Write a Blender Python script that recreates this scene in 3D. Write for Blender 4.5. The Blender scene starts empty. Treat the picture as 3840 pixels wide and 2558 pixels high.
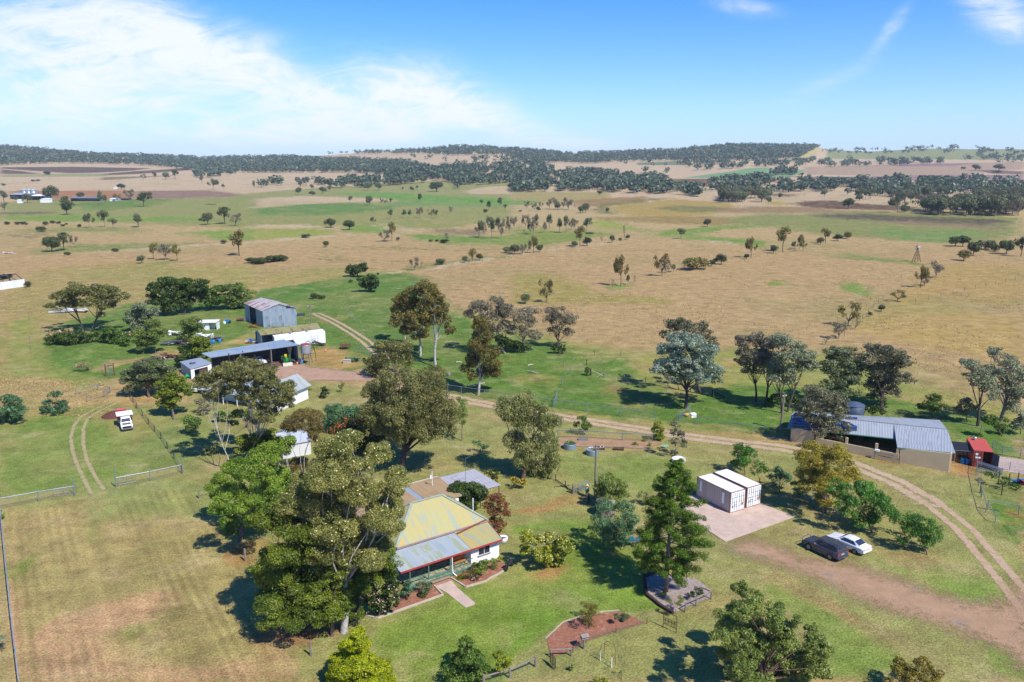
import bpy, math, random
import numpy as np
from mathutils import Vector, Matrix
R = math.radians
scene = bpy.context.scene
COL = scene.collection
# ------------------------------------------------------------------ camera, light, exposure
CAM_H = 43.0; FPX = 2987.0; VH = 610.0
PITCH = math.atan((1279 - VH) / FPX)
CP, SP = math.cos(PITCH), math.sin(PITCH)
cam = bpy.data.cameras.new('camera'); cam_o = bpy.data.objects.new('camera', cam); COL.objects.link(cam_o)
cam.sensor_width = 36.0; cam.lens = 36.0 * FPX / 3840.0
cam.clip_start = 0.5; cam.clip_end = 20000
cam_o.location = (0, 0, CAM_H); cam_o.rotation_euler = (math.pi / 2 - PITCH, 0, 0)
scene.camera = cam_o
SUN_DIR = Vector((0.56, -0.60, 0.98)).normalized()      # towards the sun
sun = bpy.data.lights.new('sun', 'SUN'); sun.energy = 4.6; sun.angle = R(0.5); sun.color = (1.0, 0.955, 0.88)
sun_o = bpy.data.objects.new('sun', sun); COL.objects.link(sun_o)
sun_o.location = (30, -40, 120); sun_o.rotation_euler = SUN_DIR.to_track_quat('Z', 'Y').to_euler()
scene.view_settings.view_transform = 'Standard'; scene.view_settings.look = 'None'
scene.view_settings.exposure = 0.4; scene.view_settings.gamma = 1.0
scene.view_settings.use_curve_mapping = False
scene.cycles.max_bounces = 6; scene.cycles.diffuse_bounces = 3; scene.cycles.glossy_bounces = 2
scene.cycles.transmission_bounces = 3; scene.cycles.transparent_max_bounces = 16; scene.cycles.volume_bounces = 1
scene.cycles.use_denoising = True

def ray(u, v):
    x = (u - 1920) / FPX; y = -(v - 1279) / FPX
    return x, CP + y * SP, -SP + y * CP

def NT(tree):
    tree.nodes.clear()
    return tree.nodes, tree.links

class G:
    """tiny node-graph helper"""
    def __init__(s, tree): s.t = tree; s.n = tree.nodes; s.l = tree.links
    def new(s, kind, **kw):
        n = s.n.new(kind)
        for k, v in kw.items():
            if hasattr(n, k): setattr(n, k, v)
        return n
    def put(s, sock, v):
        if isinstance(v, bpy.types.NodeSocket): s.l.new(v, sock)
        elif v is not None:
            if hasattr(sock.default_value, '__len__') and not hasattr(v, '__len__'): sock.default_value = (v, v, v)
            elif hasattr(sock.default_value, '__len__'):
                k = len(sock.default_value); v = tuple(v)
                sock.default_value = v[:k] if len(v) >= k else v + (1,) * (k - len(v))
            else: sock.default_value = v
    def m(s, op, a, b=None, c=None, clamp=False):
        n = s.new('ShaderNodeMath'); n.operation = op; n.use_clamp = clamp
        s.put(n.inputs[0], a)
        if b is not None: s.put(n.inputs[1], b)
        if c is not None: s.put(n.inputs[2], c)
        return n.outputs[0]
    def mix(s, f, a, b, mode='MIX'):
        n = s.new('ShaderNodeMix'); n.data_type = 'RGBA'; n.blend_type = mode
        s.put(n.inputs[0], f); s.put(n.inputs[6], a); s.put(n.inputs[7], b)
        return n.outputs[2]
    def ramp(s, f, lo, hi, a=0.0, b=1.0):
        n = s.new('ShaderNodeMapRange'); n.interpolation_type = 'SMOOTHSTEP'
        s.put(n.inputs[0], f); n.inputs[1].default_value = lo; n.inputs[2].default_value = hi
        n.inputs[3].default_value = a; n.inputs[4].default_value = b
        return n.outputs[0]
    def noise(s, vec, scale, detail=3, rough=0.55, dist=0.0):
        n = s.new('ShaderNodeTexNoise'); s.put(n.inputs['Vector'], vec); n.inputs['Scale'].default_value = scale
        n.inputs['Detail'].default_value = detail; n.inputs['Roughness'].default_value = rough; n.inputs['Distortion'].default_value = dist
        return n.outputs[0]
    def obj(s): return s.new('ShaderNodeTexCoord').outputs['Object']
    def attr(s, name, out='Fac'):
        n = s.new('ShaderNodeAttribute'); n.attribute_name = name; return n.outputs[out]
    def scale(s, vec, sc):
        n = s.new('ShaderNodeMapping'); s.put(n.inputs['Vector'], vec); n.inputs['Scale'].default_value = sc; return n.outputs[0]

# ------------------------------------------------------------------ sky
w = bpy.data.worlds.new('World'); scene.world = w; w.use_nodes = True
g = G(w.node_tree); g.n.clear()
sky = g.new('ShaderNodeTexSky'); sky.sky_type = 'NISHITA'; sky.sun_disc = False
sky.sun_elevation = math.asin(SUN_DIR.z); sky.sun_rotation = math.atan2(SUN_DIR.x, SUN_DIR.y)
sky.altitude = 500; sky.air_density = 1.0; sky.dust_density = 0.35; sky.ozone_density = 2.2
geo = g.new('ShaderNodeTexCoord').outputs['Generated']
sep = g.new('ShaderNodeSeparateXYZ'); g.put(sep.inputs[0], geo)
yy = g.m('MAXIMUM', sep.outputs[1], 0.05)
ca = g.m('DIVIDE', sep.outputs[0], yy); ce = g.m('DIVIDE', sep.outputs[2], yy)
cv = g.new('ShaderNodeCombineXYZ'); g.put(cv.inputs[0], ca); g.put(cv.inputs[1], ce)
def cloud_blob(tu, tv, ru, rv, rot, amp):
    x, y, z = ray(tu * 1.6313, tv * 1.6313); a0, e0 = x / y, z / y
    k = 1.6313 / FPX
    dx = g.m('SUBTRACT', ca, a0); dy = g.m('SUBTRACT', ce, e0)
    c, s_ = math.cos(R(rot)), math.sin(R(rot))
    p = g.m('ADD', g.m('MULTIPLY', dx, c / (ru * k)), g.m('MULTIPLY', dy, s_ / (ru * k)))
    q = g.m('ADD', g.m('MULTIPLY', dx, -s_ / (rv * k)), g.m('MULTIPLY', dy, c / (rv * k)))
    d = g.m('ADD', g.m('MULTIPLY', p, p), g.m('MULTIPLY', q, q))
    return g.m('MULTIPLY', g.m('EXPONENT', g.m('MULTIPLY', d, -1.0)), amp)
blobs = [(130, 110, 330, 120, -8, 1.25), (430, 90, 260, 75, -22, 0.9), (620, 160, 120, 60, -20, 0.55), (960, 205, 190, 75, -14, 1.15), (830, 240, 200, 60, -8, .75),
         (740, 300, 330, 40, 0, 0.75), (1180, 290, 180, 35, -14, .7), (120, 255, 330, 60, 0, .65), (1350, 330, 160, 14, 0, .5), (300, 320, 420, 30, 0, .5),
         (2045, 70, 70, 20, 52, 1.0), (2300, 30, 120, 50, -30, 1.1), (1720, 18, 90, 20, -8, .8), (1900, 190, 220, 30, 22, .4), (1500, 120, 260, 60, 20, .12), (2150, 240, 200, 20, 12, .18)]
tot = None
for b in blobs:
    o = cloud_blob(*b); tot = o if tot is None else g.m('ADD', tot, o)
n1 = g.noise(g.scale(cv.outputs[0], (3.2, 8.0, 1)), 1.0, 7, .6, 1.3)
n2 = g.noise(g.scale(cv.outputs[0], (9, 26.0, 1)), 1.0, 6, .65, 2.2)
nn = g.m('ADD', g.m('MULTIPLY', n1, .7), g.m('MULTIPLY', n2, .45))
den = g.m('MULTIPLY', tot, g.ramp(nn, .36, .80, .30, 1.25))
den = g.ramp(den, 0.08, 1.3, 0.0, 0.93)
hsv = g.new('ShaderNodeHueSaturation'); g.put(hsv.inputs['Color'], sky.outputs[0])
hsv.inputs['Saturation'].default_value = 1.45; hsv.inputs['Value'].default_value = 1.0
skyc = hsv.outputs[0]
mul = g.new('ShaderNodeMix'); mul.data_type = 'RGBA'; mul.blend_type = 'MULTIPLY'; mul.inputs[0].default_value = 1
g.put(mul.inputs[6], skyc); mul.inputs[7].default_value = (0.62, 0.87, 1.26, 1)
ec = g.m('MULTIPLY', g.m('EXPONENT', g.m('MULTIPLY', g.m('MAXIMUM', sep.outputs[2], 0.0), -15.0)), .82)
cl = g.mix(ec, mul.outputs[2], (4.5, 5.6, 6.9, 1)); cl = g.mix(den, cl, (6.5, 6.75, 7.1, 1))
bg = g.new('ShaderNodeBackground'); g.put(bg.inputs[0], cl); bg.inputs[1].default_value = 0.115
out = g.new('ShaderNodeOutputWorld'); g.l.new(bg.outputs[0], out.inputs[0])

# ------------------------------------------------------------------ measuring: photo pixel -> point on the terrain
PROF = [(-3000, 575), (-900, 560), (0, 551), (184, 564), (367, 576), (612, 585), (755, 594), (960, 594), (1160, 587), (1350, 573), (1570, 562), (1735, 551), (1920, 558), (2145, 581), (2290, 573), (2530, 568), (2680, 551), (2750, 544), (2880, 549), (3060, 551), (3110, 561), (3250, 566), (3400, 560), (3550, 555), (3840, 560), (4700, 565), (7000, 575)]
PU = np.array([a for a, b in PROF], float); PV = np.array([b for a, b in PROF], float)
PR = 3200.0
def hz(x, y):
    x = np.asarray(x, float); y = np.asarray(y, float)
    r = np.hypot(x, y)
    yy = np.maximum(y, 0.15 * r + 1e-6)
    u = 1920 + FPX * x / (yy * CP)
    u = np.clip(u, -3000, 7000)
    rv = np.interp(u, PU, PV)
    A = CAM_H + (VH - rv) * PR * .953 / FPX
    t = np.clip((yy - 1250) / (PR - 1250), 0, 1) ** 1.25
    back = np.clip((yy - PR) / 2500, 0, 1)
    h = A * t * (1 - .9 * back ** 1.0)
    h = np.where(y < 0.1 * r, 0, h)
    # grassy bank beside the old windbreak
    for (mx, my, mr, mh) in MOUNDS:
        h = h + mh * np.exp(-((x - mx) ** 2 + ((y - my) * .7) ** 2) / mr ** 2)
    return h
MOUNDS = []
def W0(u, v, z=0.0):
    x, y, zz = ray(u, v); t = (z - CAM_H) / zz
    return x * t, y * t
_bx, _by = W0(840 / 2.45, 1000 + 770 / 2.45)
MOUNDS.append((_bx, _by, 6.0, 1.1))
def at(u, v):
    """the terrain point seen at a photo pixel"""
    x, y, z = ray(u, v)
    if z < -0.012 and v > 720:
        t = -CAM_H / z; X, Y = x * t, y * t
        return Vector((X, Y, float(hz(X, Y))))
    ts = np.linspace(700, 4200, 1200) / y
    X, Y, Z = x * ts, y * ts, CAM_H + z * ts
    hh = hz(X, Y); k = np.argmax(Z <= hh)
    if Z[k] > hh[k]: k = int(np.argmin(Z - hh))
    return Vector((X[k], Y[k], hh[k]))
CR = {'A': (0, 500), 'B': (960, 500), 'C': (1920, 500), 'D': (2880, 500), 'E': (0, 1000), 'F': (960, 1000), 'G': (1920, 1000), 'H': (2880, 1000),
      'I': (0, 1500), 'J': (960, 1500), 'K': (1920, 1500), 'L': (2880, 1500), 'M': (0, 1918), 'N': (960, 1918), 'O': (1920, 1918), 'P': (2880, 1918)}
def px(k, x, y):
    if k == 'T': return x * 1.6313, y * 1.6313
    if k == 'S': return x, y
    if k == 'h': return 1440 + x / 4.612, 1700 + y / 4.612
    if k == 'i': return 1440 + x / 4.612, 1980 + y / 4.612
    if k == 's': return 640 + x / 3.0974, 1080 + y / 3.0974
    if k == 'b': return 2940 + x / 3.363, 1500 + y / 3.363
    if k == 'r': return 3520 + x / 2.4875, 1600 + y / 2.4875
    o = CR[k]; return o[0] + x / 2.45, o[1] + y / 2.45
def gp(k, x, y): return at(*px(k, x, y))
def wz(k, x, y, z):
    u, v = px(k, x, y); X, Y = W0(u, v, z); return Vector((X, Y, z))
def up_at(base, k, x, y):
    """height above the ground of a pixel standing over base (a Vector)"""
    u, v = px(k, x, y); a, b, c = ray(u, v); return CAM_H + c * base.y / b
def lin(c):
    c = c / 255.0
    return c / 12.92 if c <= .04045 else ((c + .055) / 1.055) ** 2.4
ALB = 0.72
def alb(r, g_, b, k=1.0): return (lin(r) * ALB * k, lin(g_) * ALB * k, lin(b) * ALB * k, 1)

# ------------------------------------------------------------------ numpy value noise
def vnoise(x, y, seed=0):
    xi = np.floor(x).astype(np.int64); yi = np.floor(y).astype(np.int64)
    fx = x - xi; fy = y - yi; fx = fx * fx * (3 - 2 * fx); fy = fy * fy * (3 - 2 * fy)
    def h(a, b):
        n = (a * 374761393 + b * 668265263 + seed * 1442695041) & 0x7fffffff
        n = ((n ^ (n >> 13)) * 1274126177) & 0x7fffffff
        return ((n ^ (n >> 16)) & 0xffff) / 65535.0
    return (h(xi, yi) * (1 - fx) + h(xi + 1, yi) * fx) * (1 - fy) + (h(xi, yi + 1) * (1 - fx) + h(xi + 1, yi + 1) * fx) * fy
def fbm(x, y, seed=0, oct=4):
    s = 0; a = .5
    for i in range(oct):
        s = s + a * vnoise(x * 2 ** i, y * 2 ** i, seed + i * 7); a *= .5
    return s / (1 - .5 ** oct)

# ------------------------------------------------------------------ materials
MATS = {}
def principled(name):
    m = bpy.data.materials.new(name); m.use_nodes = True; gg = G(m.node_tree); gg.n.clear()
    p = gg.new('ShaderNodeBsdfPrincipled'); o = gg.new('ShaderNodeOutputMaterial'); gg.l.new(p.outputs[0], o.inputs[0])
    return m, gg, p, o
def mat(name, col, rough=.7, metal=0.0, var=.18, scale=1.5, col2=None, thr=.5, bump=0.0, bscale=8, spec=.3):
    """paint or material with grain; col2 = second colour in worn patches"""
    if name in MATS: return MATS[name]
    m, gg, p, o = principled(name)
    vec = gg.obj(); n = gg.noise(vec, scale, 5, .6)
    c = gg.mix(gg.ramp(n, .25, .75), tuple(x * (1 - var) for x in col[:3]) + (1,), tuple(min(1, x * (1 + var)) for x in col[:3]) + (1,))
    if col2 is not None:
        n2 = gg.noise(vec, scale * 1.7, 6, .65, .4); c = gg.mix(gg.ramp(n2, thr, thr + .12), c, col2)
    gg.put(p.inputs['Base Color'], c); p.inputs['Roughness'].default_value = rough; p.inputs['Metallic'].default_value = metal
    p.inputs['Specular IOR Level'].default_value = spec
    if bump:
        b = gg.new('ShaderNodeBump'); b.inputs['Strength'].default_value = bump; b.inputs['Distance'].default_value = .05
        gg.put(b.inputs['Height'], gg.noise(vec, bscale, 4)); gg.l.new(b.outputs[0], p.inputs['Normal'])
    MATS[name] = m; return m
def sheetmat(name, cols, sheet=.76, rough=.45, metal=0.0, corr=.16, rust=None, rthr=.6, bump=.5, dk=.16):
    """corrugated sheets: each sheet its own shade; attributes su (along) and sv (down the slope)"""
    if name in MATS: return MATS[name]
    m, gg, p, o = principled(name)
    su, sv = gg.attr('su'), gg.attr('sv')
    idx = gg.m('FLOOR', gg.m('DIVIDE', su, sheet)); idy = gg.m('FLOOR', gg.m('DIVIDE', sv, 3.1))
    cmb = gg.new('ShaderNodeCombineXYZ'); gg.put(cmb.inputs[0], idx); gg.put(cmb.inputs[1], idy)
    wn = gg.new('ShaderNodeTexWhiteNoise'); wn.noise_dimensions = '2D'; gg.put(wn.inputs[0], cmb.outputs[0])
    uv = gg.new('ShaderNodeCombineXYZ'); gg.put(uv.inputs[0], su); gg.put(uv.inputs[1], sv)
    st = gg.noise(gg.scale(uv.outputs[0], (1.6, .35, 1)), 1.0, 5, .6)
    f = gg.m('ADD', gg.m('MULTIPLY', wn.outputs[0], .3), gg.m('MULTIPLY', st, .8))
    c = gg.mix(gg.ramp(f, .25, .5), cols[0], cols[1])
    c = gg.mix(gg.ramp(f, .5, .85), c, cols[2])
    if rust is not None:
        rn = gg.noise(gg.scale(uv.outputs[0], (1.1, .28, 1)), 1.0, 6, .62, .5)
        rn = gg.m('ADD', rn, gg.m('MULTIPLY', wn.outputs[0], .14))
        c = gg.mix(gg.ramp(rn, rthr, rthr + .07), c, rust)
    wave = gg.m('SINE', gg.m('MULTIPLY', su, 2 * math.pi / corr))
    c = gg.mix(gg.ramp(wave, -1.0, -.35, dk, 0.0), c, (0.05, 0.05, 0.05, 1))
    edge = gg.m('FRACT', gg.m('DIVIDE', su, sheet)); c = gg.mix(gg.ramp(edge, 0.0, .05, dk * 1.3, 0), c, (0.07, 0.06, 0.05, 1))
    gg.put(p.inputs['Base Color'], c); p.inputs['Roughness'].default_value = rough; p.inputs['Metallic'].default_value = metal
    b = gg.new('ShaderNodeBump'); b.inputs['Strength'].default_value = bump; b.inputs['Distance'].default_value = .03
    gg.put(b.inputs['Height'], wave); gg.l.new(b.outputs[0], p.inputs['Normal'])
    MATS[name] = m; return m
def leafmat(name, ca_, cb_, trans=.3, objvar=.0):
    if name in MATS: return MATS[name]
    m = bpy.data.materials.new(name); m.use_nodes = True; gg = G(m.node_tree); gg.n.clear()
    t = gg.attr('tint')
    c = gg.mix(t, tuple(x * y for x, y in zip(ca_[:3], (.92, .92, .72))) + (1,), tuple(min(1, x * y) for x, y in zip(cb_[:3], (1.18, 1.13, .88))) + (1,))
    if objvar:
        oi = gg.new('ShaderNodeObjectInfo'); hs = gg.new('ShaderNodeHueSaturation'); gg.put(hs.inputs['Color'], c)
        gg.put(hs.inputs['Value'], gg.ramp(oi.outputs['Random'], 0, 1, 1 - objvar, 1 + objvar)); gg.put(hs.inputs['Hue'], gg.ramp(oi.outputs['Random'], 0, 1, .485, .515)); c = hs.outputs[0]
    d = gg.new('ShaderNodeBsdfDiffuse'); gg.put(d.inputs[0], c)
    tr = gg.new('ShaderNodeBsdfTranslucent'); gg.put(tr.inputs[0], gg.mix(.5, c, tuple(min(1, x * 1.25) for x in cb_[:3]) + (1,)))
    gl = gg.new('ShaderNodeBsdfGlossy'); gl.inputs['Roughness'].default_value = .45; gl.inputs[0].default_value = (.5, .5, .5, 1)
    mx = gg.new('ShaderNodeMixShader'); mx.inputs[0].default_value = trans; gg.l.new(d.outputs[0], mx.inputs[1]); gg.l.new(tr.outputs[0], mx.inputs[2])
    m2 = gg.new('ShaderNodeMixShader'); m2.inputs[0].default_value = .05; gg.l.new(mx.outputs[0], m2.inputs[1]); gg.l.new(gl.outputs[0], m2.inputs[2])
    o = gg.new('ShaderNodeOutputMaterial'); gg.l.new(m2.outputs[0], o.inputs[0])
    MATS[name] = m; return m

# ------------------------------------------------------------------ objects
def tag(o, label=None, cat=None, group=None, kind=None):
    if label: o['label'] = label
    if cat: o['category'] = cat
    if group: o['group'] = group
    if kind: o['kind'] = kind
    return o
def thing(name, label, cat, loc=(0, 0, 0), rot=0.0, group=None):
    o = bpy.data.objects.new(name, None); COL.objects.link(o); o.location = loc; o.rotation_euler = (0, 0, rot)
    o.empty_display_size = .3
    return tag(o, label, cat, group)
def link(name, me, m, parent=None):
    o = bpy.data.objects.new(name, me); COL.objects.link(o)
    if m is not None: me.materials.append(m)
    if parent is not None: o.parent = parent
    return o
def npmesh(name, V, F, attrs=None, smooth=False):
    """V (n,3); F (m,k) faces of equal size"""
    me = bpy.data.meshes.new(name); V = np.asarray(V, np.float32); F = np.asarray(F, np.int32)
    m, k = F.shape
    me.vertices.add(len(V)); me.vertices.foreach_set('co', V.ravel())
    me.loops.add(m * k); me.loops.foreach_set('vertex_index', F.ravel())
    me.polygons.add(m); me.polygons.foreach_set('loop_start', np.arange(0, m * k, k, dtype=np.int32))
    try: me.polygons.foreach_set('loop_total', np.full(m, k, np.int32))
    except Exception: pass
    me.update(calc_edges=True)
    if smooth: me.polygons.foreach_set('use_smooth', np.ones(m, bool))
    for nm, (dom, typ, arr) in (attrs or {}).items():
        a = me.attributes.new(nm, typ, dom)
        a.data.foreach_set('value' if typ == 'FLOAT' else 'color', np.asarray(arr, np.float32).ravel())
    return me
class MB:
    def __init__(s): s.v = []; s.f = []; s.uvw = []
    def add(s, vs, fs):
        b = len(s.v); s.v += [tuple(v) for v in vs]; s.f += [tuple(b + i for i in f) for f in fs]; return s
    def box(s, cx, cy, cz, sx, sy, sz, rz=0.0, taper=0.0):
        c, n = math.cos(rz), math.sin(rz); vs = []
        for z in (-.5, .5):
            k = 1 - (taper if z > 0 else 0)
            for x, y in ((-.5, -.5), (.5, -.5), (.5, .5), (-.5, .5)):
                X, Y = x * sx * k, y * sy * k; vs.append((cx + X * c - Y * n, cy + X * n + Y * c, cz + z * sz))
        return s.add(vs, [(3, 2, 1, 0), (4, 5, 6, 7), (0, 1, 5, 4), (1, 2, 6, 5), (2, 3, 7, 6), (3, 0, 4, 7)])
    def beam(s, p, q, w_, h=None):
        h = h or w_; p = Vector(p); q = Vector(q); d = (q - p)
        if d.length < 1e-6: return s
        d.normalize(); a = d.cross(Vector((0, 0, 1)))
        if a.length < 1e-3: a = Vector((1, 0, 0))
        a.normalize(); b = a.cross(d).normalized()
        vs = []
        for o in (p, q):
            for x, y in ((-.5, -.5), (.5, -.5), (.5, .5), (-.5, .5)): vs.append(o + a * (x * w_) + b * (y * h))
        return s.add(vs, [(3, 2, 1, 0), (4, 5, 6, 7), (0, 1, 5, 4), (1, 2, 6, 5), (2, 3, 7, 6), (3, 0, 4, 7)])
    def tube(s, pts, rs, n=8, cap=True):
        pts = [Vector(p) for p in pts]
        if not hasattr(rs, '__len__'): rs = [rs] * len(pts)
        vs = []
        a = None
        for i, p in enumerate(pts):
            d = (pts[min(i + 1, len(pts) - 1)] - pts[max(i - 1, 0)])
            if d.length < 1e-9: d = Vector((0, 0, 1))
            d.normalize()
            if a is None:
                a = d.cross(Vector((.3, .2, 1)));
                if a.length < 1e-3: a = Vector((1, 0, 0))
            a = (a - d * a.dot(d))
            if a.length < 1e-6: a = d.orthogonal()
            a.normalize(); b = d.cross(a)
            for k in range(n):
                t = 2 * math.pi * k / n; vs.append(p + (a * math.cos(t) + b * math.sin(t)) * rs[i])
        fs = []
        for i in range(len(pts) - 1):
            for k in range(n):
                fs.append((i * n + k, i * n + (k + 1) % n, (i + 1) * n + (k + 1) % n, (i + 1) * n + k))
        if cap:
            fs.append(tuple(reversed(range(n)))); fs.append(tuple((len(pts) - 1) * n + k for k in range(n)))
        return s.add(vs, fs)
    def poly(s, pts, th=0.04, dirv=(0, 0, -1)):
        """flat polygon with thickness"""
        pts = [Vector(p) for p in pts]; n = len(pts); d = Vector(dirv) * th
        nrm = (pts[1] - pts[0]).cross(pts[2] - pts[0])
        if nrm.dot(Vector(dirv)) > 0: pts = pts[::-1]
        vs = pts + [p + d for p in pts]
        fs = [tuple(range(n)), tuple(range(2 * n - 1, n - 1, -1))] + [(i, i + n, (i + 1) % n + n, (i + 1) % n) for i in range(n)]
        return s.add(vs, fs)
    def lathe(s, prof, cx=0, cy=0, n=20):
        vs = []
        for r, z in prof:
            for k in range(n):
                t = 2 * math.pi * k / n; vs.append((cx + r * math.cos(t), cy + r * math.sin(t), z))
        fs = [(i * n + k, i * n + (k + 1) % n, (i + 1) * n + (k + 1) % n, (i + 1) * n + k) for i in range(len(prof) - 1) for k in range(n)]
        fs.append(tuple(reversed(range(n)))); fs.append(tuple((len(prof) - 1) * n + k for k in range(n)))
        return s.add(vs, fs)
    def build(s, name, m, parent=None, smooth=False, suv=None, bevel=0.0):
        me = bpy.data.meshes.new(name); me.from_pydata([tuple(v) for v in s.v], [], s.f); me.update()
        if smooth: me.polygons.foreach_set('use_smooth', np.ones(len(me.polygons), bool))
        if suv is not None:
            p0, e, d = [Vector(q) for q in suv]; e = e.normalized(); d = d.normalized()
            a = me.attributes.new('su', 'FLOAT', 'POINT'); b = me.attributes.new('sv', 'FLOAT', 'POINT')
            a.data.foreach_set('value', [(v.co - p0).dot(e) for v in me.vertices]); b.data.foreach_set('value', [(v.co - p0).dot(d) for v in me.vertices])
        o = link(name, me, m, parent)
        if bevel:
            bm_ = o.modifiers.new('soft edges', 'BEVEL'); bm_.width = bevel; bm_.segments = 2; bm_.limit_method = 'ANGLE'
        return o
def copy_tree(o, parent=None):
    c = o.copy(); COL.objects.link(c); c.parent = parent
    for ch in list(o.children): copy_tree(ch, c)
    return c
def inpoly(u, v, P):
    ins = np.zeros(u.shape, bool); n = len(P)
    for i in range(n):
        x1, y1 = P[i]; x2, y2 = P[(i + 1) % n]
        if y1 == y2: continue
        c = ((y1 > v) != (y2 > v)) & (u < (x2 - x1) * (v - y1) / (y2 - y1) + x1); ins ^= c
    return ins
# ------------------------------------------------------------------ ground: one sheet, coloured by what grows on it
def proj(x, y, z):
    dx, dy, dz = x, y, z - CAM_H
    dep = np.maximum(dy * CP - dz * SP, .5)
    yy_ = dy * SP + dz * CP
    return 1920 + FPX * dx / dep, 1279 - FPX * yy_ / dep
LAY = []
def L(col, soft, k, pts): LAY.append((col, soft, [px(k, *p) for p in pts]))
TAN = (186, 157, 116); PAL = (206, 182, 152); OLI = (142, 143, 88); GRN = (96, 124, 60); VIV = (118, 146, 66); BRN = (80, 54, 50); YEL = (172, 148, 84); LAWN = (146, 150, 92)
# far country
L(PAL, 1, 'T', [(0, 370), (2354, 370), (2354, 455), (1900, 470), (1300, 470), (700, 430), (0, 435)])
L((140, 145, 100), 1, 'T', [(1900, 335), (2354, 335), (2354, 368), (1900, 365)])
L((205, 190, 110), 1, 'D', [(490, 128), (440, 130), (370, 180), (280, 222), (340, 220), (480, 150)])
L(BRN, 1, 'A', [(0, 312), (700, 308), (1400, 322), (1200, 345), (900, 362), (400, 372), (0, 375)])
L(PAL, 1, 'A', [(0, 325), (60, 328), (420, 352), (700, 372), (380, 372), (180, 345), (0, 332)])
L(BRN, 1, 'A', [(850, 378), (1300, 345), (1750, 318), (1790, 335), (1300, 372), (950, 388)])
L((120, 105, 80), 1, 'A', [(900, 428), (960, 402), (1350, 395), (1700, 383), (1300, 408), (1000, 430)])
L((150, 148, 108), 1, 'A', [(0, 380), (500, 372), (1000, 370), (950, 397), (0, 402)])
L((168, 108, 80), 1, 'A', [(80, 530), (1130, 525), (1240, 560), (1240, 600), (540, 618), (100, 580)])
L((140, 106, 100), 1, 'A', [(1230, 530), (1900, 523), (2352, 575), (1900, 595), (1240, 605)])
L(OLI, 1, 'A', [(0, 640), (560, 600), (1500, 598), (2352, 583), (2352, 880), (1300, 830), (0, 800)])
L(GRN, 1, 'A', [(430, 660), (1380, 600), (1600, 610), (1400, 660), (900, 720), (700, 670)])
L((100, 82, 80), 1, 'A', [(0, 728), (480, 722), (500, 735), (0, 750)])
L(VIV, 1, 'A', [(0, 755), (700, 757), (1300, 770), (1950, 765), (1900, 800), (1100, 810), (300, 805), (0, 785)])
L(VIV, 1, 'A', [(1620, 912), (2000, 893), (2352, 880), (2352, 990), (2050, 980), (1850, 945)])
L((135, 138, 82), 1, 'A', [(110, 900), (400, 870), (900, 865), (1250, 870), (1330, 905), (1200, 930), (900, 900), (300, 915)])
L((104, 78, 72), 1, 'A', [(60, 915), (300, 925), (440, 960), (250, 958)])
L((128, 134, 80), 1, 'A', [(380, 1060), (700, 1030), (1370, 1008), (1950, 1008), (1300, 1055), (700, 1088), (300, 1112)])
L((205, 190, 160), 1, 'A', [(550, 1110), (900, 1085), (1300, 1068), (1900, 1020), (2352, 1000), (2352, 1008), (1900, 1030), (1300, 1078), (900, 1096)])
L((122, 140, 72), 1, 'A', [(1340, 1185), (1700, 1175), (1350, 1230), (1180, 1290), (1360, 1375), (1290, 1385), (1120, 1300), (1250, 1215)])
L((166, 156, 92), 2, 'A', [(1200, 1290), (1400, 1225), (2352, 1205), (2352, 1430), (1900, 1420), (1350, 1385)])
L(OLI, 1, 'B', [(-420, 610), (0, 545), (660, 495), (1600, 440), (2352, 450), (2352, 790), (1700, 880), (1100, 860), (0, 840), (-500, 850)])
L(PAL, 1, 'B', [(0, 600), (450, 575), (900, 590), (1320, 612), (1200, 630), (600, 640), (0, 690)])
L(PAL, 1, 'B', [(1900, 530), (2100, 495), (2352, 480), (2352, 560), (2000, 560)])
L((98, 146, 62), 1, 'B', [(700, 548), (1250, 545), (1900, 585), (2352, 600), (2352, 660), (1900, 640), (1500, 630), (1200, 600)])
L((112, 142, 84), 1, 'B', [(1150, 630), (1500, 630), (2352, 660), (2200, 675), (1300, 665)])
L((92, 128, 64), 1, 'B', [(0, 690), (400, 655), (850, 640), (1330, 665), (1250, 700), (900, 735), (500, 755), (0, 752)])
L((205, 186, 152), 1, 'B', [(0, 840), (400, 838), (800, 885), (850, 905), (560, 880), (300, 860), (0, 868)])
L((150, 155, 78), 1, 'B', [(0, 880), (500, 868), (700, 880), (740, 920), (400, 955), (0, 975)])
L(VIV, 1, 'B', [(760, 860), (1100, 835), (1200, 860), (1250, 915), (1000, 918), (850, 905)])
L((205, 186, 152), 1, 'B', [(1080, 835), (1200, 835), (1350, 885), (1620, 885), (1500, 905), (1300, 900)])
L((130, 116, 92), 1, 'B', [(1550, 895), (1800, 880), (2100, 890), (2050, 945), (1800, 930)])
L((104, 138, 62), 1, 'B', [(1350, 925), (1700, 930), (2000, 945), (2352, 950), (2352, 1025), (1900, 1020), (1500, 985)])
L((205, 186, 155), 1, 'B', [(0, 985), (350, 962), (850, 925), (860, 935), (400, 975), (0, 1000)])
L((128, 122, 74), 1, 'B', [(660, 1045), (1000, 1045), (1500, 1062), (2300, 1066), (2300, 1072), (1500, 1072), (900, 1058)])
L((108, 112, 62), 1, 'B', [(480, 1140), (800, 1170), (1300, 1180), (1480, 1190), (1300, 1188), (700, 1176)])
L((132, 142, 80), 1, 'B', [(580, 1085), (680, 1115), (780, 1150), (700, 1145), (600, 1105)])
L((165, 152, 92), 2, 'B', [(0, 1310), (500, 1250), (900, 1230), (1300, 1265), (850, 1330), (400, 1385), (0, 1420)])
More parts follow.
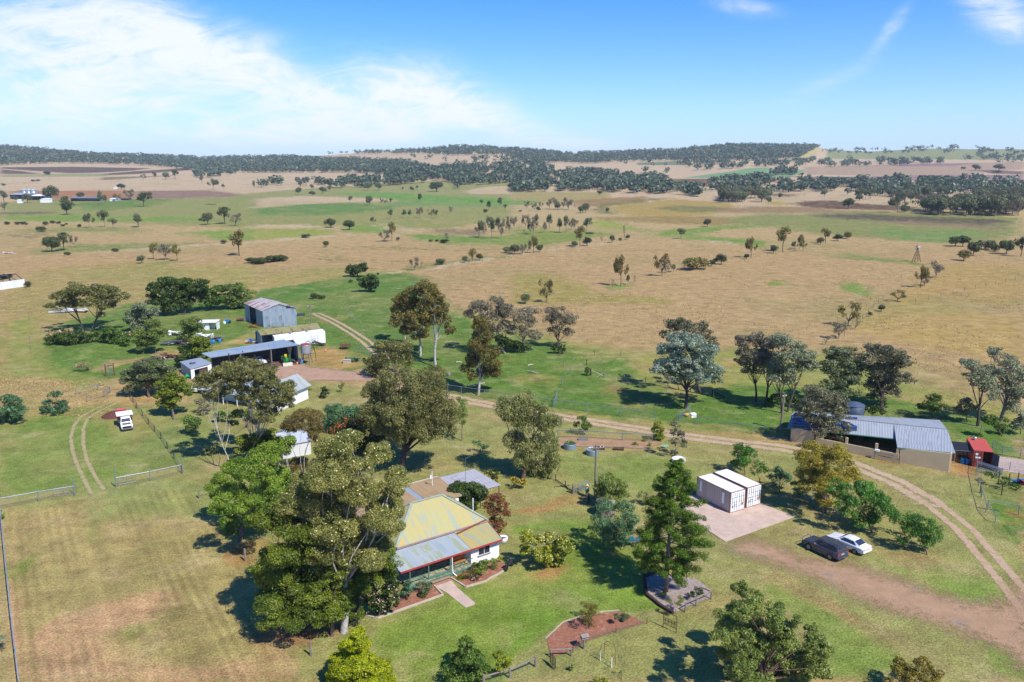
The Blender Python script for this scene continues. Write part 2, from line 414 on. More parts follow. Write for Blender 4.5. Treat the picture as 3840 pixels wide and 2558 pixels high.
L((205, 190, 160), 1, 'B', [(0, 1445), (500, 1365), (840, 1325), (1300, 1272), (1350, 1276), (850, 1335), (480, 1378), (0, 1462)])
L((86, 118, 56), 1, 'B', [(20, 1460), (480, 1382), (860, 1330), (1320, 1282), (1500, 1300), (1600, 1400), (1300, 1568), (0, 1568)])
L((125, 130, 72), 1, 'B', [(1340, 1235), (1560, 1215), (1880, 1160), (2352, 1110), (2352, 1125), (1900, 1180), (1500, 1245), (1350, 1262)])
L((206, 190, 160), 1, 'B', [(1500, 1250), (1900, 1185), (2352, 1125), (2352, 1133), (1950, 1196), (1520, 1260)])
L((98, 136, 60), 1, 'C', [(0, 605), (250, 600), (320, 612), (200, 660), (0, 660)])
L((166, 152, 98), 1, 'C', [(0, 540), (900, 545), (900, 620), (600, 640), (330, 640), (0, 600)])
L((155, 118, 82), 1, 'C', [(560, 620), (780, 600), (1250, 580), (1200, 640), (900, 660), (600, 680)])
L((112, 108, 64), 1, 'C', [(730, 700), (820, 650), (1100, 610), (1500, 590), (1100, 640), (900, 670), (900, 710), (1000, 750), (850, 740)])
L(YEL, 1, 'C', [(890, 690), (1000, 655), (1500, 605), (2000, 640), (2060, 690), (1900, 740), (1500, 765), (1100, 760)])
L((150, 128, 80), 1, 'C', [(720, 770), (1100, 765), (1750, 760), (2352, 790), (2352, 810), (1900, 850), (1500, 830), (800, 800)])
L((120, 116, 72), 1, 'C', [(1290, 690), (1500, 660), (2000, 680), (1950, 720), (1600, 725)])
L((150, 156, 80), 1, 'C', [(730, 810), (880, 795), (1050, 850), (1200, 890), (900, 880), (720, 860)])
L((104, 136, 56), 1, 'C', [(860, 795), (960, 812), (1340, 915), (1290, 925), (1100, 860)])
L((112, 140, 64), 1, 'C', [(1320, 925), (1400, 890), (1750, 860), (2352, 830), (2352, 850), (1900, 890), (1700, 940), (2352, 985), (2352, 1055), (2000, 1010), (1500, 965)])
L((122, 138, 70), 1, 'C', [(0, 880), (300, 890), (700, 905), (930, 910), (900, 940), (740, 960), (400, 1020), (200, 1040), (0, 1035)])
L((206, 190, 160), 1, 'C', [(1680, 978), (1850, 985), (2150, 1028), (1950, 1012)])
L((205, 188, 158), 1, 'C', [(0, 1125), (300, 1065), (600, 1040), (1000, 985), (1010, 990), (700, 1035), (300, 1078), (0, 1135)])
L((150, 132, 82), 1, 'C', [(520, 1075), (1300, 1072), (2352, 1080), (2352, 1086), (1300, 1079), (600, 1080)])
L((158, 148, 84), 2, 'C', [(0, 1300), (250, 1280), (650, 1400), (800, 1480), (1300, 1500), (1500, 1568), (0, 1568), (0, 1440)])
L((104, 140, 62), 1, 'C', [(870, 1400), (1000, 1395), (1150, 1385), (1050, 1430), (930, 1440)])
L((140, 146, 80), 1, 'C', [(1650, 1020), (1800, 1025), (1700, 1035)])
for q in ([(1450, 260), (1600, 250), (1590, 292), (1150, 292), (1150, 270)],): L((100, 118, 92), 1, 'C', q)
L((110, 152, 110), 1, 'C', [(1560, 410), (2050, 345), (2150, 322), (2352, 315), (2352, 412)])
L((96, 60, 58), 1, 'C', [(1430, 420), (2100, 415), (2352, 412), (2352, 440), (1900, 490), (1700, 490), (1500, 450)])
L((110, 152, 110), 1, 'D', [(0, 312), (20, 315), (100, 380), (330, 330), (340, 360), (200, 400), (0, 410)])
L((96, 60, 58), 1, 'D', [(0, 412), (150, 418), (60, 448), (0, 450)])
L((176, 150, 128), 1, 'D', [(330, 310), (900, 290), (1500, 285), (2352, 260), (2352, 330), (1600, 395), (1000, 390), (350, 380)])
L((148, 118, 124), 1, 'D', [(150, 395), (700, 400), (1400, 385), (2352, 380), (2352, 455), (1000, 430), (400, 420)])
L((150, 118, 122), 1, 'D', [(1100, 285), (1700, 275), (2000, 270), (1700, 300), (1200, 305)])
L((110, 80, 78), 1, 'D', [(1900, 335), (2352, 350), (2352, 378), (2050, 370)])
L((104, 78, 66), 1, 'D', [(0, 555), (330, 562), (200, 585), (0, 575)])
L((78, 46, 44), 1, 'D', [(200, 645), (350, 620), (600, 618), (900, 650), (1400, 680), (1400, 718), (900, 702), (400, 690)])
L((172, 154, 80), 1, 'D', [(0, 625), (180, 630), (180, 660), (0, 655)])
L((150, 122, 94), 1, 'D', [(-500, 705), (-150, 672), (250, 675), (700, 710), (1200, 720), (1000, 740), (0, 735), (-400, 725)])
L((130, 134, 80), 1, 'D', [(-420, 790), (-150, 752), (0, 740), (300, 745), (900, 720), (1800, 740), (2100, 755), (2352, 790), (2300, 900), (2100, 1000), (1650, 1010), (900, 960), (200, 900), (-60, 850), (-350, 820)])
L((82, 68, 62), 1, 'D', [(350, 760), (700, 740), (1100, 745), (1500, 765), (2100, 790), (2250, 810), (2100, 850), (1500, 825), (900, 795), (600, 790)])
L((142, 112, 100), 1, 'D', [(950, 800), (1600, 825), (2200, 862), (2050, 885), (1600, 850), (1000, 815)])
L((108, 138, 76), 2, 'D', [(1000, 860), (1400, 900), (1900, 885), (2000, 920), (1700, 1000), (1300, 990), (1000, 930)])
L((100, 130, 58), 1, 'D', [(440, 1105), (700, 1120), (1100, 1155), (1400, 1185), (1400, 1205), (1000, 1180), (600, 1130)])
L((100, 130, 58), 1, 'D', [(1950, 1260), (2352, 1290), (2352, 1322), (2100, 1290)])
L((98, 140, 56), 1, 'D', [(660, 1368), (750, 1372), (870, 1395), (1030, 1500), (900, 1490), (760, 1470)])
L((104, 144, 58), 1, 'D', [(0, 1350), (100, 1365), (230, 1390), (100, 1395), (0, 1385)])
L((128, 136, 70), 1, 'D', [(1640, 1230), (1900, 1245), (2000, 1262), (1700, 1262)])
L((180, 152, 98), 2, 'D', [(1600, 1200), (2352, 1210), (2352, 1568), (900, 1568), (1150, 1500), (1250, 1440)])
L((184, 158, 100), 2, 'H', [(900, 400), (1300, 330), (2352, 480), (2352, 900), (1700, 780), (1000, 650), (740, 600)])
# homestead flats
L((146, 150, 80), 2, 'T', [(1050, 705), (1150, 740), (1320, 790), (1500, 805), (1700, 800), (1900, 810), (2120, 890), (2354, 930), (2354, 1060), (1800, 1000), (1300, 960), (1050, 900)])
L((166, 152, 96), 2, 'T', [(80, 620), (300, 600), (560, 640), (600, 680), (330, 700), (60, 760), (0, 900), (0, 700)])
L((140, 148, 80), 2, 'T', [(0, 760), (60, 720), (100, 790), (230, 850), (240, 900), (0, 880)])
L((88, 122, 54), 1, 'T', [(85, 800), (130, 745), (230, 715), (350, 690), (560, 690), (600, 665), (850, 628), (920, 630), (960, 660), (1050, 720), (1120, 760), (1300, 800), (1420, 815), (1480, 880), (1560, 920), (1700, 880), (1850, 890), (2000, 905), (2120, 935), (2354, 990), (2354, 1050), (1800, 1000), (1300, 955), (1030, 905), (900, 840), (640, 870), (420, 850), (240, 870), (120, 850)])
L((150, 140, 82), 1, 'G', [(0, 985), (300, 1000), (480, 1050), (430, 1085), (100, 1045), (0, 1040)])
L((192, 172, 120), 1, 'G', [(500, 795), (900, 790), (1340, 785), (1340, 815), (950, 812), (600, 805)])
L((180, 156, 100), 1, 'G', [(700, 905), (1000, 903), (1340, 885), (1320, 915), (1000, 910)])
L((176, 154, 96), 1, 'G', [(1880, 860), (2100, 850), (2110, 900), (1880, 930)])
L((150, 110, 76), 1, 'G', [(850, 1110), (1000, 1125), (1150, 1180), (1180, 1200), (1000, 1170), (850, 1140)])
L((150, 110, 76), 1, 'G', [(890, 1205), (1050, 1230), (1200, 1275), (1020, 1250)])
L((176, 158, 104), 1, 'G', [(390, 1310), (700, 1355), (1300, 1420), (1300, 1450), (700, 1395), (400, 1350)])
L((172, 156, 100), 1, 'G', [(1570, 1470), (2000, 1500), (2352, 1540), (2352, 1568), (1600, 1520)])
L((186, 152, 100), 1, 'F', [(480, 760), (620, 740), (900, 800), (1000, 900), (700, 950), (450, 920), (400, 800)])
L((176, 146, 88), 1, 'F', [(620, 470), (740, 480), (760, 510), (660, 500)])
L((165, 120, 86), 1, 'F', [(2180, 885), (2260, 855), (2320, 880), (2230, 905)])
L((196, 166, 110), 1, 'E', [(920, 960), (980, 880), (1200, 860), (1400, 830), (1480, 760), (1700, 770), (1650, 810), (1400, 850), (1100, 900), (960, 950)])
L((186, 162, 106), 1, 'E', [(1970, 740), (2100, 690), (2300, 620), (2352, 640), (2352, 700), (2100, 740)])
L((190, 160, 120), 1, 'E', [(120, 1030), (400, 1060), (650, 1110), (700, 1200), (640, 1290), (300, 1230), (100, 1150), (0, 1130), (0, 1060)])
L(LAWN, 2, 'T', [(0, 880), (240, 900), (430, 860), (640, 870), (860, 890), (1000, 905), (1300, 965), (1800, 1020), (2354, 1080), (2354, 1568), (0, 1568)])
L((190, 160, 112), 1, 'T', [(150, 935), (250, 890), (430, 870), (420, 930), (300, 930), (250, 950)])
L((186, 162, 120), 1, 'T', [(0, 870), (100, 880), (250, 900), (250, 935), (150, 950), (60, 930), (0, 930)])
L((112, 138, 66), 2, 'I', [(0, 240), (250, 170), (620, 90), (1050, 20), (1180, 60), (760, 120), (500, 250), (200, 350), (0, 430)])
L((122, 142, 72), 2, 'T', [(0, 1030), (180, 960), (380, 1000), (430, 1060), (260, 1100), (180, 1110), (0, 1140)])
L((160, 152, 98), 2, 'T', [(260, 940), (330, 960), (400, 1050), (330, 1060), (230, 970)])
L((128, 140, 84), 2, 'T', [(300, 1040), (420, 960), (500, 1000), (500, 1060), (430, 1090)])
L((172, 158, 108), 2, 'T', [(0, 1165), (160, 1150), (260, 1120), (480, 1130), (560, 1300), (600, 1480), (640, 1568), (0, 1568)])
L((140, 150, 92), 2, 'T', [(180, 1110), (440, 1090), (560, 1140), (560, 1200), (380, 1190), (260, 1180), (200, 1260), (230, 1180)])
L((196, 164, 128), 2, 'M', [(100, 560), (180, 760), (250, 1100), (300, 1568), (170, 1568), (60, 800), (40, 100), (100, 100)])
L((196, 162, 126), 2, 'M', [(540, 950), (750, 900), (1250, 760), (1530, 710), (1560, 900), (1300, 1050), (1000, 1080), (1000, 1300), (1300, 1400), (2352, 1350), (2352, 1568), (350, 1568), (300, 1200)])
L((126, 138, 74), 2, 'M', [(120, 540), (260, 400), (380, 380), (330, 500), (200, 560)])
L((130, 138, 78), 2, 'M', [(1050, 1100), (1200, 1050), (1330, 1080), (1280, 1150), (1150, 1190)])
L((130, 134, 76), 2, 'M', [(1480, 920), (1650, 900), (1720, 980), (1520, 990)])
L((168, 116, 72), 1, 'M', [(2040, 430), (2150, 310), (2300, 290), (2352, 330), (2300, 480), (2150, 480)])
L((176, 130, 98), 1, 'N', [(250, 1010), (650, 1000), (820, 1010), (800, 1110), (600, 1100), (500, 1200), (100, 1230), (0, 1180), (0, 1100)])
L((188, 158, 118), 2, 'N', [(0, 1210), (300, 1230), (380, 1380), (300, 1568), (0, 1568)])
L((122, 146, 62), 2, 'T', [(850, 1450), (960, 1400), (1100, 1330), (1200, 1310), (1340, 1190), (1450, 1260), (1490, 1370), (1340, 1390), (1240, 1450), (1160, 1568), (900, 1568)])
L((112, 142, 60), 2, 'O', [(0, 150), (500, 60), (650, 120), (560, 250), (520, 180), (50, 200)])
L((116, 144, 62), 2, 'O', [(0, 700), (500, 620), (1200, 760), (1380, 880), (900, 900), (480, 980), (300, 1150), (200, 1300), (0, 1280)])
L((182, 132, 88), 1, 'O', [(150, 580), (420, 480), (520, 490), (500, 570), (330, 620)])
L((176, 140, 92), 1, 'K', [(20, 1000), (560, 890), (720, 900), (740, 960), (560, 960), (250, 1040), (60, 1050)])
L((196, 160, 108), 1, 'K', [(420, 350), (1280, 370), (1420, 420), (1280, 450), (700, 440), (430, 430)])
L((128, 144, 76), 2, 'K', [(440, 480), (800, 560), (1350, 500), (1700, 700), (1600, 900), (1100, 800), (800, 760), (500, 700)])
L((180, 150, 92), 1, 'L', [(770, 450), (960, 470), (1180, 500), (1180, 560), (900, 540), (700, 480)])
L((184, 140, 100), 1, 'L', [(1660, 570), (1880, 580), (1950, 700), (1850, 720), (1700, 680)])
L((96, 126, 58), 1, 'L', [(2040, 880), (2290, 940), (2352, 1000), (2352, 1300), (2200, 1270), (2050, 1080)])
L((110, 122, 66), 2, 'L', [(1960, 740), (2352, 800), (2352, 900), (2000, 890)])
L((176, 140, 90), 1, 'L', [(2120, 1020), (2280, 1010), (2300, 1060), (2150, 1080)])
L((180, 150, 110), 2, 'P', [(0, 560), (200, 640), (600, 830), (1100, 1200), (1350, 1390), (1250, 1380), (900, 1180), (500, 920), (0, 650)])
L((122, 144, 70), 2, 'P', [(0, 650), (400, 850), (900, 1100), (1300, 1350), (1050, 1568), (600, 1568), (400, 1100), (0, 780)])
L((170, 158, 110), 2, 'P', [(850, 960), (1400, 1250), (1700, 1450), (1500, 1568), (1300, 1300), (900, 1050)])
L((122, 150, 68), 2, 'P', [(760, 380), (1100, 470), (1700, 560), (2200, 700), (2230, 820), (1900, 840), (1550, 760), (1100, 560)])
L((120, 146, 66), 2, 'P', [(1900, 1160), (2100, 1180), (2352, 1420), (2352, 1568), (2000, 1400)])
L((172, 150, 106), 1, 'P', [(1080, 420), (1500, 400), (1640, 470), (1480, 510), (1100, 470)])
# rows: near distances evenly spaced on the ground as seen, far ones geometric
vs_ = np.arange(2760, 715, -3.6)
rr = []
for v in vs_:
    x, y, z = ray(1920, v); rr.append(-CAM_H / z * y)
rr = [3, 12, 24, 36, 46] + rr
while rr[-1] < 5900: rr.append(rr[-1] * (1.0045 if rr[-1] < 3400 else 1.05))
rr = np.array(rr)
ta = np.concatenate([np.linspace(-math.pi, -.86, 60, endpoint=False), np.linspace(-.86, .86, 1350), np.linspace(.86, math.pi, 60)[1:]])
ta[0] = -math.pi; nR, nC = len(rr), len(ta)
RR, TT = np.meshgrid(rr, ta, indexing='ij'); GX = RR * np.sin(TT); GY = RR * np.cos(TT)
gx, gy = GX.ravel(), GY.ravel()
gz = hz(gx, gy)
dist = np.hypot(gx, gy)
colr = np.zeros((len(gx), 3)); _u, _v = proj(gx, gy, gz)
c1 = np.array(alb(*PAL)[:3]); c2 = np.array(alb(190, 168, 124)[:3]); c3 = np.array(alb(*TAN)[:3])
k = np.clip((_v - 700) / 120, 0, 1)[:, None]; k2 = np.clip((_v - 820) / 140, 0, 1)[:, None]
colr = c1 * (1 - k) + c2 * k; colr = colr * (1 - k2) + c3 * k2
front = gy > 10
nz = fbm(gx / 40, gy / 40, 3); nz2 = fbm(gx / 11, gy / 11, 9)
offs = []
for j in range(3):
    wx = (fbm(gx / 7 + 31 * j, gy / 7, 11 + j) - .5); wy = (fbm(gx / 7, gy / 7 + 17 * j, 21 + j) - .5)
    amp = np.clip(dist / 45, 1.2, 14)
    offs.append(proj(gx + wx * amp * 1.6 + (j - 1) * amp * .25, gy + wy * amp * 2.6 + (j - 1) * amp * .45, gz))
for col, soft, P in LAY:
    A_ = np.array(P); x0, y0 = A_.min(0) - 60; x1, y1 = A_.max(0) + 60
    sel = np.nonzero(front & (_u > x0) & (_u < x1) & (_v > y0) & (_v < y1))[0]
    if not len(sel): continue
    f = sum(inpoly(o[0][sel], o[1][sel], P).astype(float) for o in offs) / 3.0
    if soft == 2: f = f * np.clip(.35 + 1.1 * nz2[sel], 0, 1)
    cc = np.array(alb(*col)[:3]); f = (f * .92)[:, None]
    colr[sel] = colr[sel] * (1 - f) + cc * f
# drift of greener and drier grass, and the mower's lanes on the left paddock
gsel = front & (_v > 660)
gg_ = np.clip((nz - .52) * 3.0, 0, 1) * .35; tt_ = np.clip((nz2 - .5) * 3, 0, 1) * .3
colr = np.where(gsel[:, None], colr * (1 - gg_[:, None]) + np.array(alb(128, 140, 82)[:3]) * gg_[:, None], colr)
colr = np.where(gsel[:, None], colr * (1 - tt_[:, None]) + np.array(alb(196, 168, 124)[:3]) * tt_[:, None], colr)
Pm = [px('T', *q) for q in [(20, 1180), (430, 1120), (560, 1280), (640, 1568), (30, 1568)]]
ms = inpoly(_u, _v, Pm) & front
lx = gx * .839 + gy * .545; ly2 = gx * .545 - gy * .839
lane = np.sin(lx * 2 * math.pi / .98 + 2.5 * fbm(lx / 9, ly2 / 25, 5)) * np.clip(fbm(lx / 3, ly2 / 9, 6) * 3 - 1, 0, 1) * .13 + (fbm(lx / 1.6, ly2 / 30, 15, 3) - .5) * .4
colr[ms] *= (1 + lane[ms])[:, None] * np.array([1.04, 1.0, 1.0])
Pm2 = [px('T', *q) for q in [(870, 1440), (1180, 1320), (1480, 1290), (1500, 1370), (1240, 1440), (1170, 1568), (900, 1568)]]
ms = inpoly(_u, _v, Pm2) & front
rd = np.hypot(gx - 14, gy - 79); lane = (fbm(rd / .9, np.arctan2(gy - 79, gx - 14) * 3, 5, 3) - .5) * .22
colr[ms] *= (1 + lane[ms])[:, None]
lum = colr.mean(1, keepdims=True); dr_ = np.clip((colr[:, :1] - colr[:, 1:2]) / .05, 0, 1); colr = np.clip((lum + (colr - lum) * (1.13 - .02 * dr_)) * (np.array([1.0, 1.0, .96]) * (1 - dr_) + np.array([1.0, .965, .925]) * dr_), .01, 1)
idx = (np.arange(nR - 1)[:, None] * nC + np.arange(nC - 1)[None, :]).ravel()
F_ = np.stack([idx, idx + 1, idx + nC + 1, idx + nC], 1)[:, ::-1]
me = npmesh('ground', np.stack([gx, gy, gz], 1), F_, {'gcol': ('POINT', 'FLOAT_COLOR', np.concatenate([colr, np.ones((len(gx), 1))], 1))}, smooth=True)
m, q, p, o = principled('grass ground')
vec = q.obj(); base = q.attr('gcol', 'Color')
nA = q.noise(vec, .9, 6, .68); nB = q.noise(vec, 5.0, 4, .7); nC_ = q.noise(vec, .16, 5, .6, .3)
c = q.mix(q.ramp(nA, .42, .72, 0, .38), base, alb(112, 132, 62)); c = q.mix(q.ramp(nC_, .50, .75, 0, .4), c, alb(206, 180, 136)); nD = q.noise(q.scale(vec, (.5, 1.3, 1)), .22, 7, .72, .6); sc3 = q.new('ShaderNodeSeparateColor'); q.l.new(base, sc3.inputs[0]); dry = q.ramp(q.m('SUBTRACT', sc3.outputs[0], sc3.outputs[1]), -.005, .05); c = q.mix(q.m('MULTIPLY', q.ramp(nD, .50, .68, 0, .42), dry), c, alb(134, 112, 72)); c = q.mix(q.m('MULTIPLY', q.ramp(nD, .5, .7, 0, .4), q.m('SUBTRACT', 1, dry)), c, alb(126, 150, 64)); nE = q.noise(vec, .075, 6, .66, .8); c = q.mix(q.ramp(nE, .55, .72, 0, .4), c, alb(126, 134, 76))
v1 = q.m('MULTIPLY', q.m('MULTIPLY', q.ramp(nA, .25, .75, .78, 1.22), q.ramp(nB, .3, .7, .62, 1.38)), q.ramp(q.noise(vec, .28, 6, .7, .4), .3, .7, .80, 1.2))
mm = q.new('ShaderNodeVectorMath'); mm.operation = 'SCALE'; q.l.new(c, mm.inputs[0]); q.put(mm.inputs['Scale'], v1)
q.put(p.inputs['Base Color'], mm.outputs[0]); p.inputs['Roughness'].default_value = .95; p.inputs['Specular IOR Level'].default_value = .1
b = q.new('ShaderNodeBump'); b.inputs['Strength'].default_value = .75; b.inputs['Distance'].default_value = .22
q.put(b.inputs['Height'], q.m('ADD', q.noise(vec, 2.2, 5, .65), q.m('MULTIPLY', nB, .3))); q.l.new(b.outputs[0], p.inputs['Normal'])
go = link('ground', me, m); go['kind'] = 'structure'

# ------------------------------------------------------------------ roads, yards and beds: sheets laid on the ground with ragged edges
LIFT = [0.012]
def sheet(name, mt, z=None, poly=None, line=None, hw=1.3, res=.3, pad=.5, sink=None, extra=None):
    if poly: P = [W0(*px(poly[0], *p_)) for p_ in poly[1]]
    else: P = [W0(*px(line[0], *p_)) for p_ in line[1]]
    A_ = np.array(P); mg = (hw if line else 0) + pad
    x0, y0 = A_.min(0) - mg; x1, y1 = A_.max(0) + mg
    nx, ny = int((x1 - x0) / res) + 2, int((y1 - y0) / res) + 2
    X, Y = np.meshgrid(x0 + res * np.arange(nx), y0 + res * np.arange(ny), indexing='ij'); X = X.ravel(); Y = Y.ravel()
    n = len(P); best = np.full(X.shape, 1e9); side = np.zeros(X.shape)
    for i in range(n if poly else n - 1):
        ax, ay = P[i]; bx, by = P[(i + 1) % n]; dx, dy = bx - ax, by - ay; l2 = dx * dx + dy * dy + 1e-9
        t = np.clip(((X - ax) * dx + (Y - ay) * dy) / l2, 0, 1)
        d_ = np.hypot(X - ax - t * dx, Y - ay - t * dy); cr = (dx * (Y - ay) - dy * (X - ax)) / math.sqrt(l2)
        upd = d_ < best; side = np.where(upd, np.sign(cr), side); best = np.minimum(best, d_)
    if poly: sd = np.where(inpoly(X, Y, P), best, -best); off = sd * 0
    else: sd = hw - best; off = best * side
    keep = (sd > -pad).reshape(nx, ny)
    cell = keep[:-1, :-1] & keep[1:, :-1] & keep[1:, 1:] & keep[:-1, 1:]
    ii, jj = np.nonzero(cell); a = ii * ny + jj
    F = np.stack([a, a + ny, a + ny + 1, a + 1], 1)
    used = np.unique(F); mp = np.zeros(nx * ny, np.int64); mp[used] = np.arange(len(used)); F = mp[F]
    LIFT[0] += .004; zz = (z if z is not None else LIFT[0]) + hz(X[used], Y[used])
    me = npmesh(name, np.stack([X[used], Y[used], zz], 1), F, {'sd': ('POINT', 'FLOAT', sd[used]), 'off': ('POINT', 'FLOAT', off[used])})
    o = link(name, me, mt); o['kind'] = 'structure'; return o
def edgemat(name, ca_, cb_, cc_=None, rag=.45, twin=None, scale=.8, crisp=False, rough=.9, fine=None):
    m, q, p, o = principled(name); vec = q.obj()
    n = q.noise(vec, scale, 6, .65, .3); n2 = q.noise(vec, 6, 4, .7); c = q.mix(q.ramp(n, .3, .7), ca_, cb_)
    if cc_: c = q.mix(q.ramp(q.noise(vec, scale * .45, 5, .6, .5), .55, .72, 0, .8), c, cc_)
    c = q.mix(q.ramp(n2, .3, .7, .0, .22), c, (.06, .05, .04, 1))
    q.put(p.inputs['Base Color'], c); p.inputs['Roughness'].default_value = rough; p.inputs['Specular IOR Level'].default_value = .15
    sd = q.attr('sd'); en = q.noise(vec, 1.4, 6, .7)
    fn = q.noise(vec, 11, 3, .8)
    en = q.m('ADD', en, q.m('MULTIPLY', q.m('SUBTRACT', fn, .5), (fine or .55) if rag > .2 else .2))
    a = q.ramp(q.m('ADD', sd, q.m('MULTIPLY', q.m('SUBTRACT', en, .5), rag * 4)), 0.08, .12)
    if twin:
        of = q.m('ABSOLUTE', q.attr('off')); w_ = q.m('SUBTRACT', twin[1], q.m('ABSOLUTE', q.m('SUBTRACT', of, twin[0])))
        a2 = q.ramp(q.m('ADD', w_, q.m('MULTIPLY', q.m('SUBTRACT', en, .5), twin[2] * 1.3)), 0, .04); a = q.m('MULTIPLY', a, a2)
    tr = q.new('ShaderNodeBsdfTransparent'); mx = q.new('ShaderNodeMixShader'); q.put(mx.inputs[0], a)
    q.l.new(tr.outputs[0], mx.inputs[1]); q.l.new(p.outputs[0], mx.inputs[2]); q.l.new(mx.outputs[0], o.inputs[0])
    bp = q.new('ShaderNodeBump'); bp.inputs['Strength'].default_value = .4; bp.inputs['Distance'].default_value = .06; q.put(bp.inputs['Height'], n2); q.l.new(bp.outputs[0], p.inputs['Normal'])
    return m
dirt = edgemat('road dirt', alb(220, 192, 156), alb(200, 170, 136), alb(178, 150, 120), .5, (1.0, .75, 1.8))
dirt2 = edgemat('two wheel dirt', alb(216, 186, 150), alb(194, 162, 130), None, .3, (.95, .5, .9))
apron = edgemat('red brown dirt', alb(208, 172, 142), alb(188, 150, 122), alb(168, 146, 128), 1.2, fine=1.2)
yardm = edgemat('yard dirt', alb(202, 164, 128), alb(184, 148, 114), alb(168, 158, 146), 2.2, scale=.5, fine=1.6)
sheet('dirt_road', dirt, line=('T', [(850, 868), (920, 885), (1000, 905), (1080, 922), (1200, 945), (1400, 976), (1600, 1006), (1800, 1030), (1900, 1050), (1960, 1068), (2060, 1108), (2140, 1155)]), hw=1.75)
sheet('dirt_road', dirt2, line=('T', [(2110, 1138), (2150, 1162), (2215, 1215), (2275, 1285), (2330, 1350), (2390, 1430)]), hw=1.75)
sheet('gravel_yard', yardm, poly=('P', [(-330, 330), (-250, 270), (-100, 260), (120, 330), (300, 430), (560, 450), (900, 540), (1250, 640), (1500, 740), (1800, 830), (2050, 860), (2250, 800), (2240, 700), (2420, 700), (2450, 1520), (2352, 1430), (2200, 1280), (1900, 1150), (1500, 1010), (1100, 900), (800, 790), (500, 640), (200, 520), (0, 470), (-250, 400)]), pad=2)
sheet('dirt_driveway', apron, poly=('F', [(-40, 880), (60, 850), (330, 860), (430, 880), (480, 920), (1080, 985), (1130, 1060), (600, 1045), (350, 1068), (150, 1055), (60, 960)]))
sheet('farm_track', dirt2, line=('F', [(560, 435), (660, 480), (760, 530), (900, 615), (1010, 690), (1120, 790), (1180, 850)]), hw=1.6)
trk = edgemat('worn grass wheel track', alb(196, 182, 132), alb(178, 166, 112), None, .25)
for ln in ([(1030, 20), (860, 90), (740, 160), (680, 240), (650, 350), (670, 480), (720, 620), (780, 750), (840, 860)], [(1060, 35), (900, 110), (800, 180), (765, 270), (765, 400), (800, 560), (860, 680), (950, 820)]):
    sheet('wheel_track', trk, line=('I', ln), hw=.38, res=.2, pad=.3)
sheet('dirt_path', apron, line=('E', [(940, 950), (1000, 890), (1200, 862), (1400, 838), (1480, 790)]), hw=.5, res=.25)
mulch = edgemat('bark mulch', alb(186, 128, 100), alb(156, 102, 78), alb(206, 156, 128), .12, scale=3)
gmulch = edgemat('grey mulch', alb(196, 180, 170), alb(164, 142, 132), alb(150, 96, 80), .12, scale=2)
sheet('garden_bed', mulch, poly=('O', [(310, 1170), (470, 1020), (700, 950), (980, 915), (1090, 955), (1240, 1025), (950, 1110), (680, 1200), (540, 1290), (380, 1340), (330, 1290)]), res=.15, pad=.2)
sheet('garden_bed', gmulch, poly=('O', [(1215, 610), (1330, 570), (1700, 620), (1830, 720), (1830, 800), (1680, 860), (1540, 920), (1470, 940), (1370, 880), (1240, 770)]), res=.15, pad=.2)
sheet('garden_bed', mulch, poly=('i', [(20, 1505), (470, 1010), (830, 980), (1015, 1160), (640, 1290), (280, 1430), (80, 1500)]), res=.15, pad=.15)
sheet('garden_bed', mulch, poly=('i', [(1160, 870), (1500, 600), (1990, 560), (2110, 640), (2110, 725), (1960, 820), (1790, 925), (1420, 1030)]), res=.15, pad=.15)
sheet('garden_bed', edgemat('sandy bed', alb(196, 160, 124), alb(176, 136, 100), None, .3), poly=('K', [(400, 345), (700, 350), (1280, 370), (1370, 400), (1250, 455), (800, 435), (420, 425)]), res=.25)
# ------------------------------------------------------------------ plants
class Leaves:
    def __init__(s, seed): s.r = np.random.default_rng(seed); s.V = []; s.T = []
    def ball(s, c, rad, n, ls, asp=.55, tint=.5, hollow=.35, up=.35, droop=0.0):
        """n leaf faces on an ellipsoid clump"""
        r = s.r; n = int(n)
        if n < 1: return
        d = r.normal(size=(n, 3)); d /= np.linalg.norm(d, axis=1)[:, None]
        k = (1 - hollow * r.random(n) ** 1.6)[:, None]
        P = np.array(c) + d * np.array(rad) * k
        nrm = d * .8 + r.normal(size=(n, 3)) * .55; nrm[:, 2] += up; nrm /= np.linalg.norm(nrm, axis=1)[:, None]
        t = r.normal(size=(n, 3)); t[:, 2] -= droop * 2; t -= nrm * (t * nrm).sum(1)[:, None]; t /= np.linalg.norm(t, axis=1)[:, None] + 1e-9
        b = np.cross(nrm, t); L_ = (ls * (.65 + .7 * r.random(n)))[:, None]
        a1 = P - t * L_ * .5; a2 = P + b * L_ * asp * .5; a3 = P + t * L_ * .5; a4 = P - b * L_ * asp * .5
        s.V.append(np.stack([a1, a2, a3, a4], 1).reshape(-1, 3)); s.T.append(np.clip(tint + r.normal(size=n) * .27, 0, 1))
    def mesh(s, name):
        if not s.V: s.ball((0, 0, .3), (.1, .1, .1), 3, .1)
        V = np.concatenate(s.V); n = len(V) // 4; F = np.arange(n * 4).reshape(n, 4)
        V[:, 2] = np.maximum(V[:, 2], .03)
        return npmesh(name, V, F, {'tint': ('FACE', 'FLOAT', np.concatenate(s.T))})
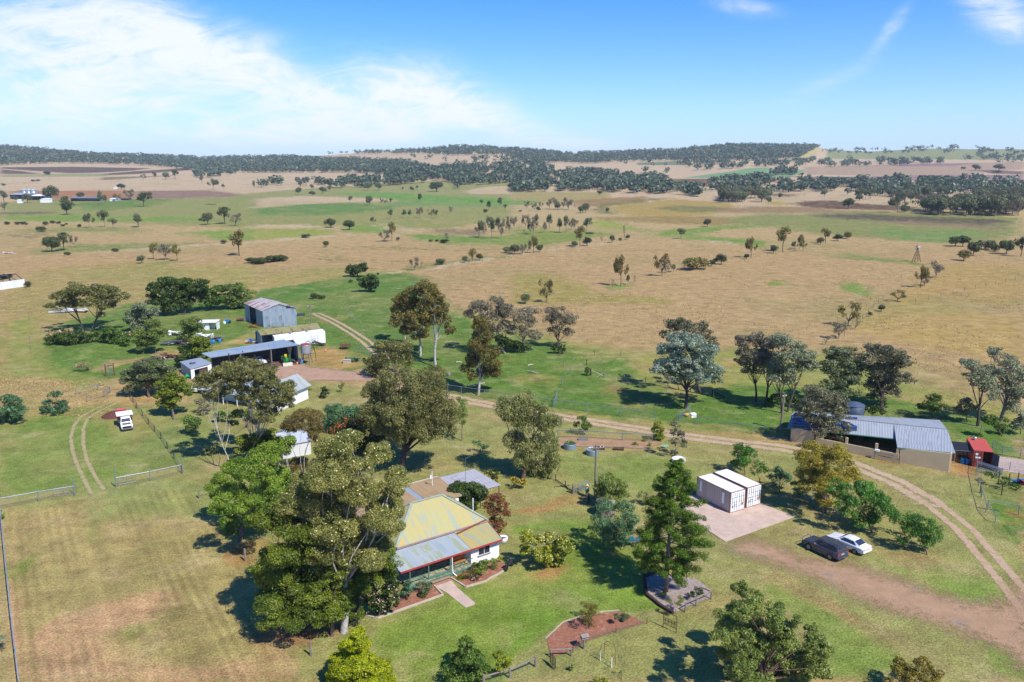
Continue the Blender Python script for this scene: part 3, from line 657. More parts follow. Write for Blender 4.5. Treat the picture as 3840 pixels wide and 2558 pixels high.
# bark and leaf colours: what each kind of tree really is
BARK = {k: mat('bark ' + k, c, .9, var=.3, scale=3, col2=c2, thr=.52, bump=.4) for k, c, c2 in [
    ('pale', alb(206, 198, 190), alb(150, 136, 124)), ('grey', alb(150, 140, 130), alb(108, 96, 88)), ('dark', alb(92, 80, 74), alb(64, 56, 52)), ('brown', alb(128, 104, 88), alb(92, 76, 64))]}
LM = {}
NL = [0]
def lm(k, a, b, tr=.28): LM[k] = leafmat('leaves ' + k, alb(*a), alb(*b), tr)
lm('olive', (98, 106, 56), (160, 158, 100)); lm('flowering', (108, 122, 52), (180, 178, 108)); lm('goldolive', (122, 116, 34), (182, 170, 66)); lm('rich', (66, 98, 34), (142, 158, 52)); lm('bright', (92, 132, 36), (158, 186, 66), .32)
lm('bluegrey', (112, 134, 124), (180, 198, 186)); lm('greygreen', (106, 124, 100), (176, 184, 158)); lm('brownolive', (100, 96, 46), (150, 138, 70)); lm('casuarina', (104, 92, 50), (150, 134, 76))
lm('feather', (40, 96, 40), (116, 172, 62), .35); lm('teal', (60, 108, 76), (124, 164, 118), .3); lm('weep', (112, 124, 64), (182, 184, 122)); lm('golden', (122, 140, 14), (192, 204, 24), .3)
lm('conifer', (38, 78, 14), (120, 156, 34), .2); lm('dark', (40, 68, 28), (92, 116, 48)); lm('lime', (120, 136, 24), (196, 200, 60), .35); lm('mid', (66, 104, 36), (128, 156, 66)); lm('pepper', (80, 112, 48), (162, 178, 96), .3)
lm('sparse', (118, 112, 96), (168, 160, 142)); lm('redbrown', (118, 74, 44), (176, 116, 78)); lm('tank', (82, 100, 70), (142, 154, 114)); lm('cream', (222, 220, 150), (250, 246, 200), .2); lm('red', (196, 72, 58), (236, 116, 92), .2)
lm('pink', (226, 170, 196), (250, 220, 232), .2); lm('yellow', (226, 176, 20), (250, 214, 40), .2); lm('rust', (116, 112, 42), (170, 152, 66)); lm('straw', (176, 156, 116), (214, 196, 156)); lm('darkgrey', (98, 102, 84), (156, 154, 126))
LM['far'] = leafmat('far leaves green grey', alb(84, 96, 70), alb(134, 140, 106), .2, .22); LM['farolive'] = leafmat('far leaves olive', alb(108, 102, 54), alb(156, 142, 84), .2, .15)
LM['farb'] = leafmat('far leaves thin grey', alb(112, 104, 92), alb(150, 142, 126), .2, .15); LM['fard'] = leafmat('far leaves dark', alb(64, 80, 48), alb(108, 120, 74), .2, .15)
LM['farf'] = leafmat('far forest leaves', alb(66, 84, 70), alb(112, 126, 104), .15)
def limb(mb, p, q, r0, r1, bend=.12, rng=random, n=6, k=3):
    p = Vector(p); q = Vector(q); L_ = (q - p).length
    o = Vector((rng.uniform(-1, 1), rng.uniform(-1, 1), rng.uniform(-.2, .8))) * L_ * bend
    pts = []; rs = []
    for i in range(k + 1):
        t = i / k; pts.append(p.lerp(q, t) + o * math.sin(math.pi * t)); rs.append(r0 + (r1 - r0) * t)
    mb.tube(pts, rs, n, cap=False); return pts
def plant(name, label, cat, base, blobs, leaf='olive', bark='grey', ls=None, cover=1.0, asp=.5, trunk=None, droop=0.0, seed=None, depth=1.0, group=None,
          sub=14, subr=.36, twigs=2, bright=.5, stems=1, flower=None, flow_n=.12, trunk_to=.45, up=.35, hollow=.35, back=True, grow=1.0):
    """base: photo pixel of the foot; blobs: (crop, x, y, rx, ry) crown masses measured in the photo, stood up at the foot's distance"""
    seed = seed if seed is not None else (sum(ord(ch) * (i + 3) for i, ch in enumerate(label)) % 99991)
    rng = random.Random(seed); B = gp(*base); sc_ = B.y / CP / FPX / 1.0      # metres per photo pixel there
    ls = (ls or max(.16, min(.6, B.y * .0030))) * .84
    t = thing(name, label, cat, B, 0, group)
    halfw = max(2.0, (max(b[1] for b in blobs) - min(b[1] for b in blobs)) / 2.45 * sc_ * .5 + 1)
    cx0 = sum(b[1] + CR.get(b[0], (0, 0))[0] * 2.45 for b in blobs) / len(blobs)
    Bl = []
    for bi, b in enumerate(blobs):
        kk = 1.6313 if b[0] == 'T' else (1 / 2.45)
        u, v = px(b[0], b[1], b[2]); rx = b[3] * kk * sc_ * 1.13 * grow; rz = b[4] * kk * sc_ * 1.16 * grow
        off = (rng.uniform(-.55, .55) if len(blobs) > 2 else 0) * halfw * .75 * depth
        y = B.y + off; a, bb, c = ray(u, v); x = a / bb * y; z = CAM_H + c / bb * y - B.z
        ry = max(rx, rz) * rng.uniform(.85, 1.1)
        rz = max(rz * .92, .3 * rx); z = max(z, rz * .55)
        Bl.append((Vector((x - B.x, off, z)), Vector((rx, ry, rz))))
    if back and len(blobs) > 3:    # the far side of the crown, hidden from the photo
        for (c, r) in list(Bl)[::2]: Bl.append((c + Vector((rng.uniform(-.3, .3) * r.x, halfw * .45 * depth + r.y * .3, -r.z * .25)), r * .9))
        for i, (c, r) in enumerate(Bl):
            if c.z < r.z * .55: Bl[i] = (Vector((c.x, c.y, r.z * .55)), r)
    lv = Leaves(seed); fl = Leaves(seed + 1) if flower else None; mb = MB()
    top = max(c.z + r.z for c, r in Bl); cen = sum((c * (r.x * r.x) for c, r in Bl), Vector()) / sum(r.x * r.x for c, r in Bl)
    fork = Vector((cen.x * .55, cen.y * .4, max(.25, cen.z * trunk_to)))
    tr = trunk or max(.06, top * .022)
    stemsP = []
    for sidx in range(stems):
        a0 = 2 * math.pi * sidx / max(1, stems) + .5; bo = Vector((math.cos(a0), math.sin(a0), 0)) * (0 if stems == 1 else tr * 2.2)
        fk = fork + (Vector((math.cos(a0), math.sin(a0), rng.uniform(-.1, .2))) * (0 if stems == 1 else cen.z * .22))
        pts = limb(mb, bo + Vector((0, 0, -.1)), fk, tr * (1 if stems == 1 else .7), tr * .62 * (1 if stems == 1 else .7), .05, rng, 8, 4); stemsP.append((fk, pts))
    for c, r in Bl:
        nb_ = cover ** 1.5 * 2.6 * r.x * r.z / (ls * ls * asp); NL[0] += nb_; lv.ball(c, (r.x * .97, r.y * .97, r.z * .97), nb_, ls, asp, bright, .55, up, droop)
        fk, pts = min(stemsP, key=lambda q: (q[0] - c).length)
        st = pts[rng.choice([3, 4])] if c.z > fk.z * .8 else pts[2]
        limb(mb, st, c, tr * .30, tr * .08, .14, rng, 5, 4)
        nsub = max(5, int(sub * (1.0 if r.x > 1 else .7))); rs = (r.x * r.y * r.z) ** (1 / 3) * subr
        for i in range(nsub):
            d = Vector((rng.gauss(0, 1), rng.gauss(0, 1), rng.gauss(0, 1) + .25)).normalized(); k_ = rng.uniform(.45, 1.0) ** .6 * (1 - subr * .55)
            p = c + Vector((d.x * r.x, d.y * r.y, d.z * r.z)) * k_
            if p.z < rs * .4: p.z = rs * .4
            q_ = rs * rng.uniform(.55, 1.45)
            ti = min(1, max(0, bright + rng.uniform(-.42, .42)))
            nl = cover * 15.5 * q_ * q_ / (ls * ls * asp); NL[0] += nl
            lv.ball(p, (q_ * rng.uniform(.8, 1.25), q_ * rng.uniform(.8, 1.25), q_ * (.65 + droop * .6)), nl, ls, asp, ti, hollow, up, droop)
            if fl and d.z > -.2 and rng.random() < .75: fl.ball(p, (q_ * 1.06, q_ * 1.06, q_ * .9), max(1, nl * flow_n), ls * .95, .8, .5, .1, up)
            if i < twigs * 3: limb(mb, c.lerp(st, .2), p, tr * .085, tr * .03, .14, rng, 4, 2)
    mb.build('trunk' if top > 2.2 else 'stem', BARK[bark], t, smooth=True)
    link('crown' if top > 2.2 else 'foliage', lv.mesh('crown'), LM[leaf], t)
    if fl and fl.V: link('blossoms', fl.mesh('blossoms'), LM[flower], t)
    return t
Z = lambda k, *bl: [(k,) + b for b in bl]
# --- around the homestead
plant('gum_tree', 'tall pale-trunked flowering gum tree overhanging the homestead roof', 'tree', ('N', 805, 1110),
      Z('J', (720, 450, 190, 110), (1130, 500, 150, 110), (640, 690, 220, 120), (950, 640, 150, 120), (1240, 800, 140, 110), (950, 850, 180, 120), (1130, 1080, 180, 120), (1250, 1150, 120, 110), (500, 860, 230, 110), (320, 960, 160, 110), (700, 1060, 190, 130), (1130, 1330, 150, 110), (930, 1250, 150, 130), (620, 1230, 130, 90), (560, 1010, 170, 120), (420, 1150, 160, 120), (770, 1240, 170, 130), (900, 1400, 170, 130), (1070, 1470, 140, 100), (620, 1390, 160, 120), (800, 980, 150, 110)),
      'flowering', 'pale', cover=1.05, asp=.38, trunk=.36, subr=.36, sub=16, flower='cream', flow_n=.03, droop=.3, trunk_to=.5)
plant('broadleaf_tree', 'wide dense deep-green broadleaf tree below the flowering gum', 'tree', ('N', 385, 1130),
      Z('N', (150, 60, 170, 150), (330, 300, 250, 200), (90, 520, 170, 210), (540, 420, 230, 220), (260, 700, 260, 220), (520, 780, 270, 210), (770, 640, 180, 180), (110, 930, 150, 180), (370, 950, 240, 120), (640, 920, 220, 130)),
      'rich', 'dark', cover=.85, asp=.5, subr=.34, sub=18, trunk=.3, bright=.5)
plant('broadleaf_tree', 'low leafy tree at the foot of the pale gum trunk', 'tree', ('N', 900, 1060), Z('N', (860, 800, 140, 130), (920, 950, 100, 80), (1050, 640, 120, 100), (1180, 560, 120, 110), (770, 760, 90, 110), (760, 500, 140, 120), (900, 620, 140, 110), (1010, 450, 140, 110), (1160, 400, 130, 110), (1260, 460, 80, 80)), 'rich', 'dark', cover=.85, trunk=.12)
plant('jacaranda_tree', 'bright lime-green layered tree beside the mown paddock', 'tree', ('I', 2200, 1300),
      Z('I', (2030, 800, 150, 150), (2050, 960, 130, 110), (2230, 640, 170, 120), (2280, 850, 150, 150), (2120, 1190, 125, 105), (2330, 1000, 140, 150)) + Z('J', (90, 590, 110, 110), (100, 820, 130, 150), (90, 1000, 120, 130), (200, 700, 120, 100)),
      'bright', 'brown', cover=.9, asp=.45, subr=.36, sub=16, trunk=.3)
plant('casuarina_tree', 'brownish she-oak with pale fanning bare stems', 'tree', ('J', 380, 800), Z('J', (440, 200, 170, 80), (560, 320, 90, 80), (230, 420, 90, 85), (170, 510, 80, 60), (390, 620, 110, 60), (300, 250, 80, 70)), 'casuarina', 'pale', cover=.8, asp=.16, ls=.5, trunk=.16, stems=5, twigs=4, trunk_to=.25, droop=.2)
plant('gum_tree', 'huge grey-olive gum tree with dark trunk beyond the homestead', 'tree', ('J', 1335, 695),
      Z('F', (1130, 1150, 160, 110), (1330, 1060, 260, 120), (1560, 1050, 190, 110), (1130, 1330, 170, 130), (1380, 1280, 260, 160), (1650, 1240, 170, 140), (1260, 1480, 220, 120), (1520, 1460, 200, 140), (1720, 1420, 120, 170)) + Z('J', (1200, 130, 170, 110), (1400, 230, 180, 110), (1600, 250, 160, 120), (1740, 120, 100, 110)),
      'olive', 'dark', cover=.7, asp=.34, subr=.30, sub=18, trunk=.55, droop=.4, trunk_to=.42)
plant('gum_tree', 'olive gum tree beside the farm track behind the huge gum', 'tree', ('F', 1340, 1010), Z('F', (1200, 740, 110, 70), (1320, 740, 120, 90), (1100, 870, 100, 70), (1240, 850, 150, 90), (1120, 960, 110, 50), (1360, 850, 90, 70)), 'olive', 'pale', cover=.55, asp=.4, trunk=.22)
plant('poinciana_tree', 'spreading tree topped with scarlet flowers', 'tree', ('J', 1000, 500), Z('J', (800, 280, 120, 70), (950, 240, 130, 80), (1080, 320, 130, 80), (860, 370, 130, 60), (1020, 420, 120, 60)), 'dark', 'brown', cover=.9, flower='red', flow_n=.0, trunk=.25)
tr_ = bpy.context.scene.objects.get('poinciana_tree')
fl_ = Leaves(5)
for (x_, y_, r_) in [(850, 170, 24), (880, 190, 20), (800, 210, 22), (760, 235, 22), (830, 200, 18), (965, 165, 26), (985, 200, 26), (940, 190, 18), (720, 270, 20), (690, 290, 18), (740, 300, 14), (860, 300, 16), (1030, 175, 16), (1110, 270, 14), (900, 185, 14), (780, 225, 14)]:
    B_ = tr_.location; u_, v_ = px('J', x_, y_); a_, b_, c_ = ray(u_, v_); y0_ = B_.y - 2.0 + random.Random(x_).uniform(-.5, .5)
    fl_.ball((a_ / b_ * y0_ - B_.x, y0_ - B_.y, CAM_H + c_ / b_ * y0_), (r_ * .034,) * 3, 13, .26, .7, .5, .3)
link('blossoms', fl_.mesh('blossoms'), LM['red'], tr_)
plant('jacaranda_tree', 'soft feathery green tree beside the scarlet-flowering tree', 'tree', ('F', 720, 1520), Z('F', (690, 1330, 90, 70), (800, 1370, 110, 70), (890, 1340, 80, 50), (700, 1430, 100, 70), (860, 1420, 90, 50)), 'teal', 'brown', cover=.75, asp=.22, ls=.6, droop=.4)
plant('pepper_tree', 'large weeping pale-olive tree on the lawn beside the gate', 'tree', ('K', 100, 725),
      Z('K', (110, 40, 130, 90), (250, 120, 130, 90), (20, 130, 130, 110), (160, 230, 150, 90), (330, 220, 120, 90), (-60, 60, 110, 110), (20, 400, 130, 90), (180, 430, 140, 100), (380, 560, 100, 80), (100, 560, 110, 90), (280, 640, 130, 80), (330, 400, 110, 80), (200, 720, 90, 50)),
      'weep', 'brown', cover=.66, asp=.2, ls=.5, droop=.9, subr=.3, sub=18, trunk=.35)
plant('slender_tree', 'slender upright young tree by the driveway fork', 'tree', ('J', 1890, 375), Z('F', (1890, 1230, 45, 55), (1905, 1330, 55, 70), (1885, 1420, 45, 50)), 'mid', 'grey', cover=.5, asp=.3, ls=.35, trunk=.09, bright=.7, trunk_to=.7)
for (bx, by, bl, lab) in [((1510), 820, Z('F', (1540, 210, 100, 80), (1420, 260, 90, 80), (1340, 350, 100, 80), (1500, 360, 130, 90), (1430, 480, 110, 80), (1290, 470, 60, 60), (1560, 480, 110, 80), (1500, 600, 110, 60), (1390, 590, 80, 50)), 'tall brown-green gum in the middle of the cluster behind the track'),
                          ((1650), 920, Z('F', (1650, 290, 90, 80), (1700, 390, 80, 70), (1640, 430, 70, 60), (1740, 500, 60, 60), (1770, 580, 50, 50)), 'tall gum with long white trunk standing nearest in its cluster')]:
    plant('gum_tree', lab, 'tree', ('F', bx, by), bl, 'brownolive', 'pale', cover=.72, asp=.4, subr=.33, sub=16, trunk=.3, droop=.3, trunk_to=.6)
plant('gum_tree', 'slim white-trunked gum at the back of the tall cluster', 'tree', ('F', 1385, 705), Z('F', (1330, 300, 70, 70), (1300, 400, 70, 70), (1270, 520, 60, 40), (1400, 560, 60, 50)), 'brownolive', 'pale', cover=.65, trunk=.17, trunk_to=.65)
plant('gum_tree', 'rusty-brown leaved gum with drooping branches beside the wire fence', 'tree', ('F', 2042, 1180), Z('F', (2060, 540, 80, 80), (2080, 640, 90, 70), (2030, 730, 90, 70), (2140, 790, 90, 80), (2000, 850, 80, 70), (2170, 880, 80, 60), (2110, 960, 90, 60), (1930, 930, 60, 50), (2190, 970, 60, 60), (1990, 1000, 60, 45)), 'brownolive', 'pale', cover=.75, asp=.36, droop=.6, trunk=.26, trunk_to=.5, bright=.4)
plant('gum_tree', 'half-bare grey gum with dead branch tips behind the rusty gum', 'tree', ('F', 2290, 800), Z('F', (2050, 360, 90, 60), (2190, 340, 100, 80), (1960, 430, 60, 50), (2130, 470, 110, 70), (2280, 420, 80, 70), (2250, 560, 100, 70), (2100, 590, 90, 60)), 'sparse', 'grey', cover=.42, asp=.35, twigs=5, trunk=.3)
plant('gum_tree', 'grey spreading gum with low curved limb in the green paddock', 'tree', ('G', 122, 780), Z('G', (150, 420, 100, 60), (40, 450, 90, 80), (170, 510, 80, 50), (60, 580, 110, 60), (210, 630, 80, 50), (-40, 560, 90, 70), (-60, 400, 80, 60)), 'sparse', 'grey', cover=.45, asp=.35, twigs=5, trunk=.26, bright=.7)
plant('bare_tree', 'brown almost leafless tree with upswept branches in the green paddock', 'tree', ('G', 415, 750), Z('G', (360, 410, 60, 50), (450, 410, 80, 50), (350, 490, 60, 60), (440, 500, 90, 60), (530, 490, 70, 60), (400, 590, 80, 60), (520, 600, 60, 50)), 'sparse', 'dark', cover=.3, asp=.3, twigs=6, trunk=.24, bright=.25, trunk_to=.3)
plant('bush', 'dark green bush at the foot of the bare brown tree', 'bush', ('G', 430, 800), Z('G', (400, 755, 40, 32), (455, 755, 38, 40)), 'dark', 'brown', cover=.8)
plant('bush', 'shaded dark bushes under the grey spreading gum', 'bush', ('G', 60, 790), Z('G', (20, 720, 60, 50), (90, 740, 50, 40), (-60, 700, 60, 50), (-110, 660, 50, 40)), 'dark', 'brown', cover=.8, bright=.3)
plant('gum_tree', 'large silver-blue gum tree on a straight dark trunk', 'tree', ('G', 1592, 1305),
      Z('G', (1560, 690, 130, 70), (1700, 690, 110, 80), (1430, 770, 90, 60), (1590, 800, 150, 80), (1800, 790, 110, 90), (1420, 890, 110, 70), (1580, 920, 150, 80), (1750, 900, 130, 80), (1860, 960, 100, 70), (1340, 950, 70, 40), (1500, 1000, 120, 60), (1720, 1010, 110, 60), (1870, 1040, 70, 40), (1640, 980, 90, 60)),
      'bluegrey', 'dark', cover=.72, asp=.5, subr=.32, sub=16, trunk=.33, trunk_to=.45)
plant('gum_tree', 'grey-brown gum standing just behind the silver-blue gum', 'tree', ('G', 1738, 1168), Z('G', (1480, 540, 80, 50), (1560, 520, 90, 45), (1640, 560, 90, 60), (1760, 530, 50, 50), (1780, 610, 60, 50), (1400, 620, 60, 40), (1850, 700, 60, 60)), 'darkgrey', 'dark', cover=.55, trunk=.28)
plant('gum_tree', 'leaning grey-green gum with open crown right of the silver-blue gum', 'tree', ('G', 2240, 1245), Z('G', (2160, 690, 90, 60), (2260, 670, 90, 70), (2340, 720, 80, 70), (2150, 800, 90, 60), (2260, 830, 100, 70), (2180, 930, 80, 60), (2130, 870, 60, 50)), 'sparse', 'dark', cover=.6, twigs=5, trunk=.22, bright=.4)
plant('gum_tree', 'tall gum with thin greyish crown behind the power pole', 'tree', ('G', 2325, 1275), Z('H', (60, 690, 90, 70), (-20, 760, 80, 70), (40, 840, 90, 70), (-30, 920, 90, 70), (90, 960, 60, 60)), 'sparse', 'dark', cover=.6, twigs=4, trunk=.24, bright=.5)
plant('gum_tree', 'grey-green gum with two dark trunks left of the cream block building', 'tree', ('H', 152, 1340), Z('H', (150, 680, 80, 70), (260, 740, 90, 60), (330, 830, 110, 70), (170, 820, 110, 80), (90, 930, 100, 80), (240, 950, 110, 70), (380, 900, 80, 70), (170, 1040, 90, 50), (60, 1030, 60, 40)), 'greygreen', 'dark', cover=.66, trunk=.3, twigs=4, stems=2)
plant('gum_tree', 'dense grey-green gum behind the block building roof', 'tree', ('H', 700, 1290), Z('H', (630, 810, 100, 80), (730, 780, 80, 50), (600, 930, 90, 80), (740, 900, 120, 80), (850, 930, 100, 90), (650, 1040, 110, 70), (800, 1050, 100, 80), (530, 1080, 70, 40), (680, 1140, 100, 60), (820, 1160, 60, 50)), 'tank', 'dark', cover=.8, trunk=.36, bright=.6)
plant('gum_tree', 'big spreading grey gum with twisted limbs behind the water tank', 'tree', ('H', 1040, 1310), Z('H', (1000, 770, 90, 60), (1150, 800, 110, 70), (930, 850, 90, 60), (1080, 890, 120, 70), (1260, 870, 90, 60), (1000, 980, 110, 80), (1150, 1020, 110, 70), (1280, 1030, 80, 60), (1000, 1110, 90, 70), (1140, 1150, 80, 60), (1040, 1210, 60, 40)), 'darkgrey', 'dark', cover=.7, trunk=.4, twigs=5)
plant('gum_tree', 'leaning dark gum with airy grey-brown crown in front of the block building', 'tree', ('L', 445, 428), Z('L', (440, -60, 110, 60), (560, -20, 110, 70), (660, 20, 90, 70), (380, 30, 90, 70), (520, 90, 120, 70), (680, 130, 90, 70), (330, 110, 60, 60), (420, 180, 90, 60), (590, 220, 110, 70), (710, 260, 60, 60), (620, 320, 80, 50), (480, 300, 60, 50)), 'darkgrey', 'dark', cover=.55, asp=.4, trunk=.22, twigs=3, stems=2, trunk_to=.35)
plant('gum_tree', 'tall grey gum with crooked pale limbs near the right edge', 'tree', ('H', 1925, 1465), Z('H', (1870, 890, 90, 40), (1950, 990, 110, 70), (2080, 960, 80, 70), (1850, 1010, 70, 40), (2000, 1090, 100, 70), (2080, 1180, 80, 60)), 'greygreen', 'dark', cover=.5, trunk=.28, twigs=5)
plant('gum_tree', 'half-dead silvery gum behind the red shipping container', 'tree', ('H', 2135, 1430), Z('H', (2110, 790, 70, 50), (2200, 870, 90, 70), (2300, 930, 80, 60), (2160, 990, 90, 70), (2290, 1050, 100, 70), (2180, 1130, 90, 70), (2320, 1180, 90, 80), (2250, 1290, 90, 70), (2380, 1000, 80, 80)), 'greygreen', 'grey', cover=.42, trunk=.34, twigs=6, bright=.6)
plant('acacia_tree', 'flat-topped small wattle on three thin stems in the dry grass', 'tree', ('H', 1545, 1412), Z('H', (1545, 1210, 60, 35), (1500, 1260, 90, 30), (1450, 1300, 70, 30), (1600, 1290, 80, 30), (1540, 1320, 60, 22)), 'mid', 'dark', cover=.5, asp=.25, trunk=.09, stems=3, bright=.25)
plant('acacia_tree', 'dark rounded wattle on one thin stem in the dry grass', 'tree', ('H', 1830, 1432), Z('H', (1820, 1250, 70, 40), (1780, 1310, 60, 40), (1870, 1300, 60, 40)), 'darkgrey', 'dark', cover=.6, trunk=.09)
plant('bush', 'bright green shrubs beneath the right-edge gum trees', 'bush', ('H', 2150, 1560), Z('H', (2050, 1410, 80, 50), (2140, 1480, 60, 50), (2180, 1430, 50, 40)), 'mid', 'brown', cover=.8)
plant('bush', 'grey-green undergrowth shrub at the right picture edge', 'bush', ('H', 2320, 1540), Z('H', (2290, 1450, 80, 50), (2350, 1380, 60, 60)), 'greygreen', 'brown', cover=.7)
plant('bush', 'dense dark shrub left of the rainwater tank', 'bush', ('H', 830, 1390), Z('H', (800, 1300, 60, 50), (860, 1310, 60, 55)), 'dark', 'brown', cover=.9, bright=.4)
plant('bush', 'dense dark shrub right of the rainwater tank', 'bush', ('H', 1015, 1400), Z('H', (980, 1320, 50, 50), (1045, 1325, 45, 45)), 'dark', 'brown', cover=.9, bright=.4)
plant('bush', 'shrubs at the feet of the grey gums left of the block building', 'bush', ('H', 230, 1290), Z('H', (230, 1225, 70, 45), (80, 1200, 60, 35), (10, 1230, 40, 40)), 'dark', 'brown', cover=.85)
plant('jacaranda_tree', 'golden-olive round-crowned tree beside the driveway bend', 'tree', ('L', 530, 1040), Z('L', (500, 470, 110, 60), (630, 470, 100, 60), (400, 560, 110, 80), (560, 570, 130, 80), (720, 570, 90, 80), (350, 680, 90, 80), (500, 690, 130, 80), (660, 690, 130, 80), (780, 680, 70, 80), (330, 790, 70, 60), (480, 800, 80, 50), (600, 830, 90, 60), (530, 940, 80, 40)), 'goldolive', 'brown', cover=.75, asp=.3, trunk=.17, bright=.75, trunk_to=.4)
plant('wattle_tree', 'feathery dark-green tree beside the golden-olive tree', 'tree', ('L', 960, 1222), Z('L', (720, 820, 80, 45), (860, 810, 90, 45), (950, 870, 120, 60), (780, 930, 100, 50), (1080, 960, 110, 60), (900, 990, 130, 60), (740, 1040, 80, 40), (880, 1110, 100, 50), (1170, 1060, 70, 60), (980, 1080, 80, 50), (640, 880, 60, 40)), 'feather', 'brown', cover=.7, asp=.22, ls=.5, droop=.5, trunk=.14)
plant('wattle_tree', 'young feathery tree nearest the two parked cars', 'tree', ('L', 1465, 1422), Z('L', (1370, 1090, 80, 35), (1470, 1130, 80, 45), (1380, 1180, 90, 45), (1520, 1200, 80, 50), (1430, 1250, 90, 45), (1560, 1270, 60, 50), (1480, 1310, 80, 35)), 'feather', 'brown', cover=.55, asp=.22, ls=.45, droop=.4, trunk=.08)
plant('wattle_tree', 'small feathery tree between the two larger roadside ones', 'tree', ('L', 1210, 1290), Z('L', (1190, 1090, 70, 50), (1290, 1110, 60, 40), (1290, 1220, 70, 50), (1220, 1350, 50, 30)), 'feather', 'brown', cover=.55, asp=.22, ls=.45, droop=.4, trunk=.08)
plant('wattle_tree', 'leafy green young tree standing behind the white containers', 'tree', ('K', 2140, 685), Z('K', (2130, 450, 70, 35), (2080, 500, 60, 35), (2190, 490, 80, 40), (2120, 560, 90, 45), (2060, 590, 50, 30)), 'feather', 'brown', cover=.6, asp=.22, ls=.5, trunk=.09)
plant('wattle_tree', 'thin feathery sapling at the rear corner of the white containers', 'tree', ('K', 2285, 790), Z('K', (2270, 590, 60, 50), (2230, 650, 60, 40), (2310, 640, 60, 50)), 'feather', 'brown', cover=.5, asp=.22, ls=.5, trunk=.07)
plant('wattle_tree', 'low feathery tree between the containers and the golden-olive tree', 'tree', ('L', 105, 850), Z('L', (110, 660, 60, 35), (50, 720, 60, 40), (150, 720, 70, 50), (90, 780, 60, 35)), 'teal', 'brown', cover=.65, asp=.22, ls=.5, trunk=.09)
plant('bush', 'pale green low shrub in the shade of the golden-olive tree', 'bush', ('L', 275, 900), Z('L', (270, 780, 70, 50), (310, 840, 60, 40)), 'mid', 'brown', cover=.6, asp=.3)
plant('mesquite_tree', 'soft light-green fine-leaved tree beside the wooden tank', 'tree', ('K', 880, 1010), Z('K', (880, 740, 90, 45), (820, 800, 80, 50), (960, 790, 110, 55), (900, 860, 130, 55), (1020, 870, 70, 50), (800, 880, 60, 45), (940, 920, 90, 40)), 'pepper', 'brown', cover=.75, asp=.2, ls=.42, droop=.3, trunk=.12, bright=.7)
plant('jacaranda_tree', 'blue-green feathery tree hiding outdoor gear on the lawn', 'tree', ('O', 940, 385), Z('K', (860, 990, 90, 50), (1040, 980, 90, 50)) + Z('O', (800, 90, 80, 50), (930, 110, 110, 60), (1090, 80, 80, 50), (740, 160, 60, 35), (860, 200, 90, 45), (980, 200, 110, 60), (1080, 170, 80, 50), (900, 280, 90, 40), (1000, 290, 90, 40)), 'teal', 'brown', cover=.62, asp=.2, ls=.45, droop=.5, trunk=.14, bright=.5)
plant('bush', 'wispy olive shrub behind the dark conifer', 'bush', ('K', 1230, 960), Z('K', (1200, 870, 60, 35), (1260, 890, 60, 45)), 'weep', 'brown', cover=.6, asp=.3)
plant('flowering_shrub', 'rounded yellow-green shrub with cream flower heads on the front lawn', 'shrub', ('O', 300, 530), Z('O', (140, 255, 65, 55), (240, 270, 75, 60), (360, 290, 80, 60), (470, 260, 75, 60), (130, 370, 60, 45), (290, 400, 90, 70), (410, 390, 80, 70), (520, 340, 50, 60), (330, 470, 60, 45), (430, 470, 60, 40)), 'lime', 'brown', cover=1.1, asp=.7, ls=.2, flower='cream', flow_n=.14, subr=.34, sub=20, bright=.45, depth=.8)
plant('cypress', 'golden-green conical cypress cut by the bottom picture edge', 'conifer', ('N', 950, 1600), Z('N', (930, 1130, 60, 60), (920, 1190, 110, 90), (900, 1280, 160, 100), (900, 1380, 200, 110), (870, 1480, 190, 100), (1010, 1400, 140, 120), (1080, 1520, 140, 90), (950, 1560, 220, 80), (770, 1400, 110, 110), (740, 1510, 110, 90), (1140, 1480, 110, 90), (1180, 1570, 110, 80)), 'golden', 'brown', cover=1.3, asp=.5, ls=.2, subr=.30, sub=30, trunk=.2, bright=.55, depth=.5)
plant('camellia_shrub', 'glossy green broad shrub at the bottom edge beside the golden cypress', 'shrub', ('N', 1930, 1560), Z('N', (1930, 1250, 90, 70), (1870, 1360, 110, 80), (2010, 1350, 110, 80), (1830, 1480, 120, 80), (1970, 1470, 130, 80), (2090, 1450, 80, 70), (1800, 1540, 80, 50)), 'mid', 'brown', cover=.95, asp=.55, ls=.2, sub=18, trunk=.12, bright=.55, depth=.7)
plant('shrub', 'small yellow-green shrub behind the wooden rail fence', 'shrub', ('N', 2250, 1490), Z('N', (2230, 1330, 60, 50), (2300, 1370, 60, 50), (2250, 1430, 70, 40)), 'lime', 'brown', cover=.9, bright=.2, ls=.2)
plant('pepper_tree', 'large soft green weeping tree at the bottom of the picture', 'tree', ('O', 2280, 1660),
      Z('O', (2230, 870, 110, 70), (2110, 920, 110, 60), (2320, 960, 120, 80), (2010, 1020, 110, 60), (2180, 1060, 140, 80), (1930, 1140, 100, 60), (2080, 1170, 140, 80), (2270, 1200, 140, 90), (2000, 1290, 120, 80), (2160, 1330, 140, 90), (2100, 1460, 130, 90), (2280, 1420, 140, 90), (2250, 1540, 160, 80)) + Z('P', (60, 980, 90, 70), (150, 1080, 120, 80), (270, 1000, 60, 50), (180, 1220, 130, 80), (420, 1190, 110, 60), (520, 1270, 90, 60), (380, 1330, 130, 80), (180, 1370, 130, 80), (480, 1430, 110, 70), (300, 1480, 150, 80), (100, 1500, 130, 70), (500, 1540, 90, 50)),
      'pepper', 'brown', cover=1.1, asp=.34, ls=.26, droop=.5, subr=.34, sub=20, trunk=.2, depth=.6, bright=.6)
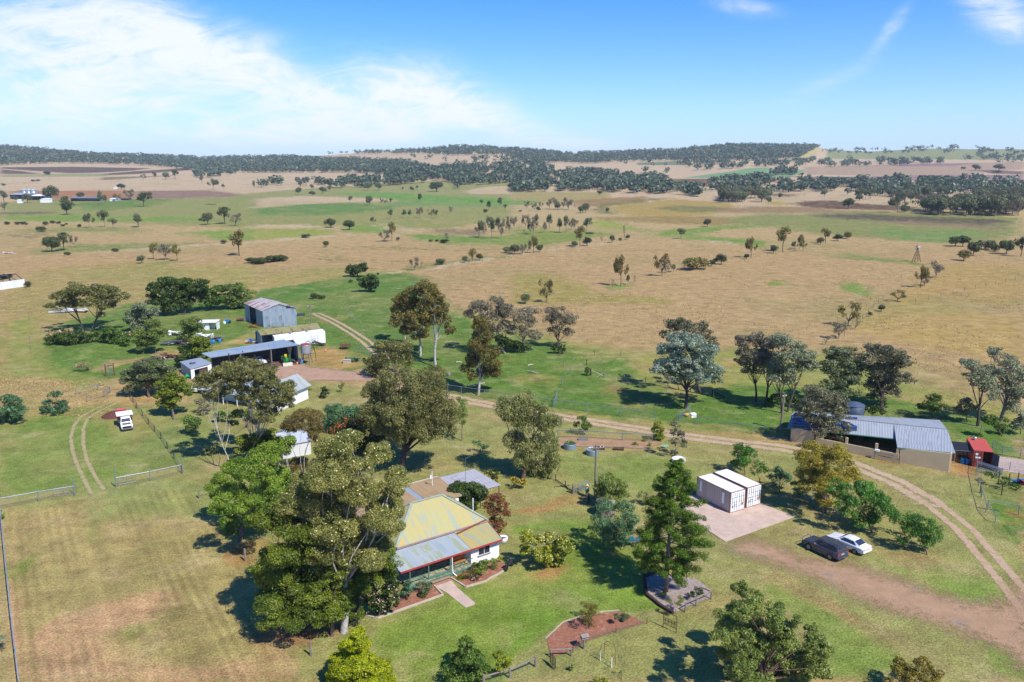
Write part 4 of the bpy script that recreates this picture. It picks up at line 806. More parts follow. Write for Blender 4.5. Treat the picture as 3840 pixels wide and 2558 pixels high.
plant('olive_tree', 'rusty olive-green treetop at the bottom right', 'tree', ('P', 1340, 1760), Z('P', (1250, 1490, 110, 60), (1390, 1440, 110, 50), (1500, 1480, 100, 60), (1170, 1560, 90, 50), (1350, 1550, 130, 60), (1520, 1570, 90, 50)), 'rust', 'brown', cover=.9, ls=.22, trunk=.16, bright=.45)
plant('hibiscus_shrub', 'large dark shrub covered in pale pink flowers below the verandah', 'shrub', ('N', 1130, 960), Z('N', (1020, 700, 70, 60), (1120, 740, 90, 70), (1230, 700, 80, 60), (1000, 820, 80, 60), (1130, 850, 110, 70), (1250, 820, 80, 70), (1180, 910, 70, 40), (1290, 740, 50, 60)), 'dark', 'brown', cover=.95, ls=.2, asp=.6, flower='pink', flow_n=.09, bright=.5, depth=.6)
plant('shrub', 'dark blue-green upright shrub at the end of the verandah bed', 'shrub', ('N', 1390, 820), Z('N', (1390, 680, 45, 40), (1380, 750, 60, 50)), 'teal', 'brown', cover=1, ls=.16, bright=.05, asp=.6)
plant('shrub', 'grey-green rounded shrub left of the front steps', 'shrub', ('N', 1545, 770), Z('N', (1510, 680, 45, 40), (1580, 690, 50, 45), (1545, 720, 60, 35)), 'tank', 'brown', cover=1, ls=.16, asp=.5)
plant('strappy_plant', 'lime strap-leaved clump below the grey-green rounded shrub', 'plant', ('N', 1535, 795), Z('N', (1535, 770, 35, 22)), 'lime', 'brown', cover=.8, ls=.3, asp=.12, bright=.3)
plant('shrub', 'glossy bright green shrub under the bedroom window', 'shrub', ('N', 2060, 590), Z('N', (2030, 490, 50, 45), (2100, 480, 50, 45), (2070, 540, 60, 45)), 'bright', 'brown', cover=1, ls=.17, asp=.6, bright=.25)
plant('shrub', 'rusty green shrub right of the front steps', 'shrub', ('N', 1960, 630), Z('N', (1920, 570, 45, 38), (1980, 570, 50, 38)), 'brownolive', 'brown', cover=.9, ls=.16, bright=.5)
plant('shrub', 'thin green shrub near the house corner', 'shrub', ('N', 2185, 540), Z('N', (2180, 460, 35, 40), (2200, 500, 40, 35)), 'pepper', 'brown', cover=.7, ls=.18, asp=.3)
plant('shrub', 'small lime shrub right at the house corner', 'shrub', ('N', 2245, 470), Z('N', (2240, 430, 24, 25)), 'lime', 'brown', cover=.8, ls=.15)
plant('flower_plant', 'small magenta flowers in the bark bed', 'plant', ('i', 1570, 915), Z('i', (1570, 885, 34, 22)), 'dark', 'brown', cover=.8, ls=.14, flower='pink', flow_n=.5)
plant('strappy_plant', 'lime strap-leaved clump beside the front steps', 'plant', ('i', 1320, 890), Z('i', (1320, 855, 50, 28)), 'lime', 'brown', cover=.8, ls=.26, asp=.12, bright=.3)
plant('shrub', 'clipped round dark-green shrub against the homestead roof', 'shrub', ('J', 1960, 1030), Z('J', (1850, 810, 80, 40), (1960, 800, 100, 40), (2060, 850, 70, 50), (1880, 870, 80, 50), (1990, 900, 100, 55), (1950, 960, 80, 45)), 'dark', 'brown', cover=1, ls=.3, asp=.22, sub=20, bright=.6, depth=.7)
plant('crepe_myrtle', 'reddish-brown autumn tree at the corner of the homestead', 'tree', ('J', 2200, 1225), Z('J', (2180, 920, 80, 45), (2270, 950, 60, 45), (2130, 990, 70, 45), (2220, 1020, 90, 50), (2310, 1040, 50, 50), (2180, 1110, 60, 40), (2240, 1150, 60, 40)), 'redbrown', 'brown', cover=.62, ls=.22, trunk=.1, stems=3)
plant('flowering_shrub', 'shrub with bright yellow flowers beside the weeping tree', 'shrub', ('K', 50, 815), Z('K', (20, 750, 50, 35), (90, 760, 40, 35)), 'dark', 'brown', cover=.9, flower='yellow', flow_n=.5, ls=.22)
plant('flowering_shrub', 'green shrub tipped yellow at the patio roof corner', 'shrub', ('J', 2170, 780), Z('J', (2140, 680, 50, 25), (2200, 690, 50, 30), (2190, 740, 60, 30)), 'dark', 'brown', cover=.9, flower='yellow', flow_n=.18, ls=.24, bright=.6)
plant('bush', 'yellow-green small bush behind the reddish tree', 'bush', ('J', 2280, 940), Z('J', (2270, 900, 30, 22)), 'lime', 'brown', cover=.8, bright=.2)
plant('shrub', 'green shrub against the far wall of the homestead', 'shrub', ('J', 1350, 800), Z('J', (1330, 740, 50, 35), (1380, 750, 40, 30)), 'mid', 'brown', cover=.9)
plant('small_tree', 'round bushy young tree by the near pipe fence', 'tree', ('K', 640, 325), Z('K', (640, 180, 50, 30), (600, 220, 45, 30), (680, 230, 50, 30), (645, 270, 50, 30)), 'mid', 'grey', cover=.7, ls=.3, asp=.35)
plant('conifer', 'compact golden-green conifer at the corner of the pipe fence', 'conifer', ('K', 1345, 370), Z('K', (1345, 225, 45, 35), (1345, 280, 62, 45), (1350, 330, 55, 30)), 'golden', 'brown', cover=1, ls=.26, asp=.3, bright=.1, depth=.3)
plant('small_tree', 'thin grey-leaved tree growing beside the round white planter', 'tree', ('K', 1495, 525), Z('K', (1500, 230, 50, 35), (1480, 290, 50, 40), (1540, 320, 50, 40), (1500, 380, 45, 35), (1580, 400, 30, 50)), 'darkgrey', 'grey', cover=.6, ls=.3, trunk=.07)
plant('bush', 'low teal-leaved bush below the weeping tree branches', 'bush', ('J', 2060, 480), Z('J', (2030, 400, 50, 30), (2100, 420, 50, 28)), 'teal', 'brown', cover=.6, asp=.25)
plant('shrub', 'brown twiggy shrub in the bark garden bed', 'shrub', ('O', 700, 1085), Z('O', (700, 900, 60, 40), (660, 960, 60, 50), (750, 950, 70, 50), (710, 1020, 70, 45)), 'rust', 'brown', cover=.42, ls=.2, asp=.15, twigs=5, stems=4, bright=.15, trunk=.05)
plant('shrub', 'low grey-green mound shrub in the bark garden bed', 'shrub', ('O', 1010, 1010), Z('O', (970, 965, 40, 30), (1030, 970, 55, 35), (1010, 990, 60, 22)), 'tank', 'brown', cover=1, ls=.16, asp=.2)
plant('shrub', 'tiny round cream-flowered shrub beside the open garden gate', 'shrub', ('O', 548, 1462), Z('O', (548, 1425, 36, 30)), 'mid', 'brown', cover=1, flower='cream', flow_n=.2, ls=.13)
plant('shrub', 'lime-green shrub at the bottom edge below the metal arch', 'shrub', ('O', 810, 1610), Z('O', (780, 1545, 45, 35), (850, 1550, 45, 35)), 'lime', 'brown', cover=.9, ls=.16, bright=.3)
plant('sapling', 'thin wispy sapling casting a leafy shadow near the metal arch', 'sapling', ('O', 1005, 1545), Z('O', (1000, 1350, 30, 40), (1030, 1410, 30, 40), (1000, 1480, 25, 30)), 'tank', 'brown', cover=.16, ls=.18, trunk=.03)
plant('creeper', 'feathery green creeper on the rusty iron trellis', 'plant', ('O', 1500, 960), Z('O', (1460, 830, 40, 30), (1540, 810, 45, 30), (1510, 860, 50, 25)), 'pepper', 'brown', cover=.6, ls=.2, asp=.2, trunk=.03)
plant('bush', 'mounded green and rust shrub under the dark conifer', 'bush', ('O', 1700, 790), Z('O', (1710, 720, 40, 30), (1650, 760, 45, 25), (1730, 765, 35, 25)), 'dark', 'brown', cover=.9, ls=.17)
plant('bush', 'small lime shrub at the conifer trunk', 'bush', ('O', 1395, 795), Z('O', (1395, 760, 30, 25)), 'lime', 'brown', cover=.9, ls=.15, bright=.2)
# --- left side and sheds
plant('umbrella_tree', 'broad umbrella-crowned gum on forked dark trunks left of the sheds', 'tree', ('E', 800, 605), Z('E', (560, 270, 90, 45), (720, 190, 110, 50), (880, 230, 110, 60), (1010, 240, 90, 50), (480, 360, 60, 25), (640, 330, 110, 45), (800, 330, 120, 45), (960, 340, 90, 45), (1060, 280, 60, 50), (930, 440, 35, 25), (640, 240, 80, 50)), 'olive', 'dark', cover=.75, trunk=.36, stems=2, bright=.4, twigs=3, trunk_to=.4)
plant('bush', 'dark green thicket under the umbrella-crowned gum', 'bush', ('E', 640, 720), Z('E', (470, 670, 60, 40), (560, 650, 70, 50), (650, 670, 90, 50), (760, 660, 80, 50), (640, 620, 60, 35)), 'dark', 'brown', cover=.9, bright=.6)
plant('bush', 'bright green thicket right of the umbrella-crowned gum', 'bush', ('E', 1010, 730), Z('E', (900, 630, 70, 45), (1000, 640, 80, 55), (1080, 680, 80, 55), (1120, 750, 60, 45), (1000, 590, 60, 30), (1160, 700, 50, 50)), 'mid', 'brown', cover=.9, bright=.3)
plant('bush', 'dead straw-coloured brush on the grassy bank', 'bush', ('E', 500, 660), Z('E', (500, 625, 70, 25), (600, 590, 70, 30), (1190, 660, 50, 30)), 'straw', 'brown', cover=.4)
plant('gum_tree', 'blue-grey bushy tree beside the scrap heap', 'tree', ('E', 1240, 600), Z('E', (1270, 370, 60, 40), (1200, 420, 60, 40), (1330, 420, 80, 45), (1410, 420, 60, 35), (1220, 490, 70, 50), (1320, 490, 80, 50), (1250, 560, 70, 40)), 'greygreen', 'dark', cover=.8, bright=.35)
plant('windbreak_tree', 'tall dark-green dense tree at the left of the windbreak', 'tree', ('E', 1530, 450), Z('E', (1510, 140, 90, 50), (1420, 200, 80, 60), (1550, 220, 100, 60), (1390, 290, 70, 50), (1500, 320, 90, 60), (1560, 380, 80, 45)), 'dark', 'dark', cover=.9, bright=.55, trunk=.3)
plant('windbreak_tree', 'dark-green windbreak tree in the middle of the row', 'tree', ('E', 1700, 430), Z('E', (1680, 150, 90, 50), (1780, 190, 90, 50), (1650, 250, 90, 60), (1760, 270, 90, 50), (1680, 340, 90, 50), (1850, 170, 60, 60)), 'dark', 'dark', cover=.9, bright=.7, trunk=.3)
plant('windbreak_tree', 'olive-green pair of crowns joining the windbreak behind the hay shed', 'tree', ('E', 1930, 400), Z('E', (1880, 240, 80, 45), (1980, 210, 80, 45), (1900, 320, 90, 45), (2010, 290, 90, 50)), 'mid', 'dark', cover=.9, bright=.3, trunk=.25)
plant('windbreak_tree', 'windbreak tree with thin grey top beside the hay shed', 'tree', ('E', 2180, 390), Z('E', (2110, 200, 70, 40), (2200, 190, 70, 45), (2100, 290, 80, 50), (2220, 270, 90, 60), (2170, 340, 80, 40), (2290, 250, 50, 50)), 'pepper', 'dark', cover=.8, bright=.4, trunk=.22)
plant('pepper_tree', 'soft grey-green pepper tree beside the grassy bank', 'tree', ('E', 1310, 805), Z('E', (1400, 530, 80, 45), (1300, 600, 80, 50), (1430, 610, 70, 50), (1270, 680, 80, 45), (1380, 680, 80, 45), (1310, 740, 70, 30), (1240, 620, 50, 50)), 'pepper', 'brown', cover=.72, asp=.3, bright=.45, trunk=.16)
plant('pepper_tree', 'airy grey-green tree between the scrap heaps', 'tree', ('E', 1740, 700), Z('E', (1690, 520, 70, 40), (1780, 510, 80, 40), (1720, 590, 80, 45), (1820, 570, 70, 45), (1700, 640, 60, 35)), 'pepper', 'brown', cover=.5, asp=.3, bright=.4, trunk=.14)
plant('citrus_tree', 'rounded bright green tree against the machinery shed', 'tree', ('E', 1810, 850), Z('E', (1800, 680, 70, 40), (1880, 700, 60, 45), (1750, 740, 70, 45), (1850, 760, 90, 45), (1790, 800, 90, 35)), 'rich', 'brown', cover=1, bright=.7, trunk=.2)
plant('citrus_tree', 'shaded dark tree under the rounded bright green one', 'tree', ('E', 1665, 930), Z('E', (1690, 770, 40, 60), (1660, 860, 50, 45), (1700, 880, 40, 40)), 'dark', 'brown', cover=.9, bright=.3)
plant('pepper_tree', 'wide dark olive pepper tree beside the truck paddock fence', 'tree', ('E', 1372, 1200), Z('E', (1340, 890, 110, 45), (1460, 910, 90, 50), (1230, 960, 100, 50), (1370, 980, 120, 55), (1500, 970, 90, 55), (1180, 1040, 80, 45), (1300, 1070, 110, 50), (1430, 1080, 90, 45), (1200, 1120, 70, 35)), 'tank', 'brown', cover=.85, asp=.3, bright=.6, trunk=.28)
plant('citrus_tree', 'yellow-tinged green tree in front of the second cottage', 'tree', ('E', 1590, 1385), Z('E', (1560, 1010, 60, 35), (1500, 1070, 80, 45), (1610, 1060, 80, 45), (1540, 1140, 100, 50), (1660, 1120, 80, 50), (1720, 1150, 60, 40), (1480, 1200, 60, 50), (1590, 1210, 90, 45), (1460, 1260, 40, 30), (1560, 1270, 70, 45)), 'rich', 'brown', cover=.95, bright=.72, trunk=.2)
plant('gum_tree', 'open gum with pale bare stems in front of the second cottage', 'tree', ('I', 2150, 645), Z('E', (1880, 1030, 60, 35), (1990, 980, 70, 40), (2110, 930, 60, 40), (2060, 1010, 70, 35), (2200, 960, 70, 40), (2290, 1000, 60, 40), (1860, 1100, 50, 30), (2180, 1050, 60, 30)) + Z('F', (30, 1000, 50, 40), (120, 1110, 60, 40), (240, 1180, 60, 50), (60, 1170, 60, 35), (200, 1300, 45, 50), (40, 1270, 50, 35), (10, 1400, 50, 30), (100, 1370, 60, 30), (60, 1090, 60, 35), (150, 1230, 60, 35)) + Z('E', (2040, 1120, 70, 35), (2180, 1130, 70, 35), (2270, 1200, 60, 35), (1960, 1180, 60, 30)),
      'olive', 'pale', cover=.9, asp=.4, trunk=.15, stems=2, twigs=3, trunk_to=.35, bright=.45, grow=1.6, depth=.5)
plant('shrub', 'bushy green shrub on the lawn right of the truck paddock', 'shrub', ('E', 1800, 1530), Z('E', (1730, 1410, 60, 35), (1800, 1430, 60, 45), (1760, 1480, 60, 40)), 'mid', 'grey', cover=.8)
plant('shrub', 'clipped grey-green hedge shrub on the cottage lawn', 'shrub', ('I', 1930, 515), Z('I', (1890, 440, 50, 35), (1970, 440, 50, 35), (1930, 480, 60, 30)), 'tank', 'brown', cover=.95)
plant('bush', 'dark green bush at the cottage wall', 'bush', ('E', 2050, 1430), Z('E', (2010, 1360, 50, 40), (2080, 1370, 45, 40)), 'mid', 'brown', cover=.9, bright=.3)
plant('bush', 'grey twiggy bush beside the cottage steps', 'bush', ('E', 1880, 1360), Z('E', (1850, 1240, 60, 40), (1920, 1220, 50, 50), (1880, 1300, 60, 30)), 'sparse', 'pale', cover=.4, twigs=5)
plant('citrus_tree', 'yellow-green crown behind the she-oak', 'tree', ('J', 90, 520), Z('J', (50, 320, 60, 50), (140, 310, 60, 50), (60, 400, 70, 50), (150, 380, 60, 50)), 'rich', 'brown', cover=.95, bright=.8)
plant('jacaranda_tree', 'green leafy tree beside the cottage gable', 'tree', ('F', 150, 1120), Z('F', (140, 1000, 45, 25), (170, 1040, 45, 30), (110, 1045, 35, 30)), 'rich', 'brown', cover=.9, bright=.5)
plant('sapling', 'yellowish sapling on the cottage lawn', 'sapling', ('F', 483, 1190), Z('F', (470, 1110, 28, 20), (495, 1135, 24, 18)), 'lime', 'brown', cover=.5, trunk=.05)
plant('shrub', 'round dark glossy shrub on the cottage lawn', 'shrub', ('F', 635, 1210), Z('F', (625, 1130, 36, 30), (655, 1150, 34, 32), (620, 1170, 36, 28)), 'dark', 'brown', cover=1, bright=.25)
plant('sapling', 'upright green sapling near the red dirt driveway', 'sapling', ('F', 785, 1155), Z('F', (785, 1080, 25, 25), (780, 1110, 22, 22)), 'mid', 'brown', cover=.5, trunk=.05)
plant('wattle_tree', 'feathery blue-green thicket at the left picture edge', 'tree', ('E', 90, 1440), Z('E', (40, 1220, 70, 40), (130, 1240, 70, 40), (60, 1310, 90, 45), (170, 1330, 90, 45), (80, 1390, 90, 35)), 'teal', 'brown', cover=.75, asp=.25, ls=.6, bright=.35)
plant('wattle_tree', 'feathery blue-green small tree right of the left-edge thicket', 'tree', ('E', 465, 1350), Z('E', (490, 1180, 45, 35), (440, 1250, 60, 30), (540, 1260, 50, 30), (420, 1310, 60, 30), (520, 1310, 60, 30)), 'teal', 'brown', cover=.65, asp=.25, ls=.6, bright=.35)
plant('bush', 'dry brown grass clumps beside the wire gate', 'bush', ('E', 760, 960), Z('E', (720, 910, 35, 25), (800, 960, 30, 20), (770, 890, 50, 14)), 'straw', 'brown', cover=.6, asp=.2)
plant('bush', 'small green bush at the left fence line', 'bush', ('I', 15, 1095), Z('I', (10, 1050, 32, 38)), 'bright', 'brown', cover=.9, bright=.2)
plant('bush', 'grey-green bush outside the left fence', 'bush', ('M', 10, 1290), Z('M', (10, 1200, 40, 65)), 'greygreen', 'brown', cover=.8)
plant('round_tree', 'ball-shaped dark-green tree alone on the green rise', 'tree', ('F', 1040, 235), Z('F', (980, 120, 45, 38), (1060, 105, 60, 42), (1090, 150, 45, 40), (1010, 170, 55, 35), (1070, 180, 50, 28)), 'dark', 'dark', cover=1, bright=.6, trunk=.3)
plant('round_tree', 'dense two-lobed tree just behind the ball-shaped tree', 'tree', ('F', 930, 95), Z('F', (880, 30, 60, 48), (960, 20, 60, 45), (990, 0, 40, 35)), 'dark', 'dark', cover=1, bright=.55, trunk=.3)
plant('citrus_tree', 'dense deep-green tree between the she-oak and the flowering gum', 'tree', ('J', 300, 1010), Z('J', (180, 820, 120, 90), (320, 800, 120, 80), (240, 900, 130, 90), (420, 860, 110, 80), (60, 720, 90, 80)), 'dark', 'brown', cover=.95, bright=.5)
plant('bush', 'green shrubs along the cottage front under the open gum', 'bush', ('E', 2270, 1480), Z('E', (2190, 1350, 60, 40), (2290, 1400, 60, 40), (2140, 1430, 50, 35)) + Z('F', (40, 1430, 50, 30)), 'mid', 'brown', cover=.9, bright=.4)
plant('citrus_tree', 'olive-green leafy tree right below the pale garden shed', 'tree', ('I', 2300, 620), Z('I', (2230, 380, 70, 60), (2320, 350, 60, 60), (2280, 450, 80, 60), (2200, 480, 60, 50), (2340, 520, 50, 50)), 'rich', 'brown', cover=.95, bright=.6)
plant('broadleaf_tree', 'leafy olive-green tree in front of the tall gum trunk', 'tree', ('N', 700, 1145), Z('N', (690, 560, 150, 120), (830, 700, 120, 110), (640, 400, 140, 110), (840, 480, 120, 100), (740, 860, 120, 100), (600, 700, 130, 110)), 'rich', 'brown', cover=.8, bright=.62, depth=.4)
plant('bush', 'weedy green bushes in the yard at the right edge', 'bush', ('L', 2180, 800), Z('L', (2080, 700, 50, 30), (2180, 740, 60, 35), (2280, 800, 60, 30), (2150, 860, 50, 25)), 'mid', 'brown', cover=.6, bright=.3)
def tuft_pine():
    """open-crowned conifer: level branches ending in upturned tufts"""
    B = gp('O', 1412, 738); s_ = B.y / FPX; t = thing('hoop_pine', 'tall dark conifer with tufted branches in the fenced garden corner', 'conifer', B)
    H = up_at(B, 'K', 1475, 535); rng = random.Random(4); mb = MB(); lv = Leaves(4)
    tp = [Vector((0, 0, -.1)), Vector((.05, 0, H * .3)), Vector((.25, 0, H * .65)), Vector((.55, 0, H * .97))]
    mb.tube(tp, [.27, .2, .12, .03], 8)
    nb = 66
    nb = 90
    for i in range(nb):
        f = (i + .5) / nb; z = H * (.13 + .85 * f); a = i * 2.4 + rng.uniform(-.3, .3)
        Lb = float(np.interp(f, [0, .12, .3, .5, .7, .85, 1], [.62, .8, 1, .86, .6, .4, .1])) * 3.9 * rng.uniform(.62, 1.12)
        x0 = .6 * (z / H) ** 1.3
        d = Vector((math.cos(a), math.sin(a), 0)); p0 = Vector((x0, 0, z)); p1 = p0 + d * Lb * .55 + Vector((0, 0, -.05 * Lb)); p2 = p0 + d * Lb + Vector((0, 0, .12 * Lb))
        mb.tube([p0, p1, p2], [.05, .035, .015], 5)
        for k in range(int(6 + Lb * 3.4)):
            g_ = rng.uniform(.42, 1.05) if Lb > 1.2 else rng.uniform(.1, 1.05)
            q = p0.lerp(p2, g_) + Vector((rng.uniform(-.25, .25), rng.uniform(-.25, .25), rng.uniform(-.1, .25))) * (.4 + Lb * .22)
            r = rng.uniform(.30, .56) * (.7 + .3 * (1 - f))
            lv.ball(q, (r, r, r * .85), 95 * r / .4, .17, .3, .25 + .5 * rng.random(), .5, .5, -.4)
    mb.build('trunk', BARK['grey'], t, smooth=True); link('crown', lv.mesh('crown'), LM['conifer'], t)
tuft_pine()
print('LEAVES', NL)
# ------------------------------------------------------------------ paddock trees: one of each kind built with its parts, then copied
def template(kind, seed):
    """height 1, crown width about 1"""
    rng = random.Random(seed); lv = Leaves(seed); mb = MB()
    if kind == 'g':      # clear trunk, clumped crown
        cs = [(rng.uniform(-.3, .3), rng.uniform(-.3, .3), rng.uniform(.5, .84), rng.uniform(.12, .2)) for _ in range(9)] + [(0, 0, .8, .18)]
        ls, cov, tz, tr = .065, 1.0, .45, .025
    elif kind == 'r':
        cs = [(rng.uniform(-.28, .28), rng.uniform(-.28, .28), rng.uniform(.36, .76), rng.uniform(.18, .25)) for _ in range(9)] + [(0, 0, .6, .36)]
        ls, cov, tz, tr = .075, 1.0, .3, .03
    elif kind == 'b':    # thin greyish crown on several stems
        cs = [(rng.uniform(-.36, .36), rng.uniform(-.36, .36), rng.uniform(.42, .86), rng.uniform(.11, .19)) for _ in range(12)]
        ls, cov, tz, tr = .055, .62, .25, .022
    elif kind == 't':    # bare
        cs = [(rng.uniform(-.42, .42), rng.uniform(-.4, .4), rng.uniform(.45, .92), rng.uniform(.1, .16)) for _ in range(14)]
        ls, cov, tz, tr = .04, .10, .2, .02
    else:                # bush
        cs = [(rng.uniform(-.3, .3), rng.uniform(-.28, .28), rng.uniform(.3, .62), rng.uniform(.24, .36)) for _ in range(7)]
        ls, cov, tz, tr = .10, 1.0, .15, .03
    limb(mb, (0, 0, -.03), (rng.uniform(-.04, .04), 0, tz), tr, tr * .7, .05, rng, 6, 3)
    for (x, y, z, r) in cs:
        limb(mb, (0, 0, tz * rng.uniform(.6, 1)), (x, y, z), tr * .5, tr * .15, .12, rng, 4, 3)
        for i in range(4 if kind != 't' else 7):
            d = Vector((rng.gauss(0, 1), rng.gauss(0, 1), rng.gauss(0, 1) + .3)).normalized() * r * .9
            if kind in 'tb': limb(mb, (x, y, z), Vector((x, y, z)) + d * 1.2, tr * .18, tr * .06, .1, rng, 3, 2)
            lv.ball(Vector((x, y, z)) + d * .7, (r * .55,) * 3, cov * 5 * r * r * .5 / (ls * ls * .55), ls, .6, rng.uniform(.2, .8), .4)
        lv.ball((x, y, z), (r, r, r), cov * 7 * r * r / (ls * ls * .6) * .55, ls, .6, rng.uniform(.3, .7), .5)
    me = bpy.data.meshes.new('trunk'); me.from_pydata([tuple(v) for v in mb.v], [], mb.f); me.update(); me.polygons.foreach_set('use_smooth', np.ones(len(me.polygons), bool))
    return me, lv.mesh('crown')
TPL = {}
def far_tree(kind, colr_, pos, wd, ht, name, label, cat, group, seed):
    rng = random.Random(seed); key = (kind, colr_, rng.randrange(3))
    if key not in TPL:
        t_me, c_me = template(kind, hash((kind, key[2])) % 9973 if False else (ord(kind) * 31 + key[2] * 7))
        t_me.materials.append(BARK['dark' if colr_ in ('fard', 'farolive') else 'grey']); c_me.materials.append(LM[colr_]); TPL[key] = (t_me, c_me)
    t_me, c_me = TPL[key]
    t = bpy.data.objects.new(name, None); COL.objects.link(t); t.location = pos; t.rotation_euler = (0, 0, rng.uniform(0, 6.28)); t.scale = (wd, wd, ht)
    tag(t, label, cat, group)
    a = bpy.data.objects.new('trunk' if kind != 's' else 'stem', t_me); COL.objects.link(a); a.parent = t
    b_ = bpy.data.objects.new('crown' if kind != 's' else 'foliage', c_me); COL.objects.link(b_); b_.parent = t
    return t
